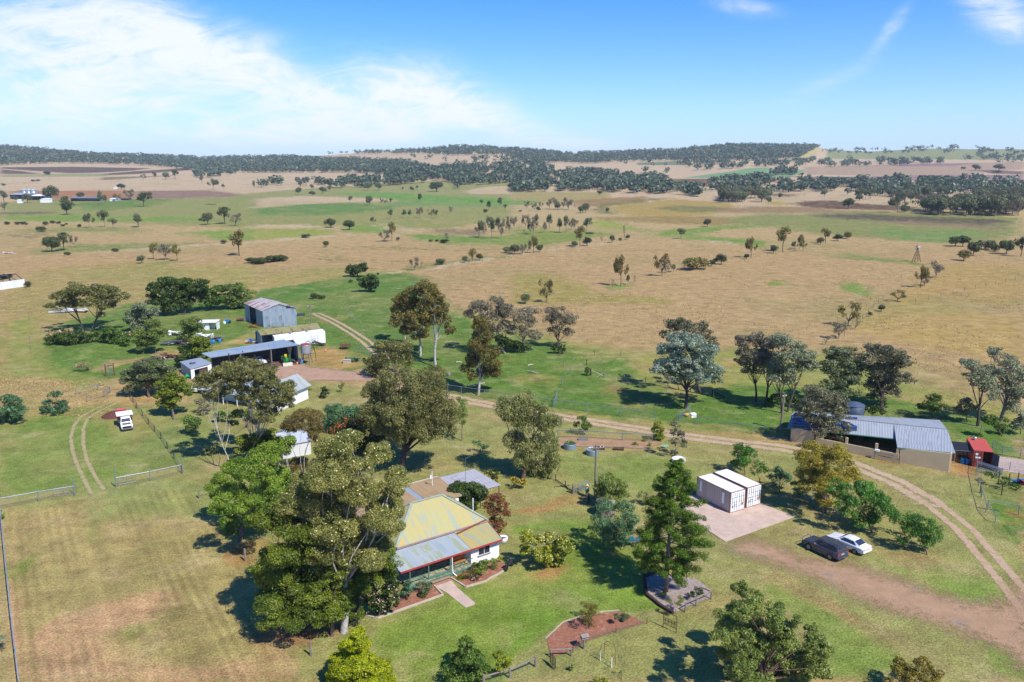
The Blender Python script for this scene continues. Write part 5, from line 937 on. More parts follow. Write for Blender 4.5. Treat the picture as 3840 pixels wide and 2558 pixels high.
# crop, x, y of the foot, width and height in the same pixels, kind (g gum, r round, b thin grey, t bare, s bush), colour (d dark, o olive, - grey green)
FT = '''A 40 640 105 112 g-|A 42 705 85 66 b-|A 470 625 130 128 r-|A 255 640 80 78 r-|A 140 610 40 34 s-|A 600 650 66 68 r-|A 618 748 120 132 rd|A 740 600 70 54 r-|A 930 655 75 125 g-|A 972 655 55 85 g-
A 1075 625 66 70 b-|A 1190 612 105 88 b-|A 1320 675 160 128 gd|A 1115 515 75 48 rd|A 1960 515 96 94 g-|A 2053 512 40 44 g-|A 1855 455 50 58 g-|A 2335 525 40 88 g-|A 825 868 92 132 g-|A 960 865 115 152 g-
A 1043 873 78 88 g-|A 1268 862 130 122 g-|A 1910 840 104 100 r-|A 1840 806 30 26 s-|A 2065 832 158 152 gd|A 2165 850 105 106 b-|A 67 840 48 30 sd|A 160 840 44 28 sd|A 210 838 44 26 sd|A 243 843 22 20 sd|A 420 845 44 36 sd|A 480 830 38 28 sd
A 542 832 32 24 sd|A 580 857 30 24 sd|A 610 840 26 16 sd|A 730 865 34 32 sd|A 380 905 66 50 sd|A 480 1088 150 130 rd|A 590 1078 150 165 gd|A 680 1045 74 110 b-|A 1300 1195 84 70 r-|A 1410 1160 88 148 go
A 1520 1165 150 152 b-|A 1628 1172 84 162 go|A 2200 1125 165 222 go|A 2060 1012 50 34 s-|A 1055 1090 50 34 s-|A 620 1120 44 30 sd|A 255 1415 55 56 sd|A 2320 1192 100 50 sd|A 1425 420 42 60 gd|A 1318 430 50 54 b-
A 1525 425 70 62 r-|A 1610 422 82 84 gd|A 300 445 22 20 s-|A 350 440 36 16 s-|A 35 482 32 20 s-|A 432 382 44 32 sd
B 410 515 40 72 gd|B 392 563 54 60 r-|B 518 575 62 42 r-|B 612 550 76 54 r-|B 600 470 64 38 s-|B 680 540 46 58 g-|B 512 515 38 44 r-|B 865 640 46 60 g-|B 1042 663 68 80 r-|B 1155 652 34 54 b-|B 1192 652 34 44 b-|B 1240 655 32 58 g-
B 1507 627 40 66 rd|B 1240 783 68 78 g-|B 1358 780 62 78 g-|B 1410 780 48 74 g-|B 1507 778 66 98 b-|B 1613 772 60 72 b-|B 1658 778 48 70 g-|B 1790 738 44 62 b-|B 1078 838 50 70 g-|B 688 865 112 74 rd|B 858 888 112 84 rd
B 1250 995 98 178 go|B 1178 998 100 104 b-|B 1303 985 28 32 s-|B 1780 1010 104 95 t-|B 1725 1008 70 34 sd|B 1660 995 34 20 sd|B 1605 995 34 20 s-|B 642 1046 62 54 rd|B 455 960 72 34 s-|B 1455 1260 86 118 b-|B 1690 1205 88 54 s-
B 1520 1235 40 50 t-|B 1918 1187 60 58 r-|B 1988 1180 90 128 bo|B 2053 1168 66 60 rd|B 872 1370 30 28 sd|B 533 1520 60 54 sd|B 602 1525 46 42 sd|B 60 1192 150 50 sd|B 160 1180 140 58 sd|B 240 1166 110 46 sd|B 1120 1300 22 18 sd
B 2070 660 46 48 g-|B 2140 710 76 88 g-|B 2242 688 70 94 g-|B 2290 712 42 60 g-|B 2105 728 40 30 sd|B 2050 960 88 150 g-|B 2095 950 60 140 b-|B 2165 968 92 198 g-|B 2225 905 80 130 g-|B 2252 968 68 145 b-|B 2297 905 60 138 b-|B 2325 920 60 138 b-
B 2330 1100 72 60 s-|B 1125 525 70 70 r-|B 1030 528 70 72 r-|B 1350 525 30 34 b-|B 1430 533 42 42 r-|B 1480 522 30 40 g-|B 1660 537 130 82 rd
C 20 875 70 108 b-|C 125 865 78 112 b-|C 195 930 100 176 b-|C 170 930 60 138 b-|C 300 915 48 100 b-|C 345 875 84 130 g-|C 435 912 70 132 g-|C 495 918 72 158 g-|C 545 895 50 118 b-|C 572 885 72 92 b-|C 685 902 100 122 g-|C 108 935 22 56 t-
C 137 695 46 68 b-|C 207 715 50 78 b-|C 242 718 42 42 rd|C 268 685 46 50 b-|C 345 695 60 88 b-|C 395 700 92 104 b-|C 515 705 112 108 b-|C 420 700 60 54 r-|C 470 690 50 60 b-|C 575 690 34 58 t-|C 628 735 56 60 rd|C 675 728 76 80 r-
C 877 725 34 36 rd|C 805 567 54 38 rd|C 75 722 22 18 s-|C 1795 860 70 68 r-|C 1550 970 96 94 g-|C 1033 985 34 148 t-|C 1065 977 46 44 r-|C 995 992 20 34 s-|C 918 1005 56 64 r-|C 823 995 42 48 t-|C 625 1043 112 184 go|C 575 1047 62 54 r-
C 690 1035 80 76 rd|C 715 925 52 18 s-|C 195 1100 88 162 go|C 255 1092 74 64 rd|C 145 1100 62 98 b-|C 95 1110 88 88 b-|C 25 1112 92 84 r-|C 1000 1405 128 290 go|C 925 1425 62 92 t-|C 1065 1390 62 92 g-|C 1130 1380 48 76 t-|C 315 1555 132 208 bo
C 120 1565 96 88 r-|C 1377 1315 132 212 bo|C 1415 1282 80 80 b-|C 1485 1275 72 68 g-|C 1580 1247 58 66 t-|C 1700 1252 170 114 so|C 1835 1222 66 54 rd|C 1920 1205 98 88 rd|C 1867 1200 50 50 rd|C 2155 1158 52 46 rd|C 2195 1143 104 188 go
D 50 1102 80 72 rd|D 135 1088 138 222 go|D 245 1072 60 80 g-|D 290 1062 80 130 go|D 320 1085 76 108 go|D 480 1020 72 62 ro|D 525 1010 94 134 go|D 640 990 86 60 rd|D 725 968 60 62 so|D 1720 1040 118 84 rd|D 1790 1040 120 95 rd|D 1800 1170 124 94 ro
D 1885 1125 116 120 rd|D 2000 1068 130 88 s-|D 2085 1085 88 72 sd|D 2190 1110 138 120 rd|D 2320 1132 130 176 gd|D 1400 1420 112 210 go|D 1435 1402 112 92 b-|D 1540 1328 150 148 b-|D 1190 1545 138 104 bo|D 735 692 106 90 rd|D 1188 728 150 140 g-|D 1255 724 70 60 s-
D 518 580 68 58 r-|D 838 622 66 50 r-|D 1330 650 26 32 rd|D 1862 765 36 68 rd|D 1960 770 50 44 r-|D 1905 345 78 54 rd|D 2120 342 90 52 r-|D 2100 366 46 22 sd|D 1790 330 38 22 s-|D 110 600 46 48 r-|D 5 650 50 64 r-
H 735 545 200 222 bo|H 650 660 155 148 b-|H 525 718 88 84 t-|H 800 575 90 86 t-|H 1040 412 70 60 rd|H 937 460 40 44 r-'''
KN = {'g': ('gum_tree', 'tree', 'gum'), 'r': ('round_tree', 'tree', 'round tree'), 'b': ('thin_tree', 'tree', 'thin grey tree'), 't': ('bare_tree', 'tree', 'leafless tree'), 's': ('bush', 'bush', 'bush')}
CN = {'-': ('far', 'grey-green'), 'd': ('fard', 'dark green'), 'o': ('farolive', 'olive-brown')}
rec = []
for e in FT.replace('\n', '|').split('|'):
    k, x, y, w_, h_, kc = e.split(); rec.append((k, float(x), float(y), float(w_), float(h_), kc[0], kc[1]))
def zone(u, v):
    side = 'left part' if u < 1000 else 'middle' if u < 2000 else 'right of centre' if u < 2950 else 'right part'
    if v < 700: b = 'the far pale fields'
    elif v < 770: b = 'the far green strips'
    elif v < 860: b = 'the middle pasture'
    elif v < 970: b = 'pasture beyond the tan paddock'
    else: b = 'the nearer tan paddock'
    return b, side
ORD = ['first', 'second', 'third', 'fourth', 'fifth', 'sixth', 'seventh', 'eighth', 'ninth', 'tenth', 'eleventh', 'twelfth', 'thirteenth', 'fourteenth', 'fifteenth', 'sixteenth', 'seventeenth', 'eighteenth', 'nineteenth', 'twentieth']
groups_ = {}
for i, r_ in enumerate(rec):
    u, v = px(*r_[:3]); groups_.setdefault((r_[5], r_[6]) + zone(u, v), []).append((u, i))
LAB = {}
for key, lst in groups_.items():
    lst.sort(); n = len(lst)
    for j, (u, i) in enumerate(lst):
        b, side = key[2:]; d = CN[key[1]][1] + ' ' + KN[key[0]][2] if key[0] not in 'tb' else ('olive-brown thin tree' if key[1] == 'o' else KN[key[0]][2])
        LAB[i] = ('lone %s in %s, %s' % (d, b, side)) if n == 1 else '%s, %s from left in %s, %s' % (d, ORD[min(j, 19)], b, side)
for i, (k, x, y, w_, h_, kd, kc) in enumerate(rec):
    B = gp(k, x, y); s_ = B.y / CP / FPX / 2.45
    nm, cat, _ = KN[kd]; u, v = px(k, x, y)
    col_ = CN[kc][0]
    if kd == 'b' and kc == '-': col_ = 'farb'
    kk = {'g': 1.12, 'r': 1.18, 'b': 1.08, 't': 1.0, 's': 1.35}[kd]
    hh = {'g': 1.03, 'r': 1.1, 'b': 1.03, 't': 1.0, 's': 1.15}[kd]
    far_tree(kd, col_, B, w_ * s_ * kk, h_ * s_ * hh, nm, LAB[i], cat, 'trees and bushes scattered over the paddocks', i)
px_u = lambda p: 1920 + FPX * p.x / (p.y * CP + (CAM_H - p.z) * SP)
# ------------------------------------------------------------------ woodland: the nearest ones one by one, the rest as one mass
FOR = [('A', [(-20, 120), (0, 118), (450, 150), (900, 190), (1500, 205), (1850, 222), (2352, 210), (2352, 355), (1850, 340), (1400, 292), (900, 272), (560, 265), (0, 287)], 1.2),
       ('A', [(1790, 330), (2352, 300), (2352, 362), (1900, 402), (1790, 395)], 1), ('B', [(0, 205), (340, 215), (700, 235), (1300, 255), (1560, 300), (1720, 380), (1300, 380), (900, 352), (0, 355)], 1.1),
       ('B', [(480, 195), (950, 172), (1500, 150), (1900, 115), (2352, 140), (2352, 190), (1800, 195), (1400, 180), (680, 182)], 1.2), ('B', [(660, 440), (1000, 420), (1500, 405), (1600, 430), (1550, 445), (1000, 492), (680, 492)], .8),
       ('B', [(1450, 310), (1700, 310), (2352, 285), (2352, 440), (2050, 470), (1850, 500), (1800, 440), (1600, 420), (1600, 380)], .85), ('B', [(1400, 205), (2352, 215), (2352, 262), (1900, 250), (1500, 240)], .35), ('B', [(60, 455), (600, 440), (640, 480), (0, 488)], .3), ('B', [(1650, 235), (2352, 240), (2352, 330), (1900, 310)], .25),
       ('C', [(0, 138), (300, 158), (550, 185), (900, 172), (1500, 150), (2000, 105), (2352, 110), (2352, 240), (1600, 245), (1100, 250), (700, 270), (300, 260), (0, 230)], 1.3),
       ('C', [(0, 310), (200, 290), (600, 335), (1050, 390), (1400, 420), (1470, 540), (1280, 550), (900, 530), (780, 520), (0, 530)], 1.0), ('C', [(1500, 500), (1700, 490), (1725, 575), (1500, 545)], .8), ('C', [(0, 240), (300, 262), (330, 300), (0, 300)], .7),
       ('C', [(1800, 440), (2352, 410), (2352, 500), (1950, 505), (1810, 515)], .8), ('C', [(1920, 570), (2160, 570), (2150, 622), (1930, 627)], 1.1), ('C', [(1530, 262), (2352, 255), (2352, 302), (1700, 332), (1530, 297)], .7), ('C', [(600, 250), (1600, 262), (1650, 300), (1100, 300)], .08),
       ('C', [(2150, 570), (2352, 580), (2352, 625), (2170, 625)], .35), ('C', [(1150, 340), (1550, 340), (1560, 385), (1150, 385)], .12),
       ('D', [(0, 100), (480, 110), (285, 222), (0, 232)], 1.3), ('D', [(0, 240), (700, 245), (1600, 235), (1600, 272), (700, 300), (0, 297)], .7), ('D', [(500, 145), (1200, 132), (1700, 120), (2352, 140), (2352, 240), (1700, 240), (1600, 170), (900, 185), (500, 188)], .42),
       ('D', [(20, 345), (260, 330), (250, 372), (30, 377)], .9), ('D', [(0, 440), (700, 430), (2000, 430), (2000, 520), (1500, 590), (1100, 590), (780, 520), (0, 540)], .62), ('D', [(1400, 690), (2300, 670), (2352, 750), (1400, 742)], .9), ('D', [(1900, 570), (2352, 560), (2352, 645), (1950, 645)], .55),
       ('D', [(2000, 440), (2352, 440), (2352, 560), (2000, 540)], .3), ('D', [(700, 540), (1100, 590), (1500, 640), (1400, 660), (1000, 630), (720, 590)], .15), ('D', [(2100, 250), (2352, 245), (2352, 262), (2100, 268)], .4)]
rng = np.random.default_rng(8); pts = []
for k, P, dens in FOR:
    P_ = [px(k, *q) for q in P]; A_ = np.array(P_); x0, y0 = A_.min(0); x1, y1 = A_.max(0)
    n = int((x1 - x0) * (y1 - y0) / 15 * dens)
    u = rng.uniform(x0, x1, n); v = rng.uniform(y0, y1, n); ok = inpoly(u, v, P_)
    cl = vnoise(u / 22, v / 9, 3); ok &= cl > (.13 if dens > 1.05 else .40 if dens > .75 else .50)
    for a, b_ in zip(u[ok], v[ok]):
        if dens < .5 and rng.random() < .3: continue
        pts.append((a, b_))
P3 = [at(a, b_ + 5) for a, b_ in pts]
order = sorted(range(len(P3)), key=lambda i: P3[i].y)
keep = []
cellu = {}
for i in order:
    p = P3[i]; kx = (int(p.x // 9), int(p.y // 9))
    if kx in cellu: continue
    cellu[kx] = 1; keep.append(i)
print('FOREST', len(keep), P3[keep[0]].y)
rr_ = random.Random(3)
for n_, i in enumerate(keep[:260]):
    p = P3[i]; h_ = rr_.uniform(11, 17)
    kd = rr_.choice('ggrrb'); w_ = h_ * rr_.uniform(.85, 1.15)
    far_tree(kd, 'far' if kd != 'b' else 'farb', p, w_, h_, 'woodland_tree', 'grey-green gum among many in %s' % ('the belt below the far left ridge' if px_u(p) < 900 else 'the belt left of centre' if px_u(p) < 1900 else 'the central creek-line woodland' if px_u(p) < 2500 else 'the woodland beside the dark ploughed field' if px_u(p) < 3000 else 'the open woodland beyond the far right fields'), 'tree', 'gums along the near edges of the distant woodland', 7000 + n_)
fv = Leaves(77)
for i in keep[260:]:
    p = P3[i]; h_ = rr_.uniform(10.5, 17) * rr_.uniform(.8, 1.1); sz = 1.0 + p.y / 2200
    n_ = 34 if p.y < 1900 else 18
    ti = rr_.uniform(.15, .85); w_ = h_ * rr_.uniform(.38, .62)
    fv.ball((p.x, p.y, p.z + h_ * .62), (w_, w_, h_ * .36), n_, h_ * .32, .8, ti, .5, .4)
    if p.y < 2100: fv.ball((p.x, p.y, p.z + h_ * .2), (.2, .2, h_ * .2), 2, h_ * .4, .12, .1, .1, 0, 1)
V = np.concatenate(fv.V); nq = len(V) // 4
wm = npmesh('distant_woodland', V, np.arange(nq * 4).reshape(nq, 4), {'tint': ('FACE', 'FLOAT', np.concatenate(fv.T))})
wo = link('distant_woodland', wm, LM['farf']); tag(wo, 'blue-green gum woodland covering the distant ridges and creek lines', 'woodland', kind='stuff')
# ------------------------------------------------------------------ dry grass tufts: nobody could count them
gr = np.random.default_rng(21); TF = []; TT_ = []
def tufts(n, P, lo, hi, tint, sd_=.2):
    P_ = [px('T', *q) for q in P]; A_ = np.array(P_); u = gr.uniform(A_[:, 0].min(), A_[:, 0].max(), n); v = gr.uniform(A_[:, 1].min(), A_[:, 1].max(), n); ok = inpoly(u, v, P_); u, v = u[ok], v[ok]
    rx_ = (u - 1920) / FPX; ry2 = CP - (v - 1279) / FPX * SP; rz_ = -SP - (v - 1279) / FPX * CP; t_ = -CAM_H / rz_; X = rx_ * t_; Y = ry2 * t_
    k_ = fbm(X / 14, Y / 14, 5) > .47; X, Y = X[k_], Y[k_]; n = len(X); h = gr.uniform(lo, hi, n) * np.clip(Y / 150, .5, 1.6); a = gr.uniform(0, 3.14, n); wd__ = h * gr.uniform(.5, 1.1, n); cx, cy = np.cos(a) * wd__, np.sin(a) * wd__; z = hz(X, Y); lx_, ly_ = gr.normal(0, .3, n) * h, gr.normal(0, .3, n) * h
    TF.append(np.stack([np.stack([X - cx, Y - cy, z], 1), np.stack([X + cx * .2, Y + cy * .2, z - .02], 1), np.stack([X + cx, Y + cy, z + h * .3], 1), np.stack([X + lx_, Y + ly_, z + h], 1)], 1).reshape(-1, 3)); TT_.append(np.clip(tint + gr.normal(0, sd_, n), 0, 1))
tufts(60000, [(0, 560), (900, 560), (1400, 520), (2354, 520), (2354, 960), (2100, 900), (1900, 830), (1300, 780), (1060, 700), (900, 620), (600, 650), (300, 700), (100, 760), (0, 860)], .07, .2, .8)
tufts(16000, [(850, 640), (1060, 720), (1300, 800), (1700, 880), (2354, 1000), (2354, 1040), (1800, 1000), (1300, 950), (1000, 890), (600, 700)], .06, .15, .45)
tufts(42000, [(0, 900), (500, 900), (1000, 930), (1500, 1000), (2200, 1100), (2354, 1568), (0, 1568)], .05, .12, .45, .35)
tufts(5000, [(0, 860), (240, 880), (260, 960), (0, 990)], .1, .25, .8); tufts(2600, [(0, 1140), (170, 1112), (172, 1135), (0, 1165)], .1, .25, .7); tufts(1500, [(265, 1105), (412, 1078), (412, 1095), (265, 1122)], .1, .25, .7)
V = np.concatenate(TF); nq2 = len(V) // 4; gm_ = npmesh('dry_grass', V, np.arange(nq2 * 4).reshape(nq2, 4), {'tint': ('FACE', 'FLOAT', np.concatenate(TT_))})
go_ = link('dry_grass', gm_, leafmat('dry grass blades', alb(120, 132, 70), alb(214, 186, 138), .3)); tag(go_, 'tufts of dry straw-coloured grass across the paddocks', 'grass', kind='stuff')
print('WOOD faces', nq, 'leaves', NL)
# ------------------------------------------------------------------ buildings
WHITE = mat('white paint', (.80, .80, .79, 1), .5, var=.05, col2=(.66, .62, .58, 1), thr=.68)
CREAM = mat('cream block', alb(222, 196, 156, 1.05), .9, var=.06, scale=1, bump=.2)
REDT = mat('red fascia', alb(186, 72, 66), .5, var=.08); GREENT = mat('green paint', alb(96, 140, 118), .6, var=.15, col2=alb(150, 168, 150), thr=.6)
DARK = mat('dark interior', (.02, .02, .025, 1), .6, var=.1); GLASS = mat('window glass', (.03, .04, .06, 1), .08, var=.1, spec=.8)
TIMBER = mat('grey timber', alb(150, 138, 126), .9, var=.3, scale=4); DTIMBER = mat('dark timber', alb(78, 64, 56), .9, var=.3, scale=4); LTIMBER = mat('pale timber', alb(206, 192, 172), .85, var=.15, scale=3)
STEEL = mat('galvanised steel', alb(160, 172, 182), .4, .6, var=.12, scale=2); RUSTM = mat('rusty steel', alb(120, 74, 54), .85, var=.35, scale=5)
CONC = mat('concrete', alb(214, 188, 168), .92, var=.12, scale=.9, col2=alb(190, 162, 144), thr=.58, bump=.15); PLAST_B = mat('blue plastic', alb(40, 130, 200), .4, var=.1)
BLK = mat('black rubber', (.018, .018, .02, 1), .7, var=.2); CURR = mat('weathered iron sheet', alb(150, 160, 166), .5, .35, var=.18, scale=.8, col2=alb(120, 110, 104), thr=.64)
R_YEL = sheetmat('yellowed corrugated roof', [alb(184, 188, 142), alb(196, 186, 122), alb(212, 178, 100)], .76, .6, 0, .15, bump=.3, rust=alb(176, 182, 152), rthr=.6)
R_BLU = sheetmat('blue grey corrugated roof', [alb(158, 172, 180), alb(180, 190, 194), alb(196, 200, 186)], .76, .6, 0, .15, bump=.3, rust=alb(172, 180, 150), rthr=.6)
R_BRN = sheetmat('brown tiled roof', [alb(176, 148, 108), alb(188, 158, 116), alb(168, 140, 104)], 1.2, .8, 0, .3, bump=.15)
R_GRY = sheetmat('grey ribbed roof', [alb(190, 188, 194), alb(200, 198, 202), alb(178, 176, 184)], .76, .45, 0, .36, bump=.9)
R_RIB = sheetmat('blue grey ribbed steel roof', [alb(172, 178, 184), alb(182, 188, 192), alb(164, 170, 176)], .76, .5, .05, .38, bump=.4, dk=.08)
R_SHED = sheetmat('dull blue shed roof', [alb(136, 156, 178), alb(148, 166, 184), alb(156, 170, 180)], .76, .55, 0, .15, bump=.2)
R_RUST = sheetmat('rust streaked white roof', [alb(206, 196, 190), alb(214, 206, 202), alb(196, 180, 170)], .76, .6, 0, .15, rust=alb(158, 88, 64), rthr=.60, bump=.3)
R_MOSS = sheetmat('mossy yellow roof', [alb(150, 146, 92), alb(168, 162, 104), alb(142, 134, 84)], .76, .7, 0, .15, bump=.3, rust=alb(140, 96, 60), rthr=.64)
W_SHED = sheetmat('galvanised shed wall', [alb(164, 182, 200), alb(184, 198, 210), alb(146, 166, 188)], .8, .5, .2, .15, rust=alb(140, 130, 126), rthr=.66, bump=.3)
W_WHT = sheetmat('white ribbed wall', [(.78, .78, .79, 1), (.82, .82, .82, 1), (.72, .73, .75, 1)], 1.2, .5, 0, .3, bump=.4)
R_WHT = sheetmat('off white container roof', [(.86, .85, .84, 1), (.88, .88, .87, 1), (.80, .78, .76, 1)], 1.2, .6, 0, .35, bump=.25, rust=alb(190, 160, 140), rthr=.74, dk=.06)
def roof(name, pts, m, parent, th=.07):
    """pts: eave start, eave end, then up the slope"""
    P = [Vector(p) for p in pts]; e = (P[1] - P[0]).normalized(); n = (P[1] - P[0]).cross(P[2] - P[0]).normalized(); d = n.cross(e)
    return MB().poly(P, th).build(name, m, parent, suv=(P[0], e, d))
def wall(name, a, b, h0, h1, m, parent, th=.12, z0=0):
    """upright wall from ground point a to b, top heights h0 and h1"""
    a = Vector((a[0], a[1], z0)); b = Vector((b[0], b[1], z0)); e = (b - a).normalized(); n = Vector((e.y, -e.x, 0))
    pts = [a, b, b + Vector((0, 0, h1 - z0)), a + Vector((0, 0, h0 - z0))]
    return MB().poly(pts, th, n).build(name, m, parent, suv=(a, e, (0, 0, 1)))
def frame_at(loc, deg, name, label, cat, group=None): return thing(name, label, cat, loc, R(deg), group)
def window(parent, x, y, z, w_, h_, m=GLASS, fm=WHITE, rz=0.0):
    f = MB(); c, s_ = math.cos(rz), math.sin(rz); t = .07
    for dx, dz, sx, sz in ((0, h_ / 2, w_, t), (0, -h_ / 2, w_, t), (-w_ / 2, 0, t, h_), (w_ / 2, 0, t, h_), (0, 0, .05, h_)): f.box(x + dx * c, y + dx * s_, z + dz, sx, .10, sz, rz)
    o = f.build('window', fm, parent); MB().box(x, y, z, w_ - .04, .05, h_ - .04, rz).build('pane', m, o); return o
# --- homestead
O_ = wz('i', 2035, 195, 2.4); hs = frame_at((O_.x, O_.y, 0), 35.5, 'farmhouse', 'white farmhouse with yellowed hip roof, blue-grey verandah roof and red fascia', 'house')
ex0, ex1, ey0, ey1, ze, zr = -11.0, .7, 3.75, 11.4, 3.05, 5.75
rA, rB, ry_ = -7.0, -3.1, 7.57
MB().poly([(-10.7, 3.7, 0), (.1, 3.7, 0), (.1, 11.1, 0), (-10.7, 11.1, 0)], 2.9, (0, 0, 1)).build('wall', WHITE, hs)
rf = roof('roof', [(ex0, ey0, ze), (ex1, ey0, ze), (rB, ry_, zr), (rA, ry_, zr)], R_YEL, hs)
roof('roof_hip', [(ex1, ey0, ze), (ex1, ey1, ze), (rB, ry_, zr)], R_YEL, rf); roof('roof_hip', [(ex0, ey1, ze), (ex0, ey0, ze), (rA, ry_, zr)], R_YEL, rf); roof('roof_back', [(ex1, ey1, ze), (ex0, ey1, ze), (rA, ry_, zr), (rB, ry_, zr)], R_YEL, rf)
mb = MB()
for a, b in [((ex0, ey0, ze), (rA, ry_, zr)), ((ex1, ey0, ze), (rB, ry_, zr)), ((ex0, ey1, ze), (rA, ry_, zr)), ((ex1, ey1, ze), (rB, ry_, zr)), ((rA, ry_, zr), (rB, ry_, zr))]: mb.beam(Vector(a) + Vector((0, 0, .05)), Vector(b) + Vector((0, 0, .05)), .28, .06)
mb.build('ridge_capping', mat('capping', alb(178, 190, 170), .6), rf)
MB().box((ex0 + ex1) / 2, ey0 - .09, ze - .05, ex1 - ex0, .16, .14).build('gutter', mat('pinkish gutter', alb(176, 150, 148), .6, var=.2), hs)
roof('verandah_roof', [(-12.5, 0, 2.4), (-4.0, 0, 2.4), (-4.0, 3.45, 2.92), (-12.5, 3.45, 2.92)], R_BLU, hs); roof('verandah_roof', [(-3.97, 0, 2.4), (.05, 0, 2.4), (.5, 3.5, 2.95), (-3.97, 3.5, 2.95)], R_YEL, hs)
MB().beam((-12.5, -.06, 2.33), (.08, -.06, 2.33), .08, .17).beam((.12, 0, 2.35), (.56, 3.5, 2.9), .06, .16).build('fascia', REDT, hs)
MB().beam((-3.9, 3.0, 3.0), (.75, 3.9, 3.12), .16, .12).build('downpipe', mat('rusty red pipe', alb(150, 84, 70), .7), hs)
MB().box(-1.83, 2.0, 1.2, 3.7, 2.9, 2.36).build('front_room', WHITE, hs)
window(hs, -2.0, .52, 1.5, 1.5, .95); MB().box(-2.0, .47, .98, 1.7, .14, .06).build('window_sill', TIMBER, hs)
MB().box(-7.65, 1.8, .36, 7.7, 3.5, .16).build('deck', mat('green worn boards', alb(104, 138, 112), .8, var=.3, scale=2, col2=alb(196, 176, 146), thr=.46), hs)
MB().box(-7.65, .03, .2, 7.72, .06, .30).build('deck_skirt', GREENT, hs)
mb = MB()
for x in (-11.4, -9.2, -6.55): mb.box(x, .12, 1.38, .11, .11, 1.95)
mb.build('post', GREENT, hs)
mb = MB(); [mb.beam((a, .12, z), (b, .12, z), .05, .09) for a, b in ((-11.4, -9.2), (-6.4, -3.75)) for z in (1.2,)]; mb.beam((-9.2, .1, .62), (-6.55, .1, .62), .05, .2); mb.build('railing', GREENT, hs)
MB().tube([(-6.4, 0, 2.3), (-6.35, 0, .4), (-6.1, -.5, .08)], .06, 8).build('downpipe', WHITE, hs)
window(hs, -9.6, 3.62, 1.7, 1.3, .9); MB().box(-7.2, 3.62, 1.4, .9, .08, 1.9).build('door', mat('dark door', alb(60, 74, 70), .5), hs)
mb = MB(); mb.box(-8.0, -.30, .25, 2.2, .34, .06); mb.box(-8.0, -.66, .10, 2.1, .3, .06); mb.box(-8.0, -.3, .1, 2.1, .06, .2); mb.build('step', mat('step timber', alb(176, 140, 116), .8, var=.2), hs)
MB().poly([(-10.9, 11.4, 0), (1.5, 11.4, 0), (2.2, 18.0, 0), (-10.9, 18.0, 0)], 2.75, (0, 0, 1)).build('rear_wing', WHITE, hs)
roof('flat_roof', [(-11.2, 11.5, 3.0), (-3.0, 11.5, 3.0), (-3.0, 18.3, 3.02), (-11.2, 18.3, 3.02)], R_BRN, hs, .12); roof('flat_roof', [(-2.2, 11.5, 3.0), (2.0, 11.5, 3.0), (2.6, 18.35, 3.02), (-2.2, 18.35, 3.02)], R_BRN, hs, .12)
roof('flat_roof', [(-3.0, 11.5, 2.96), (-2.2, 11.5, 2.96), (-2.2, 18.3, 2.98), (-3.0, 18.3, 2.98)], mat('grey strip roof', alb(164, 174, 186), .5, var=.06), hs, .1)
MB().beam((-11.2, 18.38, 3.0), (2.6, 18.42, 3.02), .1, .14).beam((2.66, 18.4, 3.0), (1.95, 11.5, 3.0), .08, .12).build('gutter', mat('cream gutter', alb(214, 206, 190), .6), hs)
pr = roof('patio_roof', [(2.9, 12.45, 2.5), (2.9, 18.6, 2.75), (8.3, 18.5, 2.75), (8.45, 12.4, 2.5)], R_GRY, hs, .06)
mb = MB(); [mb.box(x, y, 1.22, .1, .1, 2.44) for x, y in ((8.3, 12.55), (8.2, 18.3), (5.4, 12.5), (3.0, 12.6))]; mb.beam((2.9, 12.5, 2.42), (8.4, 12.5, 2.42), .06, .16); mb.build('patio_post', mat('brown patio frame', alb(130, 112, 100), .8), hs)
MB().lathe([(.1, 2.9), (.1, 3.35), (.32, 3.4), (.34, 3.55), (.22, 3.68), (.05, 3.7)], -3.1, 11.95, 14).build('roof_vent', STEEL, hs, smooth=True)
MB().tube([(.6, 16.3, 3.0), (.6, 16.3, 4.9)], .045, 6).box(.4, 16.3, 4.2, .16, .06, .5).build('mast', WHITE, hs); MB().tube([(4.4, 14.5, 2.6), (4.5, 14.5, 6.4)], .025, 5).beam((4.5, 14.5, 6.3), (5.6, 14.9, 6.35), .03).build('antenna', STEEL, hs)
MB().tube([(1.9, 8.8, 0), (1.9, 8.8, 3.6)], .07, 8).build('vent_pipe', WHITE, hs)
# verandah things
vt = lambda x, y, z=.44: hs.matrix_basis @ Vector((x, y, z))
def pos(x, y, z=.44):
    c, s_ = math.cos(R(35.5)), math.sin(R(35.5)); return (O_.x + x * c - y * s_, O_.y + x * s_ + y * c, z)
t = thing('side_table', 'round pale table standing on the verandah', 'table', pos(-4.4, 2.3), 0)
MB().lathe([(.42, .68), (.44, .72), (.42, .74)], n=18).build('table_top', LTIMBER, t); MB().tube([(0, 0, 0), (0, 0, .7)], .05, 8).build('leg', TIMBER, t)
ORG = mat('orange timber', alb(214, 130, 60), .6)
t = thing('bench', 'orange timber bench behind the verandah railing', 'bench', pos(-4.9, 1.0), R(35.5)); MB().box(0, 0, .42, 1.5, .42, .05).build('seat', ORG, t); MB().box(0, .2, .72, 1.5, .05, .35).build('backrest', ORG, t)
for sx in (-.68, .68): MB().box(sx, 0, .2, .07, .36, .40).build('leg', ORG, t)
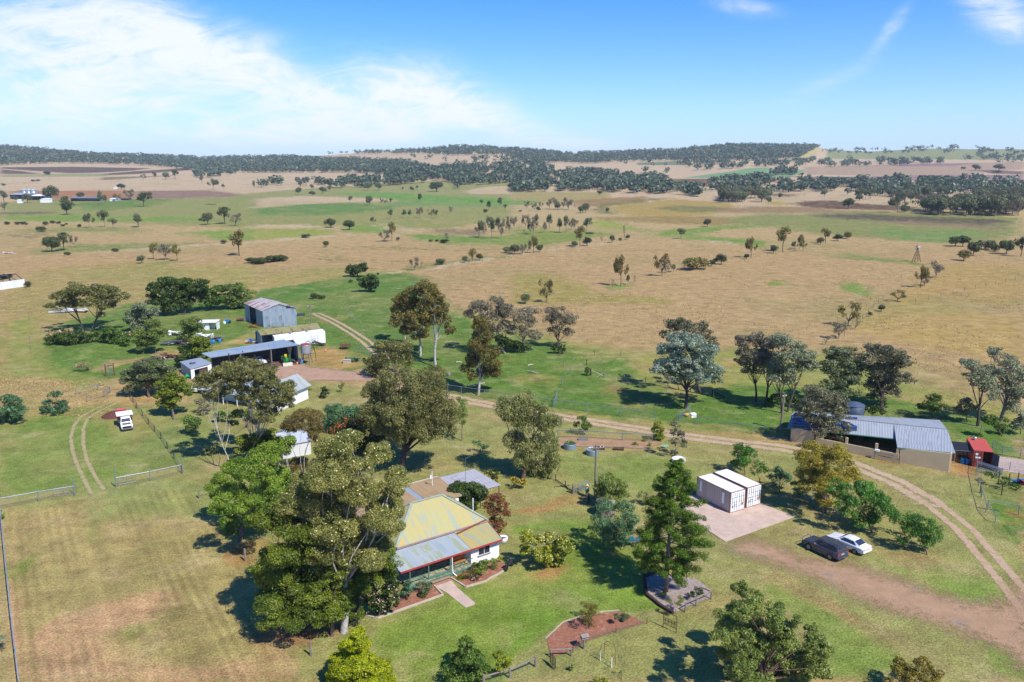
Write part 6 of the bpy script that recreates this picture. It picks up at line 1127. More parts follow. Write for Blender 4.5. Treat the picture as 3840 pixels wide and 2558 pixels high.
# --- house surrounds
def edging(name, label, pts, m, w_=.16, h_=.16, cat='garden edging'):
    P = [gp(*p) for p in pts]; mb = MB()
    for a, b in zip(P, P[1:]): mb.beam((a.x, a.y, h_ / 2), (b.x, b.y, h_ / 2), w_, h_)
    return tag(mb.build(name, m), label, cat)
edging('garden_edging', 'pale timber edging along the bark bed left of the front steps', [('N', 1010, 965), ('N', 1120, 985), ('i', 1020, 1165), ('i', 870, 1010)], LTIMBER)
edging('garden_edging', 'pale timber edging around the bark bed right of the front steps', [('i', 1155, 870), ('i', 1415, 1030), ('i', 1780, 925), ('i', 1830, 880), ('i', 1980, 805), ('i', 2115, 720)], LTIMBER)
edging('garden_edging', 'white plank edging around the bark bed near the feeder box', [('O', 985, 912), ('O', 845, 922), ('O', 640, 962), ('O', 470, 1020), ('O', 308, 1172)], LTIMBER, .07, .1)
edging('garden_edging', 'dark log edging around the conifer garden corner', [('O', 1310, 560), ('O', 1215, 605), ('O', 1225, 700), ('O', 1240, 775), ('O', 1370, 880), ('O', 1480, 945)], DTIMBER, .3, .3)
edging('garden_edging', 'old plank edging along the sandy bed by the pipe fence', [('K', 430, 425), ('K', 780, 440)], TIMBER, .15, .12); edging('garden_edging', 'right-hand plank edging piece of the sandy bed', [('K', 820, 430), ('K', 1270, 455)], TIMBER, .15, .12)
pth = [W0(*px('i', *q)) for q in [(870, 1010), (1160, 905), (1275, 1045), (1580, 1305), (1545, 1340), (1405, 1378), (1340, 1330), (1080, 1120)]]
MB().poly([(x, y, .05) for x, y in pth], .1).build('concrete_path', CONC)['kind'] = 'structure'
sl = [W0(*px(*q)) for q in [('K', 1960, 1305), ('L', 245, 1075), ('S', 2852, 1889), ('S', 2590, 1857), ('K', 1500, 1000)]]
slab = MB().poly([(x, y, .06) for x, y in sl], .12).build('concrete_slab', edgemat('slab', alb(206, 178, 160), alb(190, 158, 140), alb(170, 132, 112), 0, scale=.35) if False else CONC); slab['kind'] = 'structure'
bp = [W0(*px('b', *q)) for q in [(170, 525), (225, 520), (430, 545), (520, 600), (300, 578)]]; MB().poly([(x, y, .05) for x, y in bp], .1).build('brick_patio', mat('pink brick', alb(226, 166, 132), .9, var=.1, scale=4))['kind'] = 'structure'
yp = [W0(*px('r', *q)) for q in [(500, 270), (830, 320), (830, 450), (640, 420), (520, 400)]]; MB().poly([(x, y, .05) for x, y in yp], .1).build('yard_slab', mat('yard concrete', alb(196, 178, 166), .9, var=.1, col2=alb(176, 152, 136)))['kind'] = 'structure'
# --- shipping containers
def container(label, a, wd, ln, h_, deg, body, roofm, doors=True, group=None, ajar=False):
    t = frame_at((a.x, a.y, .06), deg, 'shipping_container', label, 'container', group)   # local x along the doors, y to the back
    MB().box(wd / 2, ln / 2, h_ / 2 + .05, wd - .06, ln - .06, h_ - .12).build('body', body, t, suv=((0, 0, 0), (1, 1, 0), (0, 0, 1)))
    roof('roof', [(0.02, .02, h_), (.02, ln - .02, h_), (wd - .02, ln - .02, h_), (wd - .02, .02, h_)], roofm, t, .05)
    mb = MB()
    for x in (.05, wd - .05):
        for y in (.05, ln - .05): mb.box(x, y, h_ / 2, .14, .14, h_ + .02)
        mb.box(x, ln / 2, .08, .1, ln, .16); mb.box(x, ln / 2, h_ - .04, .1, ln, .1)
    for y in (.05, ln - .05): mb.box(wd / 2, y, .08, wd, .1, .16); mb.box(wd / 2, y, h_ - .04, wd, .1, .1)
    mb.build('frame', mat('rust edged frame ' + body.name, tuple(c * .9 for c in alb(190, 150, 128)[:3]) + (1,), .8, var=.25, scale=5), t)
    return t
ca0 = gp('S', 2736.9, 1926.7); BW = sheetmat('weathered container side', [alb(206, 190, 182), alb(214, 200, 192), alb(196, 176, 166)], .6, .7, 0, .3, bump=.25, rust=alb(170, 128, 104), rthr=.7)
DOORW = mat('white door panel', (.82, .83, .84, 1), .45, var=.03); BAR = mat('grey lock bars', alb(96, 104, 112), .5, .4)
for i, (aa, lb) in enumerate([(ca0, 'white shipping container standing nearer the dark conifer, weathered side showing'), (gp('S', 2798.2, 1907), 'white shipping container standing on the side away from the dark conifer')]):
    t = container(lb, aa, 2.44, 6.06, 2.75, 30, BW, R_WHT, group='white shipping containers on the slab')
    for x in (.64, 1.80):
        d = MB().box(x, -.005, 1.38, 1.13, .06, 2.5).build('door', DOORW, t, bevel=.01)
        mb = MB()
        for bx in (-.35, .02, .36): mb.tube([(x + bx, -.07, .2), (x + bx, -.07, 2.6)], .022, 6)
        for bz in (.75, 1.35, 1.95): mb.box(x, -.045, bz, 1.05, .02, .03)
        mb.box(x + .1, -.09, 1.0, .4, .03, .04); mb.build('lock_bars', BAR, d)
    MB().box(2.1, -.05, .95, .26, .02, .42).build('label_plate', mat('orange plate', alb(246, 166, 30), .5), t); MB().box(.36, -.05, .8, .18, .02, .26).build('label_plate', mat('dark plate', alb(60, 60, 64), .5), t)
    MB().box(-.003, 1.3, 1.6, .03, .42, 1.5).box(-.003, 5.3, 1.7, .03, .3, 1.4).build('side_panel', DOORW, t)
# --- red container shed
ra = gp('r', 310, 372); RED = sheetmat('red container side', [alb(176, 74, 62), alb(190, 84, 70), alb(160, 62, 54)], .6, .7, 0, .3, bump=.4, rust=alb(120, 60, 46), rthr=.62)
RR_ = mat('faded red roof', alb(206, 92, 82), .7, var=.08, col2=alb(224, 130, 116), thr=.66)
t = frame_at((ra.x, ra.y, .02), -20, 'shipping_container', 'faded red shipping container with one door open beside the cattle yards', 'container')
for nm, pts in (('wall', [(0, 0, 0), (0, 5.9, 0)]), ('wall', [(2.44, 0, 0), (2.44, 5.9, 0)]), ('wall', [(0, 5.9, 0), (2.44, 5.9, 0)])): wall(nm, pts[0], pts[1], 2.45, 2.45, RED, t, .05)
roof('roof', [(-.03, -.03, 2.5), (2.47, -.03, 2.5), (2.47, 5.93, 2.5), (-.03, 5.93, 2.5)], RR_, t, .06)
d = MB().box(.62, -.02, 1.22, 1.2, .06, 2.4).build('door', RED, t); mb = MB(); [mb.tube([(x, -.08, .1), (x, -.08, 2.4)], .025, 6) for x in (.25, .62, .98)]; [mb.box(.62, -.06, z, 1.1, .03, .04) for z in (.7, 1.3, 1.9)]; mb.build('lock_bars', RUSTM, d)
MB().box(.4, -.07, 1.95, .42, .02, .3).box(.62, -.07, 1.45, .7, .02, .25).build('sign_plate', WHITE, t)
MB().box(2.75, -.55, 1.22, .06, 1.2, 2.35, .5).build('open_door', mat('grey door inside', alb(96, 100, 116), .7), t); MB().poly([(0, 0, .08), (2.44, 0, .08), (2.44, 5.9, .08), (0, 5.9, .08)], .07).build('floor', DTIMBER, t)
MB().box(1.95, 2.0, 1.0, .7, .5, 1.9).build('shelf', mat('brown shelf', alb(120, 80, 50), .8), t)
MB().lathe([(.2, 2.5), (.26, 2.62), (.3, 2.8), (.2, 2.95), (.02, 3.0)], .9, 5.0, 14).build('roof_ventilator', mat('bright steel', alb(220, 224, 228), .25, .7), t, smooth=True)
lt = frame_at(gp('r', 160, 345), -20, 'lean_to', 'dark lean-to shelter of poles and sheeting beside the red container', 'shelter')
roof('roof', [(-.3, .2, 1.9), (2.9, .2, 1.95), (2.9, 3.6, 2.3), (-.3, 3.6, 2.2)], DARK, lt); mb = MB(); [mb.tube([(x, y, 0), (x, y, 2.0)], .05, 6) for x, y in ((-.2, .25), (2.8, .25), (-.2, 3.5))]; mb.beam((-.6, .2, 1.95), (3.3, .2, 2.1), .07); mb.build('pole', STEEL, lt)
for i, (x, y, h_, lb) in enumerate([(222, 345, .9, 'blue drum under the lean-to beside the red container, nearer the block building'), (265, 350, .9, 'blue drum under the lean-to right beside the red container'), (262, 285, .8, 'pale blue drum standing behind the two drums of the lean-to')]):
    b = gp('r', x, y); t = thing('drum', lb, 'drum', b); MB().lathe([(.28, 0), (.3, .04), (.3, .3), (.28, .33), (.3, .36), (.3, h_ - .05), (.26, h_)], n=14).build('shell', PLAST_B if i < 2 else mat('light blue plastic', alb(90, 170, 214), .4), t, smooth=True); MB().lathe([(.25, h_), (.25, h_ + .02), (.06, h_ + .03)], n=14).build('lid', BLK, t)
# --- cream block dairy building
bl = thing('block_building', 'long cream block building with blue-grey ribbed roof and solar panels', 'building', (0, 0, 0))
p0, p1, p1b, p2 = gp('b', 85, 512), gp('b', 1440, 790), gp('b', 1450, 787), gp('b', 2075, 902)
eL, eM, eM2, eR = wz('b', 45, 342, 2.25), wz('b', 1412, 487, 2.42), wz('b', 1428, 597, 2.32), wz('b', 2160, 668, 2.75)
rL, rM, rRr = wz('b', 105, 168, 3.2), wz('b', 1385, 302, 3.45), wz('b', 2058, 370, 3.6)
n_ = Vector((p2.y - p1b.y, -(p2.x - p1b.x), 0)).normalized() * -1
q2 = Vector((rRr.x + (rRr.x - eR.x) * .9, rRr.y + (rRr.y - eR.y) * .9, 0)); q0 = Vector((rL.x + (rL.x - eL.x) * .9, rL.y + (rL.y - eL.y) * .9, 0))
pm = p0.lerp(p1, 1.0)
inset = 1.6
m1 = eM + Vector((0, 0, 0)); w1 = Vector((eM.x - .1, eM.y + .3, 0)); w0 = Vector((p0.x, p0.y, 0))
wall('wall', w0, p0.lerp(p1, .27), 2.2, 2.25, CREAM, bl, .2); wa = p0.lerp(p1, .27)
dwall = wall('half_wall', wa, p1, 1.35, 1.35, CREAM, bl, .2)
mb = MB()
for f in (.30, .53, .80, .985): c_ = p0.lerp(p1, f); mb.box(c_.x, c_.y, 1.1, .35, .25, 2.35 if f < .9 else 2.2, R(-36))
mb.build('pier', CREAM, bl)
wall('wall', p1b, p2, 2.28, 2.72, CREAM, bl, .2); wall('wall', p2, (q2.x - .6, q2.y - .4), 2.72, 2.8, CREAM, bl, .2); wall('wall', w0, (q0.x, q0.y), 2.2, 2.3, CREAM, bl, .2); wall('wall', (q0.x, q0.y), (q2.x - .6, q2.y - .4), 2.3, 2.7, CREAM, bl, .2)
wall('wall', p1b, (p1b.x + 1.6, p1b.y + 2.6), 2.3, 2.6, CREAM, bl, .2)
rfb = roof('roof', [eL, eM, rM, rL], R_RIB, bl); roof('roof_part', [eM2, eR, rRr, rM], R_RIB, rfb); roof('roof_back', [Vector((q2.x, q2.y, 2.75)), Vector((q0.x, q0.y, 2.3)), rL, rRr], R_RIB, rfb)
MB().beam(rL, rRr, .3, .08).build('ridge_capping', mat('ridge steel', alb(150, 152, 160), .5), rfb)
MB().beam(eL + Vector((0, -.05, -.08)), eM + Vector((0, -.05, -.08)), .1, .12).beam(eM2 + Vector((0, -.05, -.08)), eR + Vector((0, -.05, -.08)), .1, .12).build('gutter', mat('green gutter', alb(90, 150, 130), .5), bl)
dd = p0.lerp(p1, .11); d2 = p0.lerp(p1, .195); dm = (dd + d2) / 2; a_ = math.atan2(d2.y - dd.y, d2.x - dd.x)
o = MB().box(dm.x, dm.y - .04, 1.02, (d2 - dd).length + .25, .12, 2.0, a_).build('door', WHITE, bl)
for f in (.3, .7): c_ = dd.lerp(d2, f - .0); MB().box(c_.x - .04, c_.y - .1, 1.0, .52, .06, 1.75, a_).build('door_panel', mat('flyscreen', alb(116, 108, 116), .6), o)
mb = MB()
for f in (.12, .3, .5, .7, .9):
    c_ = p1b.lerp(p2, f)
    for j in (-.18, -.06, .06, .18): mb.box(c_.x + j * 1.2, c_.y - j * .8 - .115, 1.75 + .2 * f, .12, .04, .09, R(-33))
for f in (.42, .5, .58, .66, .74, .84, .93):
    c_ = p0.lerp(p1, f)
    for j in (-.15, 0, .15): mb.box(c_.x + j, c_.y - j * .75 - .115, .3, .11, .04, .09, R(-36))
mb.build('vent_blocks', DARK, bl)
for i, (f0, f1) in enumerate([((120, 175), (240, 320)), ((245, 178), (440, 330)), ((455, 195), (640, 355)), ((660, 205), (930, 378))]):
    A1, A2, A3, A4 = [Vector(q) for q in (wz('b', f0[0] - 25, f1[1] - 0, 2.62 + .0 * i), wz('b', f1[0] - 8, f1[1] + 12, 2.65), wz('b', f1[0], f0[1] + 20, 3.38), wz('b', f0[0], f0[1], 3.3))]
    o = MB().poly([A1 + Vector((0, 0, .08)), A2 + Vector((0, 0, .08)), A3 + Vector((0, 0, .08)), A4 + Vector((0, 0, .08))], .05).build('solar_panel', mat('solar cell', alb(46, 66, 112), .15, var=.1, spec=.8), bl)
    mb = MB()
    for k in range(5): mb.beam(A1.lerp(A4, k / 4) + Vector((0, 0, .10)), A2.lerp(A3, k / 4) + Vector((0, 0, .10)), .035, .02)
    mb.beam(A1 + Vector((0, 0, .1)), A4 + Vector((0, 0, .1)), .05, .02); mb.beam(A2 + Vector((0, 0, .1)), A3 + Vector((0, 0, .1)), .05, .02); mb.build('panel_frame', mat('silver frame', alb(190, 200, 214), .4), o)
tk = wz('b', 870, 250, .6); t = thing('water_tank', 'dark round rainwater tank behind the solar roof', 'water tank', (tk.x + .6, tk.y + 1.2, 0))
MB().lathe([(1.6, 0), (1.6, 2.9)], n=24).build('shell', mat('dark tank', alb(76, 92, 112), .6), t, smooth=True); MB().lathe([(1.65, 2.9), (1.0, 3.2), (.2, 3.4)], n=24).build('lid', mat('tank lid', alb(84, 100, 122), .6), t)
t = frame_at(gp('b', 1140, 745), -36, 'timber_stand', 'timber rail stand with a white box on top in front of the block building', 'stand')
mb = MB(); [mb.tube([(x, 0, 0), (x, 0, 1.25)], .07, 8) for x in (0, 3.4)]; mb.build('post', TIMBER, t); mb = MB(); mb.beam((-.1, 0, 1.2), (2.6, -.1, 1.15), .12); mb.beam((.4, 0, .7), (3.4, 0, .65), .1); mb.build('rail', TIMBER, t); MB().box(.25, 0, 1.42, .6, .35, .28).build('box', WHITE, t)
t = frame_at(gp('b', 1780, 850), -33, 'pipe_support', 'rusty pipe frame against the cream block wall', 'pipe frame'); MB().tube([(0, 0, 0), (.15, .15, 1.9)], .04, 6).tube([(.35, 0, 0), (.3, .1, 1.2)], .04, 6).tube([(.2, .1, 1.2), (.45, 0, 1.2)], .04, 6).build('pipe', RUSTM, t)
# --- machinery shed row
ms_ = thing('machinery_shed', 'long open-fronted machinery shed with dull blue skillion roof', 'shed')
f0, f1 = gp('s', 485, 985), gp('s', 1490, 880); z0, z1 = 3.25, 4.0
dv = (f1 - f0).normalized(); nv = Vector((-dv.y, dv.x, 0)); D_ = 5.6
e0, e1 = wz('s', 462, 808, z0), wz('s', 1502, 660, z1); k0 = wz('s', 358, 757, z0 + .7); k1 = wz('s', 1308, 598, z1 + .6)
roof('roof', [e0, e1, k1, k0], R_SHED, ms_)
b0 = Vector((k0.x, k0.y, 0)); b1 = Vector((k1.x, k1.y, 0))
b0 = f0 + nv * ((k0 - f0).dot(nv)); b1 = f1 + nv * ((k1 - f1).dot(nv))
wall('back_wall', b0, b1, z0 + .5, z1 + .35, mat('painted shade iron', (.035, .037, .042, 1), .8, var=.5), ms_, .06); wall('side_wall', f0, b0, z0 - .05, z0 + .5, W_SHED, ms_, .06); wall('side_wall', f1, b1, z1 - .3, z1 + .3, W_SHED, ms_, .06)  # back wall iron near black: shade under the roof put into its colour
for f in (.0, .33, .68, 1.0):
    c_ = f0.lerp(f1, f); MB().tube([(c_.x, c_.y, 0), (c_.x, c_.y, z0 + (z1 - z0) * f - .08)], .11, 8).build('post', DTIMBER if f < .3 else TIMBER, ms_)
MB().beam(e0 + Vector((.1, .15, -.14)), e1 + Vector((-.1, .15, -.14)), .08, .16).build('beam', DTIMBER, ms_)
mb = MB()
for f in (.2, .36, .5, .68, .85): c_ = b0.lerp(b1, f) - nv * 2.4; mb.tube([(c_.x, c_.y, 0), (c_.x, c_.y, z0 + .6)], .09, 6)
mb.build('inner_post', DTIMBER, ms_)
flp = [f0 - nv * .3, f1 - nv * .8, b1, b0]; MB().poly([(p.x, p.y, .05) for p in flp], .04).build('shed_floor', mat('shed dirt', alb(120, 92, 78), .95, var=.15))['kind'] = 'structure'
an = thing('garage', 'small white garage with grey skillion roof joined to the machinery shed', 'garage')
a0, a1 = gp('s', 240, 1060), gp('s', 478, 1000); h0, h1 = 2.15, 2.3; ae0, ae1, ab1, ab0 = wz('s', 228, 943, 2.2), wz('s', 478, 872, 2.4), wz('s', 345, 806, 2.8), wz('s', 103, 856, 2.25)
roof('roof', [ae0, ae1, ab1, ab0], mat('flat grey roof', alb(158, 168, 182), .6, var=.05), an); wv = (a1 - a0).normalized()
wall('wall', a0, a0 + wv * .8, 2.12, 2.15, WHITE, an); wall('wall', a1 - wv * .9, a1, 2.2, 2.3, WHITE, an); MB().beam(a0 + Vector((0, 0, 1.95)), a1 + Vector((0, 0, 2.0)), .12, .36).build('lintel', WHITE, an)
ab0g = Vector((ab0.x + .2, ab0.y, 0)); ab1g = Vector((ab1.x, ab1.y, 0)); wall('side_wall', a0, ab0g, 2.12, 2.2, W_SHED, an); wall('back_wall', ab0g, ab1g, 2.2, 2.6, W_SHED, an)
MB().poly([a0.lerp(a1, .26) + Vector((.3, .8, 0)), a0.lerp(a1, .82) + Vector((.3, .8, 0)), a0.lerp(a1, .82) + Vector((.3, .8, 1.8)), a0.lerp(a1, .26) + Vector((.3, .8, 1.8))], .05, (0, 1, 0)).build('roller_door', mat('brown curtain', alb(96, 80, 70), .8, var=.3), an)
ty = MB(); tc = (ae0 + ae1 + ab0 + ab1) / 4
for k in range(16):
    a_, b_ = k / 16 * 6.283, (k + 1) / 16 * 6.283; ty.beam((tc.x + .55 * math.cos(a_) - .3, tc.y + .55 * math.sin(a_) - .8, 2.52), (tc.x + .55 * math.cos(b_) - .3, tc.y + .55 * math.sin(b_) - .8, 2.52), .1, .1)
tag(ty.build('hose_coil', BLK), 'black coil lying on the flat grey garage roof', 'coil')
# tall hay shed
tl = thing('hay_shed', 'tall corrugated iron hay shed with rust-streaked gable roof', 'shed')
A0, A1 = gp('s', 1080, 460), gp('s', 1465, 437); B0 = gp('s', 870, 377); B1 = B0 + (A1 - A0)
hA, hB, hC = 4.56, 4.97, 4.88; ap = wz('s', 1250, 185, 6.15); ap.z = 6.15; mid = A0.lerp(A1, .5); apf = Vector((mid.x, mid.y, 6.15)); apb = Vector(((B0.x + B1.x) / 2, (B0.y + B1.y) / 2, 6.2))
wall('front_wall', A0, A1, hA, hB, W_SHED, tl, .06); MB().poly([(A0.x, A0.y - .02, hA), (A1.x, A1.y - .02, hB), apf - Vector((0, .02, .06))], .05, (0, 1, 0)).build('gable', W_SHED, tl, suv=(A0, (1, 0, 0), (0, 0, 1)))
g1_, g2_ = A0.lerp(B0, .38), A0.lerp(B0, .72)
wall('side_wall', A0, g1_, hA, 4.65, W_SHED, tl, .06); wall('side_wall', g2_, B0, 4.8, hC, W_SHED, tl, .06); wall('back_wall', B0, B1, hC, hB, W_SHED, tl, .06); wall('side_wall', A1, B1, hB, hB, W_SHED, tl, .06)
ov = Vector((-.25, -.1, 0))
roof('roof', [Vector((A0.x - .3, A0.y - .25, hA - .02)), Vector((B0.x - .3, B0.y + .2, hC - .02)), apb + Vector((0, .2, .05)), apf + Vector((0, -.25, .05))], R_RUST, tl)
roof('roof', [Vector((B1.x + .3, B1.y + .2, hB - .02)), Vector((A1.x + .3, A1.y - .25, hB - .02)), apf + Vector((0, -.25, .05)), apb + Vector((0, .2, .05))], R_RUST, tl)
w_ = A0.lerp(A1, .78); MB().box(w_.x, w_.y - .09, 5.25, 1.1, .08, .7, math.atan2(A1.y - A0.y, A1.x - A0.x)).build('vent_opening', DARK, tl)
# long white cold room and mossy-roofed shed
wl = thing('cold_room', 'long white ribbed cold room behind the machinery shed', 'cold room')
C0, C1 = gp('s', 1210, 690), gp('s', 1797, 635); e_ = (C1 - C0).normalized(); nn_ = Vector((-e_.y, e_.x, 0)) * 3.1
wall('wall', C0, C1, 2.42, 2.8, W_WHT, wl, .08); wall('wall', C0, C0 + nn_, 2.42, 2.42, W_WHT, wl, .08); wall('wall', C1, C1 + nn_, 2.8, 2.8, W_WHT, wl, .08); wall('wall', C0 + nn_, C1 + nn_, 2.42, 2.8, W_WHT, wl, .08)
roof('roof', [C0 + Vector((0, 0, 2.46)), C1 + Vector((0, 0, 2.84)), C1 + nn_ + Vector((0, 0, 2.84)), C0 + nn_ + Vector((0, 0, 2.46))], R_WHT, wl)
for f in (.33, .66): c_ = C0.lerp(C1, f) + nn_ * .5; MB().box(c_.x, c_.y, 2.8, .5, .4, .35).build('roof_unit', STEEL, wl)
ml = thing('mossy_shed', 'low shed with mossy yellow-green roof between hay shed and cold room', 'shed')
y0, y1, y2, y3 = wz('s', 1045, 550, 2.75), wz('s', 1745, 472, 2.95), wz('s', 1700, 405, 3.6), wz('s', 1010, 490, 3.4)
roof('roof', [y0, y1, y2, y3], R_MOSS, ml); bk0, bk1 = Vector((2 * y3.x - y0.x, 2 * y3.y - y0.y, 2.5)), Vector((2 * y2.x - y1.x, 2 * y2.y - y1.y, 2.6)); roof('roof_back', [bk1, bk0, y3, y2], R_MOSS, ml)
wall('wall', (y3.x - .1, y3.y, 0), (y0.x + .1, y0.y + .3, 0), 3.2, 2.6, W_SHED, ml, .06); wall('wall', (y1.x, y1.y + .3, 0), (bk1.x, bk1.y, 0), 2.8, 2.6, W_SHED, ml, .06); wall('wall', (bk0.x, bk0.y, 0), (bk1.x, bk1.y, 0), 2.4, 2.5, W_SHED, ml, .06)
mb = MB(); [mb.tube([(y0.lerp(y1, f).x, y0.lerp(y1, f).y + .3, 0), (y0.lerp(y1, f).x, y0.lerp(y1, f).y + .3, 2.7)], .08, 6) for f in (.02, .18)]; mb.build('post', DTIMBER, ml)
# --- cottage behind the open gum
ct = thing('cottage', 'white cottage with pale blue-grey gabled roofs behind the open gum', 'house')
g0 = Vector((-46.0, 136.4, 0)); g1 = Vector((-41.2, 134.4, 0)); dg = (g1 - g0).normalized(); ng = Vector((-dg.y, dg.x, 0))
def blk(o_, l, d_, h_, nm='wall'): P = [o_, o_ + dg * l, o_ + dg * l + ng * d_, o_ + ng * d_]; return MB().poly([(p.x, p.y, 0) for p in P], h_, (0, 0, 1)).build(nm, WHITE, ct)
blk(g0, 4.9, 9.0, 2.7); blk(g0 - dg * 9.5 + ng * 2.2, 9.5, 6.5, 2.5)
zz = Vector((0, 0, 1)); apx = g0 + dg * 2.45
MB().poly([g0 + zz * 2.7 - ng * .02, g1 + zz * 2.7 - ng * .02, apx + zz * 4.4 - ng * .02], .06, ng).build('gable', WHITE, ct)
rf1 = roof('roof', [g0 - dg * .35 - ng * .4 + zz * 2.6, g0 - dg * .35 + ng * 9.3 + zz * 2.6, apx + ng * 9.3 + zz * 4.5, apx - ng * .4 + zz * 4.5], R_BLU, ct); roof('roof_side', [g1 + dg * .35 + ng * 9.3 + zz * 2.6, g1 + dg * .35 - ng * .4 + zz * 2.6, apx - ng * .4 + zz * 4.5, apx + ng * 9.3 + zz * 4.5], R_BLU, rf1)
s0 = g0 - dg * 9.9 + ng * 1.9; roof('roof', [s0 + zz * 2.45, s0 + dg * 10 + zz * 2.45, s0 + dg * 10 + ng * 3.6 + zz * 4.0, s0 + dg * 2 + ng * 3.6 + zz * 4.0], R_BLU, ct); roof('roof', [s0 + dg * 10 + ng * 7.2 + zz * 2.45, s0 + ng * 7.2 + zz * 2.45, s0 + dg * 2 + ng * 3.6 + zz * 4.0, s0 + dg * 10 + ng * 3.6 + zz * 4.0], R_MOSS, ct)
v0 = s0 - ng * 2.0 - dg * .5; roof('verandah_roof', [v0 + zz * 2.15, v0 + dg * 10 + zz * 2.15, v0 + dg * 10 + ng * 2.1 + zz * 2.45, v0 + ng * 2.1 + zz * 2.45], R_BLU, ct)
mb = MB(); [mb.box((v0 + dg * d_).x, (v0 + dg * d_).y + .15, 1.07, .11, .11, 2.14) for d_ in (.3, 3.3, 6.5, 9.7)]; mb.build('post', WHITE, ct)
c_ = g0.lerp(g1, .5); window(ct, c_.x, c_.y - .08, 1.55, 2.6, 1.2, rz=math.atan2(dg.y, dg.x)); c_ = s0 + dg * 4 + ng * .2; window(ct, c_.x, c_.y, 1.5, 1.4, 1.0, rz=math.atan2(dg.y, dg.x))
c_ = g0 - dg * .6 - ng * .3; mb = MB(); [mb.box(c_.x + .0, c_.y - .35 * k, .32 - .12 * k, 1.2, .34, .1, math.atan2(dg.y, dg.x)) for k in range(3)]; mb.build('step', TIMBER, ct)
bb = gp('J', 380, 520); t = frame_at((bb.x, bb.y, 0), 30, 'garden_shed', 'small pale grey garden shed half hidden behind the she-oak', 'shed')
MB().box(0, 2.0, 1.1, 4.2, 4.0, 2.2).build('wall', W_WHT, t); roof('roof', [(-2.3, -.2, 2.2), (2.3, -.2, 2.2), (2.3, 4.3, 3.0), (-2.3, 4.3, 3.0)], mat('pale shed roof', alb(206, 212, 222), .5, var=.05), t)
# --- ruined shed and far farm buildings
t = thing('collapsed_shed', 'collapsed white-walled shed with bent frames at the left edge', 'shed'); a = gp('A', -60, 1448); b = gp('A', 230, 1405)
wall('wall', a, b, 2.6, 2.6, sheetmat('white iron wall', [(.7, .74, .78, 1), (.78, .8, .82, 1), (.62, .66, .7, 1)], 1.5, .5, 0, .3), t, .1); mb = MB(); dr = (b - a).normalized(); ba = Vector((-dr.y, dr.x, 0)) * 7
wall('wall', a + ba, b + ba, 1.4, 1.6, CURR, t, .1)
for f, h_ in ((.1, 5.6), (.35, 5.4), (.6, 4.8), (.95, 4.4)):
    q = a.lerp(b, f); mb.beam(q + zz * 2.5, q + ba * .5 + zz * h_, .2); mb.beam(q + ba * .5 + zz * h_, q + ba + zz * 2.4, .2); mb.beam(q + ba, q + ba + zz * 2.6, .2)
mb.beam(a + zz * 4.6 + ba * .3, a.lerp(b, .55) + zz * 4.4 + ba * .3, .25); mb.beam(a.lerp(b, .4) + zz * 5.2, a.lerp(b, .75) + zz * 2.6, .2); mb.build('bent_frame', BAR, t); MB().poly([a.lerp(b, .5) + ba * .6 + zz * 4.6, a.lerp(b, .92) + ba * .6 + zz * 4.4, a.lerp(b, .95) + ba + zz * 2.5, a.lerp(b, .6) + ba + zz * 2.4], .1).build('roof_sheet', DARK, t)
def farshed(k, x0, x1, yb, h, d, label, wm=CURR, rm=CURR, name='farm_shed', openf=True):
    a, b = gp(k, x0, yb), gp(k, x1, yb); s_ = a.y / CP / FPX / 2.45; H_ = h * s_; t = thing(name, label, 'shed', a); L_ = (b - a).length
    wall('back_wall', (0, d), (L_, d), H_, H_, wm, t, .2); wall('side_wall', (0, 0), (0, d), H_ * .8, H_, wm, t, .2); wall('side_wall', (L_, 0), (L_, d), H_ * .8, H_, wm, t, .2)
    if not openf: wall('wall', (0, 0), (L_, 0), H_ * .8, H_ * .8, wm, t, .2)
    mb = MB(); [mb.box(L_ * f, .2, H_ * .4, .3, .3, H_ * .8) for f in (.02, .25, .5, .75, .98)]; mb.build('post', BAR, t)
    roof('roof', [(-.5, -.5, H_ * .82), (L_ + .5, -.5, H_ * .82), (L_ + .5, d + .5, H_ * 1.04), (-.5, d + .5, H_ * 1.04)], rm, t, .15); return t
LG = mat('pale roof iron', alb(176, 186, 198), .5, var=.05)
farshed('A', 92, 250, 605, 48, 14, 'long dark open machinery shed at the far left farm', CURR, LG); farshed('A', 280, 415, 615, 46, 14, 'big pale-roofed open shed beside the silos', CURR, WHITE)
farshed('A', 372, 448, 637, 34, 7, 'small white shed in front of the pale-roofed shed', WHITE, WHITE, openf=False); farshed('A', 650, 920, 625, 34, 9, 'long low open cattle shed beyond the green paddock', CURR, CURR); farshed('A', 1010, 1070, 624, 24, 6, 'low white shed right of the cattle shed', WHITE, WHITE, openf=False); farshed('A', 1110, 1185, 612, 16, 6, 'low grey shed behind the round trees', CURR, CURR)
farshed('A', 160, 198, 642, 30, 4, 'tiny white hut with dark door at the left farm', WHITE, WHITE, openf=False); farshed('A', 1045, 1065, 510, 14, 5, 'small white hut beside a dark bush in the pale field', WHITE, WHITE, openf=False)
for i, x in enumerate((230, 272, 312)):
    a = gp('A', x, 590); t = thing('silo', 'grey steel silo, %s of three from the left behind the far farm sheds' % ORD[i], 'silo', a); MB().lathe([(4.6, 0), (4.6, 8.5)], n=20).build('shell', mat('silo steel', alb(168, 180, 190), .35, .5), t, smooth=True); MB().lathe([(4.8, 8.5), (.5, 10.8)], n=20).build('roof', LG, t, smooth=True)
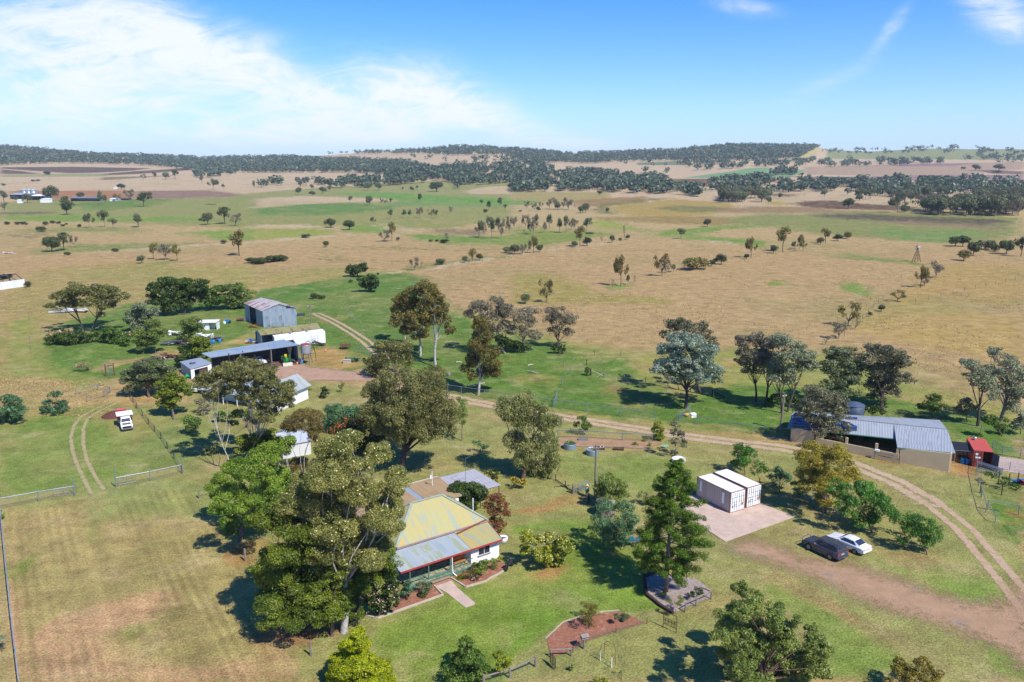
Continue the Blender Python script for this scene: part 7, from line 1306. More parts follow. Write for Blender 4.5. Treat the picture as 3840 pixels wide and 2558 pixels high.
# ------------------------------------------------------------------ vehicles
def carpaint(name, c, rough=.25):
    if name in MATS: return MATS[name]
    m, q, p, o = principled(name); q.put(p.inputs['Base Color'], q.mix(q.ramp(q.noise(q.obj(), 2.5, 4), .3, .75, 0, .12), c, (.30, .24, .18, 1))); p.inputs['Roughness'].default_value = rough; p.inputs['Coat Weight'].default_value = .6; p.inputs['Coat Roughness'].default_value = .08
    MATS[name] = m; return m
def loft(st, parent, name, m, smooth=True):
    """st: (x, half width low, half width belt, z low, z belt, half width top, z top)"""
    vs = []; fs = []; K = 12
    for (x, w0, w1, z0, z1, w2, z2) in st:
        half = [(w0 * .86, z0), (w0, z0 + .10), (w1, (z0 + z1) * .5), (w1 * .99, z1 - .03), (w1 * .96, z1), (w2, z2 - .04 if z2 > z1 + .1 else z2 - .01), (w2 * .86, z2)]
        ring = [(x, y, z) for y, z in half] + [(x, -y, z) for y, z in reversed(half)]; vs += ring; K = len(ring)
    for i in range(len(st) - 1):
        for k in range(K): fs.append((i * K + k, i * K + (k + 1) % K, (i + 1) * K + (k + 1) % K, (i + 1) * K + k))
    fs.append(tuple(reversed(range(K)))); fs.append(tuple((len(st) - 1) * K + k for k in range(K)))
    mb = MB(); mb.add(vs, fs); o = mb.build(name, m, parent, smooth=False, bevel=.02); return o
def wheel(parent, x, y, r, w_=.24, rim=None):
    t = MB()
    t.tube([(x, y - w_ / 2, r), (x, y - w_ / 2 + .03, r), (x, y + w_ / 2 - .03, r), (x, y + w_ / 2, r)], [r * .88, r, r, r * .88], 20)
    o = t.build('wheel', BLK, parent, smooth=False); s_ = 1 if y > 0 else -1
    rm = MB(); yo = y + s_ * (w_ / 2 + .006); rm.tube([(x, yo - s_ * .02, r), (x, yo, r)], [r * .62, r * .6], 18)
    rr = rm.build('rim', rim or mat('alloy rim', alb(190, 192, 196), .3, .5), o); sp = MB()
    for k in range(5):
        a = k * 1.2566; sp.beam((x + math.cos(a + .63) * r * .15, yo + s_ * .008, r + math.sin(a + .63) * r * .15), (x + math.cos(a + .63) * r * .5, yo + s_ * .008, r + math.sin(a + .63) * r * .5), r * .14, .015)
    sp.build('rim_gap', BLK, o)
def glass(parent, name, quads, m=GLASS):
    mb = MB()
    for q in quads:
        n = (Vector(q[1]) - Vector(q[0])).cross(Vector(q[2]) - Vector(q[0])).normalized(); mb.poly(q, .012, n)
    return mb.build(name, m, parent)
def heading(a, b): return math.atan2(b.y - a.y, b.x - a.x)
# dark wagon; local +x is its nose
wa_, wb_ = gp('S', 2980 + 375 / 6.924, 1960 + 700 / 6.924), gp('S', 2980 + 925 / 6.924, 1960 + 965 / 6.924)
hd = heading(wb_, wa_); cw = (wa_ + wb_) / 2; side = Vector((-math.sin(hd), math.cos(hd), 0)); cw = cw - side * .82
SUVP = carpaint('charcoal blue paint', alb(62, 72, 96)); WP = carpaint('white car paint', (.78, .79, .80, 1)); TRIM = mat('black trim', (.02, .02, .022, 1), .45, var=.1); TAIL = mat('tail light red', (.45, .02, .02, 1), .2, var=.05); CHR = mat('chrome', (.75, .76, .78, 1), .15, .9, var=.03)
t = thing('parked_car', 'dark charcoal four-wheel-drive wagon with bull bar parked beside the white sedan', 'car', cw, hd)
loft([(2.3, .78, .82, .45, .82, .74, .86), (2.15, .9, .92, .35, .98, .82, 1.04), (1.2, .93, .95, .32, 1.08, .84, 1.13), (.75, .93, .96, .32, 1.10, .86, 1.16), (-1.9, .93, .96, .32, 1.12, .88, 1.18), (-2.3, .92, .94, .38, 1.10, .86, 1.16), (-2.38, .88, .9, .45, .98, .8, 1.02)], t, 'body', SUVP)
loft([(.95, .80, .84, 1.10, 1.12, .78, 1.14), (.28, .82, .87, 1.10, 1.16, .70, 1.76), (-.3, .82, .88, 1.10, 1.16, .72, 1.83), (-1.7, .82, .88, 1.1, 1.16, .72, 1.80), (-2.15, .82, .87, 1.1, 1.16, .70, 1.72), (-2.33, .8, .84, 1.1, 1.14, .76, 1.18)], t, 'cabin', SUVP)
[glass(t, 'side_window', [[(.45, s * .865, 1.2), (-1.95, s * .875, 1.2), (-1.85, s * .745, 1.68), (.15, s * .745, 1.68)][::s]]) for s in (1, -1)]
glass(t, 'windscreen', [[(.86, .74, 1.2), (.86, -.74, 1.2), (.36, -.64, 1.72), (.36, .64, 1.72)]]); glass(t, 'rear_window', [[(-2.31, -.66, 1.25), (-2.31, .66, 1.25), (-2.2, .58, 1.66), (-2.2, -.58, 1.66)]], mat('tinted glass', (.05, .05, .06, 1), .1))
MB().box(-.8, 0, 1.835, 2.4, 1.15, .02).build('roof_panel', mat('dull black roof', (.05, .055, .065, 1), .35), t)
for s in (1, -1):
    MB().box(-2.33, s * .84, .98, .12, .12, .42).build('tail_light', TAIL, t); MB().box(2.2, s * .68, .86, .16, .3, .16).build('headlight', mat('lamp glass', (.6, .62, .65, 1), .1), t); MB().box(.55, s * 1.02, 1.2, .16, .2, .15).build('mirror', CHR, t)
    MB().tube([(1.0, s * .98, .36), (-.95, s * .98, .36)], .035, 6).build('side_step', CHR, t)
    for x in (1.41, -1.40): MB().tube([(x, s * .80, .42), (x, s * .945, .42)], .45, 18).build('wheel_arch', TRIM, t); wheel(t, x, s * .86, .39, .26)
MB().tube([(2.4, -.75, .5), (2.5, -.7, .9), (2.5, -.35, 1.12), (2.5, .35, 1.12), (2.5, .7, .9), (2.4, .75, .5)], .04, 6).box(2.42, 0, .55, .14, 1.7, .24).build('bull_bar', mat('dark bar', (.12, .13, .15, 1), .35, .4), t)
MB().box(-2.42, 0, .52, .12, 1.75, .18).build('bumper', SUVP, t); MB().box(-2.4, .12, .92, .03, .5, .13).build('number_plate', mat('cream plate', alb(220, 190, 160), .5), t); MB().box(-2.28, 0, 1.74, .2, 1.2, .05).build('spoiler', SUVP, t)
# white sedan
ra_, rb_ = gp('S', 2980 + 1550 / 6.924, 1960 + 812 / 6.924), None
cs_ = ra_ + Vector((math.cos(hd), math.sin(hd), 0)) * 1.36 - side * .80
t = thing('parked_car', 'white sedan parked on the grass behind the dark wagon', 'car', cs_, hd + .03)
loft([(2.42, .7, .76, .35, .62, .66, .66), (2.25, .86, .88, .28, .72, .78, .76), (1.3, .9, .92, .25, .88, .80, .93), (.85, .9, .92, .25, .92, .82, .97), (-1.55, .9, .92, .25, .95, .80, 1.0), (-2.15, .88, .9, .28, .93, .76, .98), (-2.4, .82, .84, .38, .84, .7, .88)], t, 'body', WP)
loft([(1.1, .74, .78, .9, .93, .72, .95), (.3, .76, .84, .9, .97, .60, 1.40), (-.35, .76, .86, .9, .98, .62, 1.46), (-1.0, .76, .85, .9, .98, .60, 1.40), (-1.85, .74, .80, .9, .97, .70, 1.0)], t, 'cabin', WP)
[glass(t, 'side_window', [[(.62, s * .82, 1.02), (-1.45, s * .815, 1.02), (-1.0, s * .655, 1.34), (.15, s * .655, 1.34)][::s]]) for s in (1, -1)]
glass(t, 'windscreen', [[(1.0, .68, 1.0), (1.0, -.68, 1.0), (.36, -.56, 1.39), (.36, .56, 1.39)]]); glass(t, 'rear_window', [[(-1.78, -.66, 1.03), (-1.78, .66, 1.03), (-1.06, .56, 1.39), (-1.06, -.56, 1.39)]], mat('dark blue glass', (.03, .04, .08, 1), .08))
for s in (1, -1):
    MB().box(-2.3, s * .66, .82, .2, .3, .12).build('tail_light', TAIL, t); MB().box(2.28, s * .62, .66, .2, .28, .12).build('headlight', mat('lamp glass', (.6, .62, .65, 1), .1), t); MB().box(.62, s * .98, 1.02, .14, .16, .1).build('mirror', WP, t)
    for x in (1.4, -1.36): MB().tube([(x, s * .78, .36), (x, s * .915, .36)], .38, 18).build('wheel_arch', TRIM, t); wheel(t, x, s * .83, .33, .22)
MB().box(-2.42, 0, .80, .03, .45, .12).build('number_plate', mat('cream plate', alb(220, 190, 160), .5), t)
def ute(label, loc, hd_, body=WP, tray=True, wh=.36, group=None):
    t = thing('utility_truck', label, 'ute', loc, hd_, group)
    loft([(2.35, .74, .78, .45, .8, .7, .84), (2.2, .84, .86, .35, .95, .78, 1.0), (1.25, .86, .88, .35, 1.04, .8, 1.08), (-.25, .86, .88, .35, 1.06, .82, 1.1), (-.3, .84, .86, .4, 1.05, .8, 1.1)], t, 'body', body)
    loft([(1.1, .74, .78, 1.05, 1.07, .72, 1.1), (.55, .76, .82, 1.05, 1.1, .66, 1.66), (-.1, .76, .82, 1.05, 1.1, .68, 1.7), (-.3, .76, .82, 1.05, 1.1, .7, 1.66)], t, 'cabin', body)
    glass(t, 'windscreen', [[(1.04, .7, 1.14), (1.04, -.7, 1.14), (.64, -.6, 1.6), (.64, .6, 1.6)]]); [glass(t, 'side_window', [[(.8, s * .8, 1.15), (-.2, s * .82, 1.15), (-.15, s * .72, 1.56), (.5, s * .70, 1.56)][::s]]) for s in (1, -1)]
    MB().box(-1.5, 0, .82, 2.3, 1.8, .1).build('tray', STEEL, t); mb = MB()
    for s in (-1, 1): mb.box(-1.5, s * .88, 1.0, 2.3, .04, .28)
    mb.box(-2.63, 0, 1.0, .04, 1.8, .28); mb.tube([(-.42, -.85, .85), (-.42, -.85, 1.75), (-.42, .85, 1.75), (-.42, .85, .85)], .035, 6); mb.build('tray_side', body if tray else STEEL, t)
    for s in (1, -1):
        MB().box(2.28, s * .6, .78, .14, .26, .14).build('headlight', mat('lamp glass', (.6, .62, .65, 1), .1), t)
        for x in (1.45, -1.35): wheel(t, x, s * .78, wh, .22, STEEL)
    MB().box(2.38, 0, .5, .1, 1.6, .2).build('bumper', TRIM, t); return t
ute('white ute with open rear tray parked nose out in the machinery shed', gp('s', 1020, 905) + Vector((-.5, 1.6, 0)), R(-40)); ute('silver flat-tray ute parked half out of the machinery shed', gp('s', 930, 985) + Vector((-.6, .8, 0)), R(105), mat('silver paint', alb(200, 204, 208), .3, .3)); ute('white ute partly hidden behind the yellow-tinged tree', gp('s', 320, 1215), R(170))
# old truck on the paddock
ta_ = gp('S', 478, 1616); hd2 = R(-60); t = thing('old_truck', 'old white truck with flat metal roofed tray parked in the left paddock', 'truck', ta_ - Vector((math.cos(hd2), math.sin(hd2), 0)) * 2.4, hd2)
loft([(2.6, .80, .86, .5, .9, .78, .96), (2.45, .86, .9, .4, 1.0, .8, 1.06), (1.45, .88, .9, .4, 1.12, .8, 1.16), (.3, .88, .9, .4, 1.16, .82, 1.2)], t, 'body', WP)
loft([(1.4, .78, .84, 1.1, 1.16, .78, 1.2), (.95, .8, .86, 1.1, 1.2, .70, 1.86), (.3, .8, .86, 1.1, 1.2, .72, 1.92), (.0, .8, .86, 1.1, 1.2, .72, 1.86)], t, 'cabin', WP)
glass(t, 'windscreen', [[(1.36, .72, 1.26), (1.36, -.72, 1.26), (1.04, -.62, 1.8), (1.04, .62, 1.8)]]); [glass(t, 'side_window', [[(1.1, s * .85, 1.25), (.1, s * .86, 1.25), (.15, s * .76, 1.75), (.85, s * .74, 1.75)][::s]]) for s in (1, -1)]
MB().box(2.0, 0, 1.15, .7, 1.2, .06).build('engine_bay', mat('exposed engine', (.12, .1, .09, 1), .7, var=.6, scale=6), t); MB().box(2.63, 0, .72, .06, 1.3, .3).build('grille', TRIM, t); MB().box(2.72, 0, .48, .12, 1.75, .2).build('bumper', STEEL, t)
MB().box(-1.7, 0, .85, 3.0, 2.2, .14).build('tray', mat('rusty tray', alb(120, 90, 80), .8, var=.3), t); mb = MB(); [mb.box(x, y, 1.4, .07, .07, 1.1) for x in (-.35, -3.1) for y in (-1.05, 1.05)]; mb.beam((-.35, -1.05, 1.3), (-.35, 1.05, 1.3), .06); mb.beam((-3.1, -1.05, 1.3), (-3.1, 1.05, 1.3), .06); mb.build('rack', RUSTM, t)
MB().box(-1.4, 0, 1.98, 2.6, 2.5, .06).build('tray_roof', WHITE, t)
for s in (1, -1):
    MB().box(2.6, s * .66, .82, .1, .22, .18).build('headlight', mat('lamp glass', (.6, .62, .65, 1), .1), t)
    for x in (1.75, -2.1): wheel(t, x, s * .82, .4, .24, STEEL)
rb = gp('I', 1118, 148); t = thing('red_bin', 'red plastic bin standing behind the old truck', 'bin', rb, R(10)); MB().box(0, 0, .6, 1.3, .8, 1.2).build('body', mat('red plastic', alb(226, 44, 44), .4, var=.05), t); MB().box(0, 0, 1.25, 1.4, .9, .1).build('lid', mat('pink lid', alb(240, 110, 110), .4), t)
# green tractor
tp = gp('s', 1335, 905); t = thing('tractor', 'green tractor with front loader bucket parked in the machinery shed', 'tractor', tp + Vector((-.3, 1.9, 0)), R(-68)); GRNP = carpaint('tractor green', alb(30, 150, 60)); YELP = mat('yellow paint', alb(236, 200, 50), .4)
MB().box(.4, 0, 1.15, 2.0, .7, .75, 0, .08).build('body', GRNP, t, bevel=.04); MB().box(-.8, 0, .85, 1.1, .9, .6).build('rear_body', GRNP, t); MB().box(-.9, 0, 1.45, .5, .5, .12).box(-1.15, 0, 1.7, .1, .5, .4).build('seat', YELP, t)
for s in (1, -1):
    wheel(t, -.9, s * .85, .75, .42, YELP); wheel(t, 1.1, s * .78, .46, .3, YELP); MB().box(-.85, s * .75, 1.55, 1.0, .4, .08).build('mudguard', GRNP, t)
    MB().tube([(.3, s * .55, 1.5), (1.2, s * .6, 1.3), (2.0, s * .6, .5)], .07, 6).build('loader_arm', GRNP, t)
MB().add([(2.1, -1, .1), (2.1, 1, .1), (2.9, 1, .1), (2.9, -1, .1), (2.1, -1, .75), (2.1, 1, .75), (2.25, 1, .75), (2.25, -1, .75)], [(0, 1, 2, 3), (0, 4, 5, 1), (0, 3, 7, 4), (1, 5, 6, 2), (3, 2, 6, 7), (4, 7, 6, 5)]).build('bucket', mat('worn bucket', alb(206, 200, 176), .6), t)
MB().tube([(-1.3, -.5, 1.2), (-1.3, -.5, 2.4), (-1.3, .5, 2.4), (-1.3, .5, 1.2)], .04, 6).build('roll_bar', TRIM, t); MB().tube([(.9, .2, 1.5), (.9, .2, 2.1)], .04, 6).build('exhaust', TRIM, t)
# ------------------------------------------------------------------ person
def person():
    f = gp('K', 690, 895); t = thing('person', 'person in teal shirt, jeans and pale broad hat walking to the garden gate', 'person', f, R(8))
    J = [(0, 0, .93), (0, .01, 1.12), (0, .02, 1.35), (0, .02, 1.47), (0, .03, 1.56), (0, .035, 1.66), (-.10, 0, .90), (-.11, .10, .50), (-.11, .13, .09), (-.11, .27, .04), (.10, 0, .90), (.11, .01, .50), (.11, -.16, .11), (.11, -.04, .04),
         (-.17, .02, 1.41), (-.23, -.04, 1.15), (-.25, .04, .92), (-.26, .08, .82), (.17, .02, 1.41), (.24, .05, 1.15), (.27, .15, .93), (.28, .19, .83)]
    E_ = [(0, 1), (1, 2), (2, 3), (3, 4), (4, 5), (0, 6), (6, 7), (7, 8), (8, 9), (0, 10), (10, 11), (11, 12), (12, 13), (2, 14), (14, 15), (15, 16), (16, 17), (2, 18), (18, 19), (19, 20), (20, 21)]
    rad = [.13, .125, .14, .06, .085, .095, .095, .07, .048, .045, .095, .07, .048, .045, .07, .048, .036, .03, .07, .048, .036, .03]
    def skinned(name, idx, sc, m, par):
        mp = {k: i for i, k in enumerate(idx)}; me = bpy.data.meshes.new(name); me.from_pydata([J[k] for k in idx], [(mp[a], mp[b]) for a, b in E_ if a in mp and b in mp], []); o = link(name, me, m, par)
        o.modifiers.new('skin', 'SKIN'); sk = me.skin_vertices[0].data
        for k in idx: sk[mp[k]].radius = (rad[k] * sc * (1.15 if k in (0, 1, 2) else 1), rad[k] * sc)
        sk[0].use_root = True; s_ = o.modifiers.new('smooth', 'SUBSURF'); s_.levels = s_.render_levels = 1; return o
    body = skinned('body', list(range(22)), 1.0, mat('skin', alb(200, 150, 120), .6), t)
    skinned('shirt', [1, 2, 3, 0, 14, 15, 16, 18, 19, 20], 1.12, mat('teal shirt', alb(10, 168, 136), .8), body); skinned('jeans', [0, 6, 7, 8, 10, 11, 12], 1.14, mat('navy jeans', alb(34, 52, 88), .85), body)
    mb = MB()
    for sx, (wx, wy, wz_) in ((-1, J[17]), (1, J[21])):
        for k in range(4): mb.tube([(wx + sx * .0, wy - .03 + .02 * k, wz_), (wx - sx * .01, wy - .03 + .022 * k, wz_ - .05), (wx - sx * .025, wy - .025 + .02 * k, wz_ - .085 + .006 * abs(k - 1.5))], [.01, .009, .007], 5)
        mb.tube([(wx, wy + .04, wz_ + .02), (wx - sx * .02, wy + .07, wz_ - .03)], [.011, .008], 5)
    mb.build('hand', mat('skin', None), body)
    MB().box(-.11, .2, .04, .1, .28, .08).box(.11, -.1, .05, .1, .28, .08).build('boot', DTIMBER, body, bevel=.02)
    mb = MB(); mb.lathe([(.235, 1.675), (.24, 1.69), (.13, 1.70), (.115, 1.80), (.07, 1.825), (.01, 1.82)], 0, .035, 20); mb.build('hat', mat('straw hat', alb(236, 216, 178), .8, var=.05), body, smooth=True); MB().lathe([(.098, 1.60), (.1, 1.68)], 0, .025, 14).build('hair', DTIMBER, body)
    return t
person()
# ------------------------------------------------------------------ fences, gates and posts
def fence(name, label, pts, h_, rails, m, every=6.0, pr=.045, rr_=.035, net=None, cat='fence', ends=None, wires=0):
    P = [gp(*p) for p in pts]; t = thing(name, label, cat, P[0]); o = P[0]
    posts = [P[0]]
    for a, b in zip(P, P[1:]):
        n = max(1, round((b - a).length / every)); posts += [a.lerp(b, (k + 1) / n) for k in range(n)]
    for i, q in enumerate(posts[:60]):
        q = q - o; hh = h_ * (ends if ends and i in (0, len(posts) - 1) else 1.0); MB().tube([(q.x, q.y, -.1 + q.z), (q.x, q.y, hh + q.z)], pr, 7).build('post', m, t)
    if rails:
        mb = MB()
        for z in rails:
            for a, b in zip(posts, posts[1:]): mb.tube([a - o + Vector((0, 0, z * h_)), b - o + Vector((0, 0, z * h_))], rr_, 6)
        mb.build('rail', m, t)
    if wires:
        mb = MB()
        for k in range(wires):
            for a, b in zip(posts, posts[1:]): mb.beam(a - o + Vector((0, 0, h_ * (k + .8) / wires)), b - o + Vector((0, 0, h_ * (k + .8) / wires)), .012)
        mb.build('wire', STEEL, t)
    if net:
        mb = MB()
        for a, b in zip(P, P[1:]): a_, b_ = a - o, b - o; mb.add([(a_.x, a_.y + .03, a_.z + .02), (b_.x, b_.y + .03, b_.z + .02), (b_.x, b_.y + .03, b_.z + h_ * .95), (a_.x, a_.y + .03, a_.z + h_ * .95)], [(0, 1, 2, 3)])
        mb.build('netting', net, t)
    return t
def netmat(name, c, dens):
    m, q, p, o = principled(name); v = q.obj(); wx = q.new('ShaderNodeTexWave'); wx.inputs['Scale'].default_value = 5; q.put(wx.inputs['Vector'], v); q.put(p.inputs['Base Color'], c); p.inputs['Roughness'].default_value = .6
    tr = q.new('ShaderNodeBsdfTransparent'); mx = q.new('ShaderNodeMixShader'); q.put(mx.inputs[0], q.m('MULTIPLY', q.ramp(wx.outputs[1], .2, .8, .6, 1.3), dens)); q.l.new(tr.outputs[0], mx.inputs[1]); q.l.new(p.outputs[0], mx.inputs[2]); q.l.new(mx.outputs[0], o.inputs[0]); return m
NET = netmat('wire netting', alb(140, 148, 140), .10); NETG = netmat('dry grassed netting', alb(170, 160, 120), .3); PIPE = mat('pipe steel', alb(150, 162, 172), .4, .3, var=.08)
fence('pipe_fence', 'pipe rail fence with netting along the lower left paddock', [('I', -200, 1030), ('I', 0, 1000), ('I', 355, 935), ('I', 690, 882)], 1.5, [.93], PIPE, 7, .06, .05, NETG)
fence('pipe_fence', 'pipe rail fence with netting ending at the wooden posts by the bright green tree', [('I', 1068, 805), ('I', 1382, 745), ('I', 1680, 680)], 1.5, [.93], PIPE, 7, .06, .05, NETG)
def gate(label, a, b, h_, m, n=4, name='farm_gate'):
    A_, B_ = gp(*a), gp(*b); t = thing(name, label, 'gate', A_); d = B_ - A_; mb = MB(); mb.tube([(0, 0, .15), (0, 0, h_), d + Vector((0, 0, h_)), d + Vector((0, 0, .15)), (0, 0, .15)], .035, 6); mb.build('frame', m, t); mb = MB()
    for k in range(1, n): mb.beam(Vector((0, 0, .15 + (h_ - .15) * k / n)), d + Vector((0, 0, .15 + (h_ - .15) * k / n)), .035)
    mb.beam(d * .5 + Vector((0, 0, .15)), d * .5 + Vector((0, 0, h_)), .035); mb.build('bar', m, t); return t
gate('open steel gate folded against the left pipe fence', ('I', 495, 895), ('I', 680, 868), 1.2, PIPE); gate('open steel gate folded against the second pipe fence', ('I', 1085, 790), ('I', 1250, 755), 1.2, PIPE)
for k, x, y, h_, lb in [('I', 692, 880, 2.6, 'tall steel gatepost at the end of the left pipe fence'), ('I', 1070, 805, 2.6, 'tall steel gatepost where the second pipe fence starts'), ('I', 1680, 682, 2.4, 'tall dark post at the corner of the cottage lawn')]:
    b = gp(k, x, y); t = thing('gate_post', lb, 'post', b); MB().tube([(0, 0, -.1), (0, 0, h_)], .07, 8).build('shaft', PIPE, t); MB().lathe([(.085, h_), (.085, h_ + .04)], n=8).build('cap', PIPE, t)
fence('pipe_fence', 'long pale pipe rail down the left picture edge', [('M', 8, 20), ('M', 60, 540), ('M', 110, 1010), ('M', 185, 1640)], 1.25, [.97], mat('pale pipe', alb(176, 184, 198), .45, .2), 6, .045, .045, NETG)
fence('wire_fence', 'old overgrown wire fence with short posts beside the old truck', [('E', 1195, 1200), ('I', 1255, 75), ('I', 1365, 225), ('I', 1480, 360), ('I', 1600, 540), ('I', 1670, 670)], 1.15, None, DTIMBER, 5, .06, .03, NETG, wires=3)
fence('timber_rail_fence', 'short timber rail fence by the shade of the bright green tree', [('I', 1832, 905), ('I', 1960, 880)], 1.2, [.95], TIMBER, 5, .1, .06)
fence('wire_fence', 'low pipe and wire fence with open gate at the left grass track', [('E', 700, 1175), ('E', 900, 1135), ('E', 1010, 1160)], 1.2, [.95], PIPE, 8, .07, .04, NET); gate('wire gate standing open near the wide pepper tree', ('E', 960, 1200), ('E', 1015, 1160), 1.2, PIPE, 3)
fence('wire_fence', 'short wire fence running to the left from the open wire gate', [('E', 800, 1245), ('E', 955, 1200)], 1.1, [.95], TIMBER, 6, .07, .03, NET)
fence('pipe_fence', 'far roadside pipe fence with netting left of the gateway', [('F', 1760, 1155), ('F', 1885, 1175), ('F', 2100, 1205), ('G', 0, 1240), ('G', 380, 1295), ('G', 685, 1335), ('G', 1318, 1422)], 1.6, [.95], PIPE, 7, .055, .05, NET)
fence('pipe_fence', 'far roadside pipe fence with netting right of the gateway', [('G', 1515, 1425), ('G', 1710, 1450), ('G', 2205, 1540), ('H', 205, 1570)], 1.5, [.95], PIPE, 8, .055, .05, NET); gate('steel gate swung open towards the silver-blue gum', ('G', 1530, 1420), ('G', 1645, 1330), 1.2, PIPE)
gate('steel gate beside the green paddock fence post', ('G', 385, 1290), ('G', 415, 1210), 1.2, PIPE, 4)
fence('pipe_fence', 'pipe rail fence behind the sandy garden bed', [('K', 420, 345), ('K', 655, 350), ('K', 1015, 375), ('K', 1290, 385)], 1.35, [.96], PIPE, 8, .05, .05, NETG)
fence('wire_fence', 'low dark wire fence between weeping tree and garden gate', [('K', 400, 740), ('K', 490, 800), ('K', 560, 860)], .9, [.2], DTIMBER, 3, .06, .06)
gate('silver garden gate standing open beside the walking person', ('K', 575, 862), ('K', 708, 805), 1.15, PIPE, 5, 'garden_gate')
def post(k, x, y, h_, r, m, label): b = gp(k, x, y); return tag(MB().tube([(b.x, b.y, -.1), (b.x + .02, b.y, h_ * .5), (b.x, b.y, h_)], [r, r * .95, r * .9], 10).build('wooden_post', m), label, 'post')
post('K', 562, 862, 1.35, .17, TIMBER, 'thick grey round post hinging the silver garden gate'); post('K', 703, 945, 1.0, .16, DTIMBER, 'thick dark post beside the walking person'); post('N', 505, 1327, 1.35, .11, TIMBER, 'lone grey timber post on the dry grass left of the golden cypress'); post('I', 2255, 1482, 1.5, .12, TIMBER, 'lone timber post on red soil below the bright green tree'); post('E', 1430, 790, 1.2, .12, TIMBER, 'short timber post near the scrap heaps'); post('E', 1600, 1405, 1.3, .12, TIMBER, 'timber post in the shade of the yellow-tinged tree'); post('E', 285, 760, 3.0, .06, TIMBER, 'thin leaning pole on the far left grass'); post('E', 270, 492, 1.5, .12, TIMBER, 'short post in the dry grass left of the umbrella-crowned gum')
O1 = 'wooden_rail_fence'
fence(O1, 'weathered rail fence with round end post at the bottom picture edge', [('O', -260, 1600), ('O', -20, 1530), ('O', 215, 1428)], 1.05, [.8], TIMBER, 4, .11, .07, NET)
fence(O1, 'single grey rail over the bark bed beside the open gate', [('O', 355, 1340), ('O', 545, 1330)], .8, [.9], TIMBER, 6, .08, .08)
t = gate('dark slatted garden gate standing open at the bark bed', ('O', 350, 1400), ('O', 398, 1460), 1.15, DTIMBER, 7, 'garden_gate')
fence('netting_fence', 'wire netting fence with pale rail at the conifer garden corner', [('O', 1590, 925), ('O', 1690, 870), ('O', 1830, 808)], 1.0, [.95], TIMBER, 4, .07, .06, NET); fence('netting_fence', 'dark netting fence behind the conifer garden corner', [('O', 1830, 808), ('O', 1740, 770)], .9, [.95], DTIMBER, 4, .06, .05, NET)
fence('netting_fence', 'sagging wire netting along the lower side of the bark bed', [('O', 560, 1300), ('O', 680, 1205), ('O', 955, 1120), ('O', 1240, 1035)], .75, None, RUSTM, 4, .03, .03, netmat('brown netting', alb(150, 130, 120), .22))
def trellis(label, a, b, h_, m, kind):
    A_, B_ = gp(*a), gp(*b); t = thing('garden_arch' if kind == 'arch' else 'iron_trellis', label, 'arch' if kind == 'arch' else 'trellis', A_); d = B_ - A_; mb = MB(); zz_ = Vector((0, 0, 1))
    if kind == 'arch':
        nrm = Vector((-d.y, d.x, 0)).normalized() * .5
        for off in (Vector(), nrm):
            pts = [off, off + zz_ * h_ * .75] + [off + d * (.5 - .5 * math.cos(k / 8 * math.pi)) + zz_ * (h_ * .75 + math.sin(k / 8 * math.pi) * h_ * .25) for k in range(1, 8)] + [off + d + zz_ * h_ * .75, off + d]
            mb.tube(pts, .018, 5)
        for k in range(1, 6): mb.beam(zz_ * h_ * k / 7, nrm + zz_ * h_ * k / 7, .015); mb.beam(d + zz_ * h_ * k / 7, nrm + d + zz_ * h_ * k / 7, .015)
        mb.build('hoop', m, t); MB().box(0, 0, .5, .06, .06, 1.0).box(d.x, d.y, .5, .06, .06, 1.0).build('stake', WHITE, t)
    else:
        for f in (0, 1): mb.tube([d * f, d * f + zz_ * h_], .035, 6)
        for z in (.25, .5, .62, .98): mb.beam(zz_ * h_ * z, d + zz_ * h_ * z, .04)
        for k in range(1, 9): mb.beam(d * k / 9 + zz_ * h_ * .25, d * (k + (.4 if k % 2 else -.4)) / 9 + zz_ * h_ * .62, .025)
        mb.build('frame', m, t)
trellis('thin rusty garden arch standing on the lawn below the bark bed', ('O', 812, 1370), ('O', 915, 1435), 1.9, RUSTM, 'arch'); trellis('rusty iron trellis with creeper between the two garden beds', ('O', 1388, 1065), ('O', 1508, 1118), 1.75, RUSTM, 'trellis'); 
fence('pipe_fence', 'galvanised pipe yard rail at the right edge below the red container', [('L', 2015, 1010), ('L', 2300, 1060)], 1.35, [.97], PIPE, 9, .06, .055); fence('netting_fence', 'leaning netting panel beside the driveway bend', [('L', 1960, 900), ('L', 2000, 1035), ('L', 2085, 1130)], 1.2, [.97], PIPE, 4, .05, .04, NET)
fence('netting_fence', 'wire netting fence climbing from the yard rail to the red container', [('L', 1955, 890), ('L', 1910, 690), ('L', 1915, 600)], 1.3, [.95], PIPE, 4, .06, .035, NET); fence('yard_rail', 'white-grey cattle yard rails behind the concrete yard', [('r', 500, 215), ('r', 595, 270), ('r', 760, 295), ('r', 830, 305)], 1.5, [.3, .55, .8, 1.0], PIPE, 5, .06, .035); fence('wire_fence', 'wire fence with steel posts along the front of the concrete yard', [('r', 525, 405), ('r', 660, 412), ('r', 830, 440)], 1.3, None, STEEL, 4, .04, .02, NET, wires=3)
t = frame_at(gp('r', 350, 420), -40, 'stacked_gates', 'untidy stack of silver steel gates leaning by the red container', 'gates')
for k in range(4): mb = MB(); mb.tube([(0, k * .3, .2 + k * .12), (3.2, k * .25 - .5, .1 + k * .1), (3.2, k * .25 - .3, 1.1), (0, k * .3, 1.3), (0, k * .3, .2)], .035, 6); [mb.beam((0, k * .3, .4 + z), (3.2, k * .25 - .4, .2 + z), .03) for z in (.2, .45, .7)]; mb.build('gate_panel', PIPE, t)
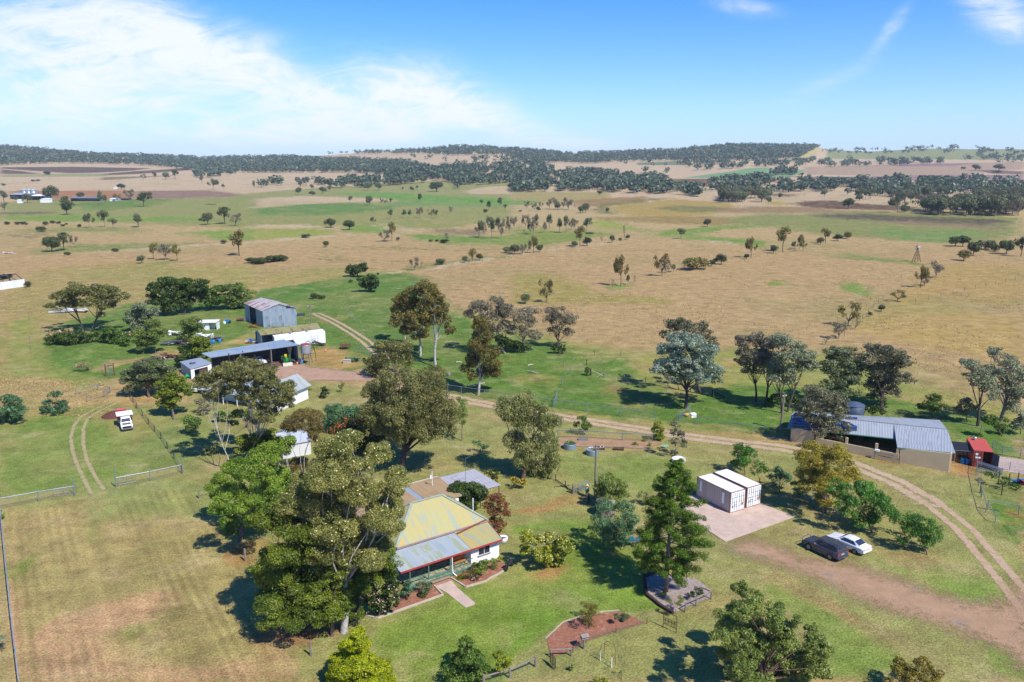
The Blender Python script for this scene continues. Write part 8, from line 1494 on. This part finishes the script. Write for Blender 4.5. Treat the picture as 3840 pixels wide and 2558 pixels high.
for k, x, y, h_, lb in [('r', 555, 520, 1.7, 'dark yard post'), ('r', 650, 540, 1.6, 'yard post'), ('r', 730, 555, 2.0, 'pair of heavy yard posts'), ('r', 585, 640, 1.6, 'grey yard post'), ('r', 385, 620, 1.5, 'fence post'), ]:
    post(k, x, y, h_, .07, DTIMBER, {'dark yard post': 'dark timber post right of the stacked gates', 'yard post': 'thin dark post in the weedy yard at right', 'pair of heavy yard posts': 'heavy dark post near the right edge beside red and blue gear', 'grey yard post': 'lone grey post in the weeds above the yard rail', 'fence post': 'dark post at the overgrown netting by the driveway'}[lb])
for pts, lb in [([('G', 440, 820), ('G', 475, 915), ('G', 535, 990), ('G', 460, 1090), ('G', 400, 1240)], 'wire fence line crossing the green paddock down to the steel gate'), ([('G', 1030, 1040), ('G', 1227, 1075), ('G', 1430, 1120), ('G', 1640, 1150), ('G', 1850, 1195)], 'wire fence with pale posts under the silver-blue gum'),
                ([('G', 500, 800), ('G', 760, 815), ('G', 1000, 820), ('G', 1330, 812)], 'distant wire fence along the edge of the tan paddock'), ([('F', 620, 385), ('F', 830, 415), ('F', 960, 560), ('F', 1080, 690)], 'wire fence beside the two-wheel farm track'), ([('H', 1090, 1420), ('H', 1200, 1440), ('H', 1515, 1475), ('H', 1955, 1530), ('H', 2352, 1600)], 'tall thin wire fence behind the block building'),
                ([('H', 2352, 100), ('H', 1355, 330), ('H', 1055, 300), ('H', 870, 480), ('H', 700, 640)], 'faint wire fence line running down through the tan paddock'), ([('C', 1000, 985), ('C', 600, 1050), ('C', 200, 1105), ('B', 1950, 1195), ('B', 1500, 1260)], 'distant fence line along the tree-dotted paddock boundary')]:
    fence('wire_fence', lb, pts, 1.35, None, TIMBER, 9, .08, .02, wires=2)
post('G', 722, 1000, 1.5, .14, DTIMBER, 'dark strainer post beside a green bush in the paddock'); post('G', 847, 1022, 1.5, .14, TIMBER, 'grey strainer post braced by pale rails in the paddock'); post('G', 685, 905, 1.3, .1, DTIMBER, 'small dark post behind the strainer posts'); post('G', 1840, 1190, 1.3, .12, DTIMBER, 'dark strainer post in the shade right of the silver-blue gum')
for a, b, lb in [(('G', 730, 950), ('G', 765, 1005), 'pale brace rail leaning on the dark strainer post'), (('G', 810, 975), ('G', 845, 1022), 'pale brace rail leaning on the grey strainer post')]:
    A_, B_ = gp(*b), gp(*b); base_ = gp(*b); top_ = gp('G', 722 if 'dark' in lb else 847, 1000 if 'dark' in lb else 1022) + Vector((0, 0, 1.2)); tag(MB().beam(base_ + Vector((1.6 if 'dark' in lb else -1.6, 0, .05)), top_, .09).build('brace_rail', LTIMBER), lb, 'rail')
plant('bush', 'small green bush wrapped round a paddock strainer post', 'bush', ('G', 695, 1000), Z('G', (690, 950, 28, 30), (700, 980, 26, 20)), 'mid', 'brown', cover=.9, bright=.2)
# ------------------------------------------------------------------ power poles
def pole(k, x, y, ktop, label, arm=2.2, ang=-15, lean=0):
    b = gp(k, x, y); H_ = up_at(b, *ktop); t = thing('power_pole', label, 'pole', b); c, s_ = math.cos(R(ang)), math.sin(R(ang)); MB().tube([(0, 0, -.1), (lean * .5, 0, H_ * .5), (lean, 0, H_)], [.17, .15, .12], 10).build('shaft', TIMBER, t)
    MB().beam((lean - arm / 2 * c, -.1 - arm / 2 * s_, H_ - .35), (lean + arm / 2 * c, -.1 + arm / 2 * s_, H_ - .35), .12).beam((lean - arm * .25 * c, -.1, H_ - .4), (lean, 0, H_ - 1.0), .05).build('crossarm', TIMBER, t); mb = MB()
    for f in (-.9, -.5, .5, .9): mb.lathe([(.05, 0), (.06, .08), (.03, .14)], 0, 0, 8)
    for i, f in enumerate((-.9, -.5, .5, .9)):
        n = 24
        for j in range(i * n, (i + 1) * n): v = mb.v[j]; mb.v[j] = (v[0] + lean + arm / 2 * f * c, v[1] - .1 + arm / 2 * f * s_, v[2] + H_ - .29)
    mb.build('insulator', WHITE, t); return Vector((lean, 0, H_)) + b
pa = pole('K', 762, 912, ('K', 757, 415), 'grey power pole with crossarm standing behind the walking person', 2.2, 12); pb = pole('F', 512, 585, ('F', 503, 352), 'power pole with crossarm beside the mossy-roofed shed', 1.6, 5); pc = pole('H', 112, 1505, ('H', 128, 1170), 'slim power pole left of the cream block building', 1.0, 30, .25)
# ------------------------------------------------------------------ planters, tanks, garden things
for (x, y, rx, ht, lb, pl, full) in [(530, 470, 57, .85, 'round corrugated planter full of green leaves, nearest the weeping tree', 1, 1), (738, 525, 60, .85, 'round corrugated planter with sand and one leafy plant behind the power pole', 1, .3)]:
    b = gp('K', x, y - 25); s_ = b.y / CP / FPX / 2.45; r = rx * s_; t = thing('round_planter', lb, 'planter', b); prof = [(r, 0)] + [(r + (.025 if k % 2 else -.01), ht * k / 12) for k in range(1, 12)] + [(r, ht), (r - .05, ht), (r - .05, ht - .15)]
    MB().lathe(prof, n=28).build('wall', mat('planter iron', alb(150, 172, 190), .45, .3, var=.08), t, smooth=True); MB().lathe([(r - .06, ht - .2), (.01, ht - .12)], n=24).build('soil', mat('soil', alb(176, 140, 104), .95, var=.2), t)
    lv = Leaves(int(x)); 
    for k in range(14 if full == 1 else 4): a = k * 2.4; q = (math.sqrt(k / 14) * r * .8) if full == 1 else .25; lv.ball((q * math.cos(a) + (0 if full == 1 else .35), q * math.sin(a), ht + .05), (.3, .3, .16), 40, .16, .5, .6)
    link('foliage', lv.mesh('foliage'), LM['mid'], t)
b = gp('K', 1530, 570); t = thing('round_planter', 'round white planter ring with yellow flowers behind the dark conifer top', 'planter', b); MB().lathe([(.95, 0), (.97, .3), (.95, .6), (.89, .6), (.89, .1)], n=28).build('wall', WHITE, t, smooth=True); lv = Leaves(3); lv.ball((-.5, .1, .62), (.3, .3, .1), 60, .14, .7, .5); link('blossoms', lv.mesh('blossoms'), LM['yellow'], t)
for x, y, lb, m in [(805, 452, 'small dark trough behind the power pole crossarm', DTIMBER), (980, 458, 'small dark trough of soil on the sandy bed edge', DTIMBER), (653, 372, 'small silver trough under the pipe fence', PIPE)]:
    b = gp('K', x, y); t = frame_at(b, -5, 'trough', lb, 'trough'); mb = MB(); mb.box(0, -.3, .18, 1.5, .05, .36).box(0, .3, .18, 1.5, .05, .36).box(-.75, 0, .18, .05, .6, .36).box(.75, 0, .18, .05, .6, .36); mb.build('side', m, t); MB().box(0, 0, .12, 1.45, .55, .22).build('soil', mat('soil', alb(176, 140, 104)), t)
for x, y, lb in [(1140, 415, 'leafy plant on the sandy garden bed'), (1265, 425, 'smaller leafy plant at the right of the sandy bed'), (1220, 385, 'thin young plant against the pipe fence')]: plant('garden_plant', lb, 'plant', ('K', x, y), Z('K', (x, y - 18, 34 if x == 1140 else 20, 14)), 'bright', 'brown', cover=.8, ls=.35, asp=.3, bright=.2)
tag(sheet('shade_cloth', mat('pale green cloth', alb(150, 196, 150), .8), poly=('K', [(1350, 425), (1380, 412), (1440, 415), (1450, 435), (1400, 442)]), res=.15, pad=.0), 'pale green cloth lying on the grass by the sandy bed', 'cloth'); bpy.data.objects['shade_cloth']['kind'] = 'thing'
b = gp('O', 660, 1262); t = frame_at(b, 22, 'feeder_box', 'grey roofed bird feeder box on a thick post beside the bark bed', 'bird feeder'); MB().tube([(0, 0, -.1), (0, 0, 1.1)], .11, 10).build('post', TIMBER, t)
MB().box(0, 0, 1.12, .62, .5, .04).box(0, 0, 1.24, .5, .4, .2).build('box', mat('grey board', alb(176, 172, 168), .8), t); roof('roof', [(-.36, -.36, 1.36), (.36, -.36, 1.36), (.36, 0, 1.55), (-.36, 0, 1.55)], TIMBER, t, .03); roof('roof_back', [(.36, .36, 1.36), (-.36, .36, 1.36), (-.36, 0, 1.55), (.36, 0, 1.55)], TIMBER, t, .03)
b = gp('K', 865, 1075); t = thing('wooden_tank', 'old timber-slatted tank half hidden between the fine-leaved trees', 'tank', b + Vector((0, .6, 0))); mb = MB(); [mb.box(1.1 * math.cos(k * .2618), 1.1 * math.sin(k * .2618), .95, .06, .24, 1.9, k * .2618) for k in range(24)]; mb.build('slat', TIMBER, t); MB().lathe([(1.18, 1.9), (.9, 2.05), (.1, 2.15)], n=18).build('lid', mat('old boards', alb(160, 144, 128), .9, var=.2, scale=5), t)
t = frame_at(gp('O', 1110, 310), 10, 'garden_cart', 'silver cart with blue covers under the blue-green feathery tree', 'cart'); MB().box(0, 0, .6, 1.5, .8, .12).box(0, 0, .3, .1, .6, .5).build('frame', STEEL, t); MB().box(-.2, 0, .85, .7, .6, .35, 0, .3).box(.7, .2, .55, .6, .5, .5, 0, .4).build('cover', mat('teal tarp', alb(30, 110, 130), .6), t, bevel=.05)
for s in (-.5, .5): MB().tube([(0, s * .9 - .05, .25), (0, s * .9 + .05, .25)], .25, 14).build('wheel', BLK, t)
t = frame_at(gp('i', 2170, 700), 60, 'motorbike', 'black motorbike standing in the shade near the house corner', 'motorbike')
for x in (-.65, .65): MB().tube([(x, -.06, .32), (x, .06, .32)], .32, 16).build('wheel', BLK, t)
MB().box(0, 0, .7, .8, .26, .34, 0, .2).build('body', mat('gloss black', (.03, .035, .05, 1), .2), t, bevel=.04); MB().box(-.35, 0, .9, .6, .24, .1).build('seat', BLK, t); MB().tube([(.65, 0, .32), (.45, 0, 1.0)], .04, 6).tube([(.42, -.35, 1.05), (.45, 0, 1.0), (.42, .35, 1.05)], .025, 6).build('handlebar', CHR, t)
t = frame_at(gp('N', 2270, 285), 30, 'concrete_tub', 'white rounded tub at the right end of the farmhouse roof', 'tub'); MB().lathe([(.45, 0), (.55, .5), (.55, .7), (.45, .7), (.42, .5)], n=18).build('shell', WHITE, t, smooth=True); MB().lathe([(.4, .5), (.05, .52)], n=16).build('soil', DTIMBER, t)
b = gp('J', 1290, 790); tag(MB().box(b.x, b.y, .5, 1.6, .8, 1.0, .4).build('garden_bench', mat('pale cement', alb(216, 214, 210), .8)), 'pale slab seat beyond the flat brown roof', 'bench')
# tank stand, hoops, farm machinery
b = gp('s', 1580, 880); t = thing('tank_stand', 'rusty-lidded water tank on a tall timber stand beside the machinery shed', 'water tank', b)
mb = MB(); [mb.beam((x * 1.1, y * 1.1, 0), (x * .7, y * .7, 2.3), .14) for x in (-1, 1) for y in (-1, 1)]; [mb.beam((-1, y, .8), (1, y, 1.6), .07) for y in (-.95, .95)]; mb.box(0, 0, 2.35, 2.0, 2.0, .12); mb.build('stand', TIMBER, t); MB().lathe([(1.1, 2.42)] + [(1.1 + (.03 if k % 2 else 0), 2.42 + .15 * k) for k in range(1, 14)], n=24).build('shell', mat('tank iron', alb(176, 178, 184), .5, .3, col2=alb(140, 90, 70), thr=.62), t, smooth=True); MB().lathe([(1.16, 4.4), (.6, 4.52), (.05, 4.58)], n=24).build('lid', mat('rusty lid', alb(166, 80, 64), .8), t)
for x, lb in ((1530, 'black hoop pipe arched left of the tank stand'), (1690, 'black hoop pipe arched right of the tank stand')):
    b = gp('s', x, 850); s_ = 1 if x > 1600 else -1; pts_ = [Vector((-s_ * 2.6 * math.cos(k / 9 * math.pi / 2) + s_ * .0 + 0 * s_, 0, 0)) for k in range(1)]; mb = MB(); arc = [b + Vector((s_ * (-1.8 + 1.8 * math.sin(k / 8 * math.pi / 2)), 0, 4.6 * math.cos(k / 8 * math.pi / 2) ** .8)) for k in range(9)]; mb.tube(arc, .06, 6); tag(mb.build('hoop_pipe', BLK), lb, 'pipe')
def gear(name, k, x, y, deg, label, cat, fn): t = frame_at(gp(k, x, y), deg, name, label, cat); fn(t); return t
gear('seed_drill', 's', 2085, 860, 5, 'green towed farm implement with dark wheel beside the pale crate', 'implement', lambda t: (MB().box(0, 0, .7, 1.8, .9, .5, 0, .2).build('hopper', mat('dull green', alb(60, 120, 80), .6), t), MB().beam((-1.6, -.3, .4), (1.6, .2, .4), .12).build('frame', GRNP, t), [MB().tube([(x_, -.1 + .9 * s, .42), (x_, .1 + .9 * s, .42)], .42, 14).build('wheel', BLK, t) for x_, s in ((1.4, 0), (-.9, 1))]))
gear('hay_rake', 's', 2185, 850, -10, 'green and yellow rake implement near the farm gate', 'implement', lambda t: (MB().beam((-1.5, 0, .5), (1.5, .3, .5), .12).box(0, 0, .65, .6, .4, .3).build('frame', GRNP, t), [MB().tube([(x_, -.06, .4), (x_, .06, .4)], .4, 14).build('wheel', BLK, t) for x_ in (-1.2, 1.3)]))
gear('crate', 's', 2050, 875, -8, 'pale plywood crate beside the green implement', 'crate', lambda t: (MB().box(0, 0, .4, 1.5, .9, .8).build('side', LTIMBER, t), MB().box(0, 0, .84, 1.6, 1.0, .06).build('lid', LTIMBER, t)))
gear('mesh_cage', 's', 2030, 705, 0, 'round rusty wire mesh cage in the grass', 'cage', lambda t: ([MB().tube([(1.2 * math.cos(a), 1.2 * math.sin(a), 0), (1.2 * math.cos(a), 1.2 * math.sin(a), 1.6)], .035, 5).build('bar', RUSTM, t) for a in [k * .393 for k in range(16)]], MB().lathe([(1.22, .8), (1.22, .84)], n=20).build('ring', RUSTM, t)))
gate('pipe gate at the end of the two-wheel farm track', ('s', 2150, 748), ('s', 2345, 765), 1.4, PIPE, 3); gate('tall wire frame leaning on the white cold room', ('s', 1645, 660), ('s', 1710, 655), 2.2, STEEL, 3, 'leaning_gate'); gate('steel panel leaning on the hay shed wall', ('s', 1185, 462), ('s', 1262, 458), 1.3, BAR, 3, 'leaning_gate'); gate('white steel panel leaning at the corner of the hay shed', ('s', 1130, 466), ('s', 1180, 462), 1.3, PIPE, 3, 'leaning_gate')
for k, x, y, lb in [('s', 1800, 742, 'orange traffic cone on the dry patch right of the tank stand'), ('s', 1470, 890, 'orange traffic cone at the mouth of the machinery shed')]:
    b = gp(k, x, y); t = thing('traffic_cone', lb, 'cone', b); MB().lathe([(.28, 0), (.28, .04), (.2, .05), (.05, .75), (.03, .75)], n=14).build('cone', mat('cone orange', alb(240, 96, 40), .5), t); MB().lathe([(.135, .36), (.10, .52)], n=14).build('band', WHITE, t)
for k, x, y, lb in [('s', 468, 655, 'leftmost of the three blue barrels below the scrap heap'), ('s', 497, 645, 'middle of the three blue barrels below the scrap heap'), ('s', 570, 635, 'rightmost of the three blue barrels below the scrap heap'), ('s', 1520, 880, 'blue barrel standing at the foot of the hoop pipe')]:
    b = gp(k, x, y); t = thing('barrel', lb, 'barrel', b, 0, 'blue plastic barrels'); MB().lathe([(.3, 0), (.36, .1), (.38, .5), (.36, .95), (.28, 1.0)], n=14).build('shell', mat('sky blue plastic', alb(50, 150, 220), .4), t, smooth=True); MB().lathe([(.27, 1.0), (.27, 1.05), (.05, 1.06)], n=12).build('lid', BLK, t)
def scrap(k, x, y, w_, label, seed, pal, n=16):
    t = thing('scrap_heap', label, 'scrap heap', gp(k, x, y)); r = random.Random(seed)
    for m in pal:
        mb = MB()
        for i in range(n // len(pal)): mb.beam((r.uniform(-w_, w_), r.uniform(-w_ * .5, w_ * .5), r.uniform(.1, .6)), (r.uniform(-w_, w_), r.uniform(-w_ * .5, w_ * .5), r.uniform(.1, 1.2)), r.uniform(.1, .9), .05)
        mb.build('scrap_sheet' if m in (WHITE, STEEL) else 'scrap_piece', m, t)
scrap('E', 1640, 715, 4.2, 'heap of bent white sheets and scrap behind the rounded bright green tree', 1, [WHITE, STEEL, RUSTM, DTIMBER], 20); scrap('E', 1625, 630, 2.4, 'small pile of pale rubbish left of the airy tree', 2, [WHITE, LTIMBER]); scrap('E', 1880, 650, 2.4, 'white crumpled sheets beside the pole stack', 3, [WHITE, WHITE]); scrap('E', 1585, 845, 2.6, 'low spread of broken timber by the dirt path', 4, [DTIMBER, RUSTM, LTIMBER], 18); scrap('s', 520, 610, 2.2, 'stack of grey poles and branches behind the blue barrels', 5, [TIMBER, TIMBER, DTIMBER], 34)
scrap('s', 960, 640, 2.0, 'clutter of blue, white and orange containers beside the mossy shed', 6, [PLAST_B, WHITE, ORG], 15); scrap('s', 1100, 625, 1.6, 'pale tubs and blue crates under the mossy shed eave', 7, [WHITE, PLAST_B, STEEL], 12); scrap('s', 975, 455, 1.8, 'orange machine frame lying beside the hay shed', 8, [ORG, RUSTM], 10); scrap('s', 1730, 665, 1.8, 'dark tangle of metal at the end of the cold room', 9, [DTIMBER, BAR], 12); scrap('s', 640, 905, 2.6, 'dark clutter of tools on the machinery shed floor', 10, [DTIMBER, BAR, PLAST_B], 16); scrap('s', 1440, 865, 1.2, 'heap of grey parts beside the tractor', 11, [BAR, STEEL, DTIMBER], 16); scrap('s', 1165, 895, .9, 'timber sawhorse clutter at the shed post', 12, [TIMBER, DTIMBER], 12); scrap('r', 760, 545, 1.3, 'red and blue gear at the right edge yard', 13, [mat('red paint', alb(200, 50, 60), .5), PLAST_B, BAR], 9); scrap('r', 215, 300, .9, 'dark machinery under the lean-to shelter', 14, [BAR, ORG, DTIMBER], 9)
scrap('A', 1940, 655, 7, 'purple-grey pile of old machinery in the far green pasture', 15, [BAR, DTIMBER], 16); scrap('A', 85, 1105, 3.5, 'pale heap of rubble in the far left paddock', 16, [LTIMBER, WHITE], 12); scrap('E', 640, 415, 6, 'row of white old sheets seen through the umbrella-crowned gum', 17, [WHITE, BAR], 16)
t = frame_at(gp('E', 1925, 580), 0, 'skillion_shelter', 'small white shelter with overhanging flat roof on the green grass', 'shelter'); MB().box(0, 1.2, 1.0, 2.0, .06, 2.0).box(1.9, 1.2, .95, .06, 2.2, 1.9).box(-.9, 0, .95, 1.8, .08, 1.9).build('wall', WHITE, t); roof('roof', [(-3.2, -.6, 2.0), (2.1, -.6, 2.1), (2.1, 2.4, 2.3), (-3.2, 2.4, 2.2)], WHITE, t)
t = frame_at(gp('s', 655, 410), 20, 'small_tractor', 'small bright blue machine with white wheel on the green grass', 'tractor'); MB().box(0, 0, .7, 1.5, .9, .8, 0, .3).build('body', mat('bright blue', alb(30, 130, 190), .35), t, bevel=.05)
for x in (-.6, .7):
    for s in (-1, 1): MB().tube([(x, s * .6 - .1, .35), (x, s * .6 + .1, .35)], .35, 12).build('wheel', BLK if x > 0 else WHITE, t)
t = frame_at(gp('s', 835, 385), 10, 'steel_tank', 'rusty cylinder with pale end lying by the hay shed corner', 'tank'); MB().tube([(-1.6, 0, .45), (.4, 0, .5)], .35, 12).build('shell', RUSTM, t); MB().box(.9, 0, .55, 1.1, .8, .9).build('box', STEEL, t)
for i, (x, y) in enumerate([(700, 245), (745, 240), (785, 235)]):
    b = gp('s', x, y); t = thing('pipe_coil', 'upright coil of black pipe, %s from left, left of the hay shed' % ORD[i], 'pipe coil', b, 0, 'coils of black pipe'); mb = MB(); n = 20
    for rr3 in (1.6, 1.4): mb.tube([(rr3 * math.cos(k / n * 6.283) * .9, .2 * rr3, 1.65 + rr3 * math.sin(k / n * 6.283)) for k in range(n + 1)], .10, 6)
    mb.build('coil', BLK, t)
t = frame_at(gp('s', 1420, 432), 10, 'water_trough', 'dark barrel trough on its side at the hay shed wall', 'trough'); MB().tube([(-.9, -.4, .4), (.9, -.4, .4)], .38, 14).build('shell', BAR, t); t = frame_at(gp('s', 1515, 322), 5, 'water_trough', 'small dark trough between posts beside the hay shed', 'trough'); MB().box(0, 0, .35, 2.2, .8, .6).build('tub', BAR, t); MB().box(-1.7, 0, .5, .8, .6, 1.0).build('end_block', WHITE, t)
# stump, logs, mulch pile
b = gp('F', 325, 1260); t = thing('tree_stump', 'broad grey tree stump on the cottage lawn', 'stump', b); MB().lathe([(1.1, 0), (.7, .25), (.5, .7), (.45, 1.3), (.2, 1.35)], n=11).build('wood', LTIMBER, t)
for a, bq, r, lb in [(('G', 145, 915), ('G', 195, 905), .14, 'short pale log in the green paddock'), (('G', 140, 965), ('G', 235, 988), .12, 'long thin pale log lying in the green paddock'), (('F', 1840, 885), ('F', 1895, 885), .16, 'pale log in the green paddock left of the rusty gum'), (('F', 1975, 1110), ('F', 2100, 1075), .14, 'white fallen branch across the trunk of the rusty gum'), (('G', 1845, 1150), ('G', 1955, 1210), .12, 'dark fallen rail in the shade')]:
    A_, B_ = gp(*a), gp(*bq); tag(MB().tube([A_ + Vector((0, 0, .15)), A_.lerp(B_, .5) + Vector((0, 0, .25)), B_ + Vector((0, 0, .15))], [r, r, r * .7], 8).build('log', LTIMBER if 'dark' not in lb else DTIMBER), lb, 'log')
b = gp('F', 1772, 1005); t = thing('rock', 'small upright grey stone on the green paddock', 'rock', b); MB().lathe([(.35, 0), (.4, .4), (.25, .8), (.05, .95)], n=8).build('stone', TIMBER, t)
b = gp('I', 1050, 145); lv = Leaves(9); lv.ball((0, 0, 0), (2.0, 1.9, .8), 900, .35, .7, .4, .15, .8); t = thing('mulch_pile', 'dark red-brown soil pile behind the old truck', 'pile', b); MB().lathe([(2.1, 0), (1.3, .5), (.5, .8), (.05, .85)], n=16).build('soil', mat('dark soil', alb(112, 68, 60), .95, var=.25, scale=3, bump=.5), t)
b = gp('G', 1625, 1375); t = frame_at(b, 20, 'feed_trough', 'round trough with yellow rim and white tank beside the swung gate', 'trough'); MB().lathe([(.8, 0), (.85, .35), (.75, .35), (.75, .1)], n=20).build('ring', YELP, t); MB().box(.4, -.6, .35, 1.0, .7, .7).build('tank', WHITE, t)
b = gp('J', 612, 270); t = frame_at(b, 0, 'small_sign', 'small white sign with dark marks behind the she-oak', 'sign'); MB().tube([(0, 0, 0), (0, 0, 1.2)], .04, 6).build('post', STEEL, t); MB().box(0, -.04, 1.2, .7, .04, .95).build('panel', WHITE, t); MB().box(-.1, -.075, 1.4, .3, .02, .1).box(.05, -.075, 1.2, .4, .02, .1).box(.15, -.075, 1.0, .2, .02, .1).build('mark', BLK, t)
b = gp('s', 200, 1050); t = thing('green_drum', 'bright green drum lying at the garage corner', 'drum', b); MB().tube([(-.4, 0, .45), (.4, .3, .5)], [.38, .38], 12).build('shell', mat('bright green plastic', alb(20, 180, 120), .4), t); fence('mesh_fence', 'dark mesh fence at the left side of the garage', [('s', 60, 1000), ('s', 105, 1010), ('s', 225, 1055)], 1.3, [.98], BAR, 4, .05, .03, NET)
fence('mesh_fence', 'dark mesh panel between two rusty posts left of the pepper tree', [('E', 975, 1010), ('E', 1052, 1000)], 2.6, [.85], RUSTM, 9, .1, .04, netmat('dark mesh', alb(110, 130, 110), .4))
# windmill
b = gp('D', 1362, 1180); t = thing('windmill', 'rusty water-pumping windmill on a lattice tower in the tan paddock', 'windmill', b); Hh = up_at(b, 'D', 1362, 1060); mb = MB(); corners = [(-1.3, -1.3), (1.3, -1.3), (1.3, 1.3), (-1.3, 1.3)]
for x, y in corners: mb.beam((x, y, 0), (x * .12, y * .12, Hh), .16)
for f in (.25, .5, .72):
    q = 1 - .88 * f
    for i in range(4): a_, b_ = corners[i], corners[(i + 1) % 4]; mb.beam((a_[0] * q, a_[1] * q, Hh * f), (b_[0] * q, b_[1] * q, Hh * f), .08); q2_ = 1 - .88 * (f - .24); mb.beam((a_[0] * q, a_[1] * q, Hh * f), (b_[0] * q2_, b_[1] * q2_, Hh * (f - .24)), .06)
mb.build('tower', RUSTM, t); wd_ = MB(); rot = Matrix.Rotation(R(25), 3, 'Z')
for k in range(14):
    a = k / 14 * 6.283; p_ = [Vector((.5 * math.cos(a - .1), 0, .5 * math.sin(a - .1))), Vector((.5 * math.cos(a + .1), .1, .5 * math.sin(a + .1))), Vector((1.7 * math.cos(a + .17), .25, 1.7 * math.sin(a + .17))), Vector((1.7 * math.cos(a - .17), 0, 1.7 * math.sin(a - .17)))]
    if k in (10, 11): continue
    wd_.poly([rot @ q + Vector((-.3, -.8, Hh + .3)) for q in p_], .03, (0, 1, 0))
wd_.build('fan', mat('fan iron', alb(196, 188, 184), .5, .3, col2=alb(130, 90, 70), thr=.5), t); MB().poly([Vector((.3, .6, Hh + .3)), Vector((1.0, 1.6, Hh + .8)), Vector((1.1, 1.8, Hh - .6)), Vector((.4, .7, Hh - .1))], .05, (0, 1, 0)).build('tail', BAR, t); MB().box(0, 0, Hh + .2, .5, .8, .4).build('gearbox', BAR, t)
# ------------------------------------------------------------------ haze: even air round the whole scene
HZ = MB().box(0, 1500, 84, 12000, 9600, 170).build('haze', None); HZ['kind'] = 'stuff'; HZ['label'] = 'pale blue air between the camera and the hills'
hm = bpy.data.materials.new('air'); hm.use_nodes = True; q = G(hm.node_tree); q.n.clear(); o = q.new('ShaderNodeOutputMaterial'); vs2 = q.new('ShaderNodeVolumePrincipled')
vs2.inputs['Color'].default_value = (.62, .78, 1.0, 1); vs2.inputs['Density'].default_value = .000065; vs2.inputs['Anisotropy'].default_value = 0.0; q.l.new(vs2.outputs[0], o.inputs['Volume']); HZ.data.materials.append(hm)
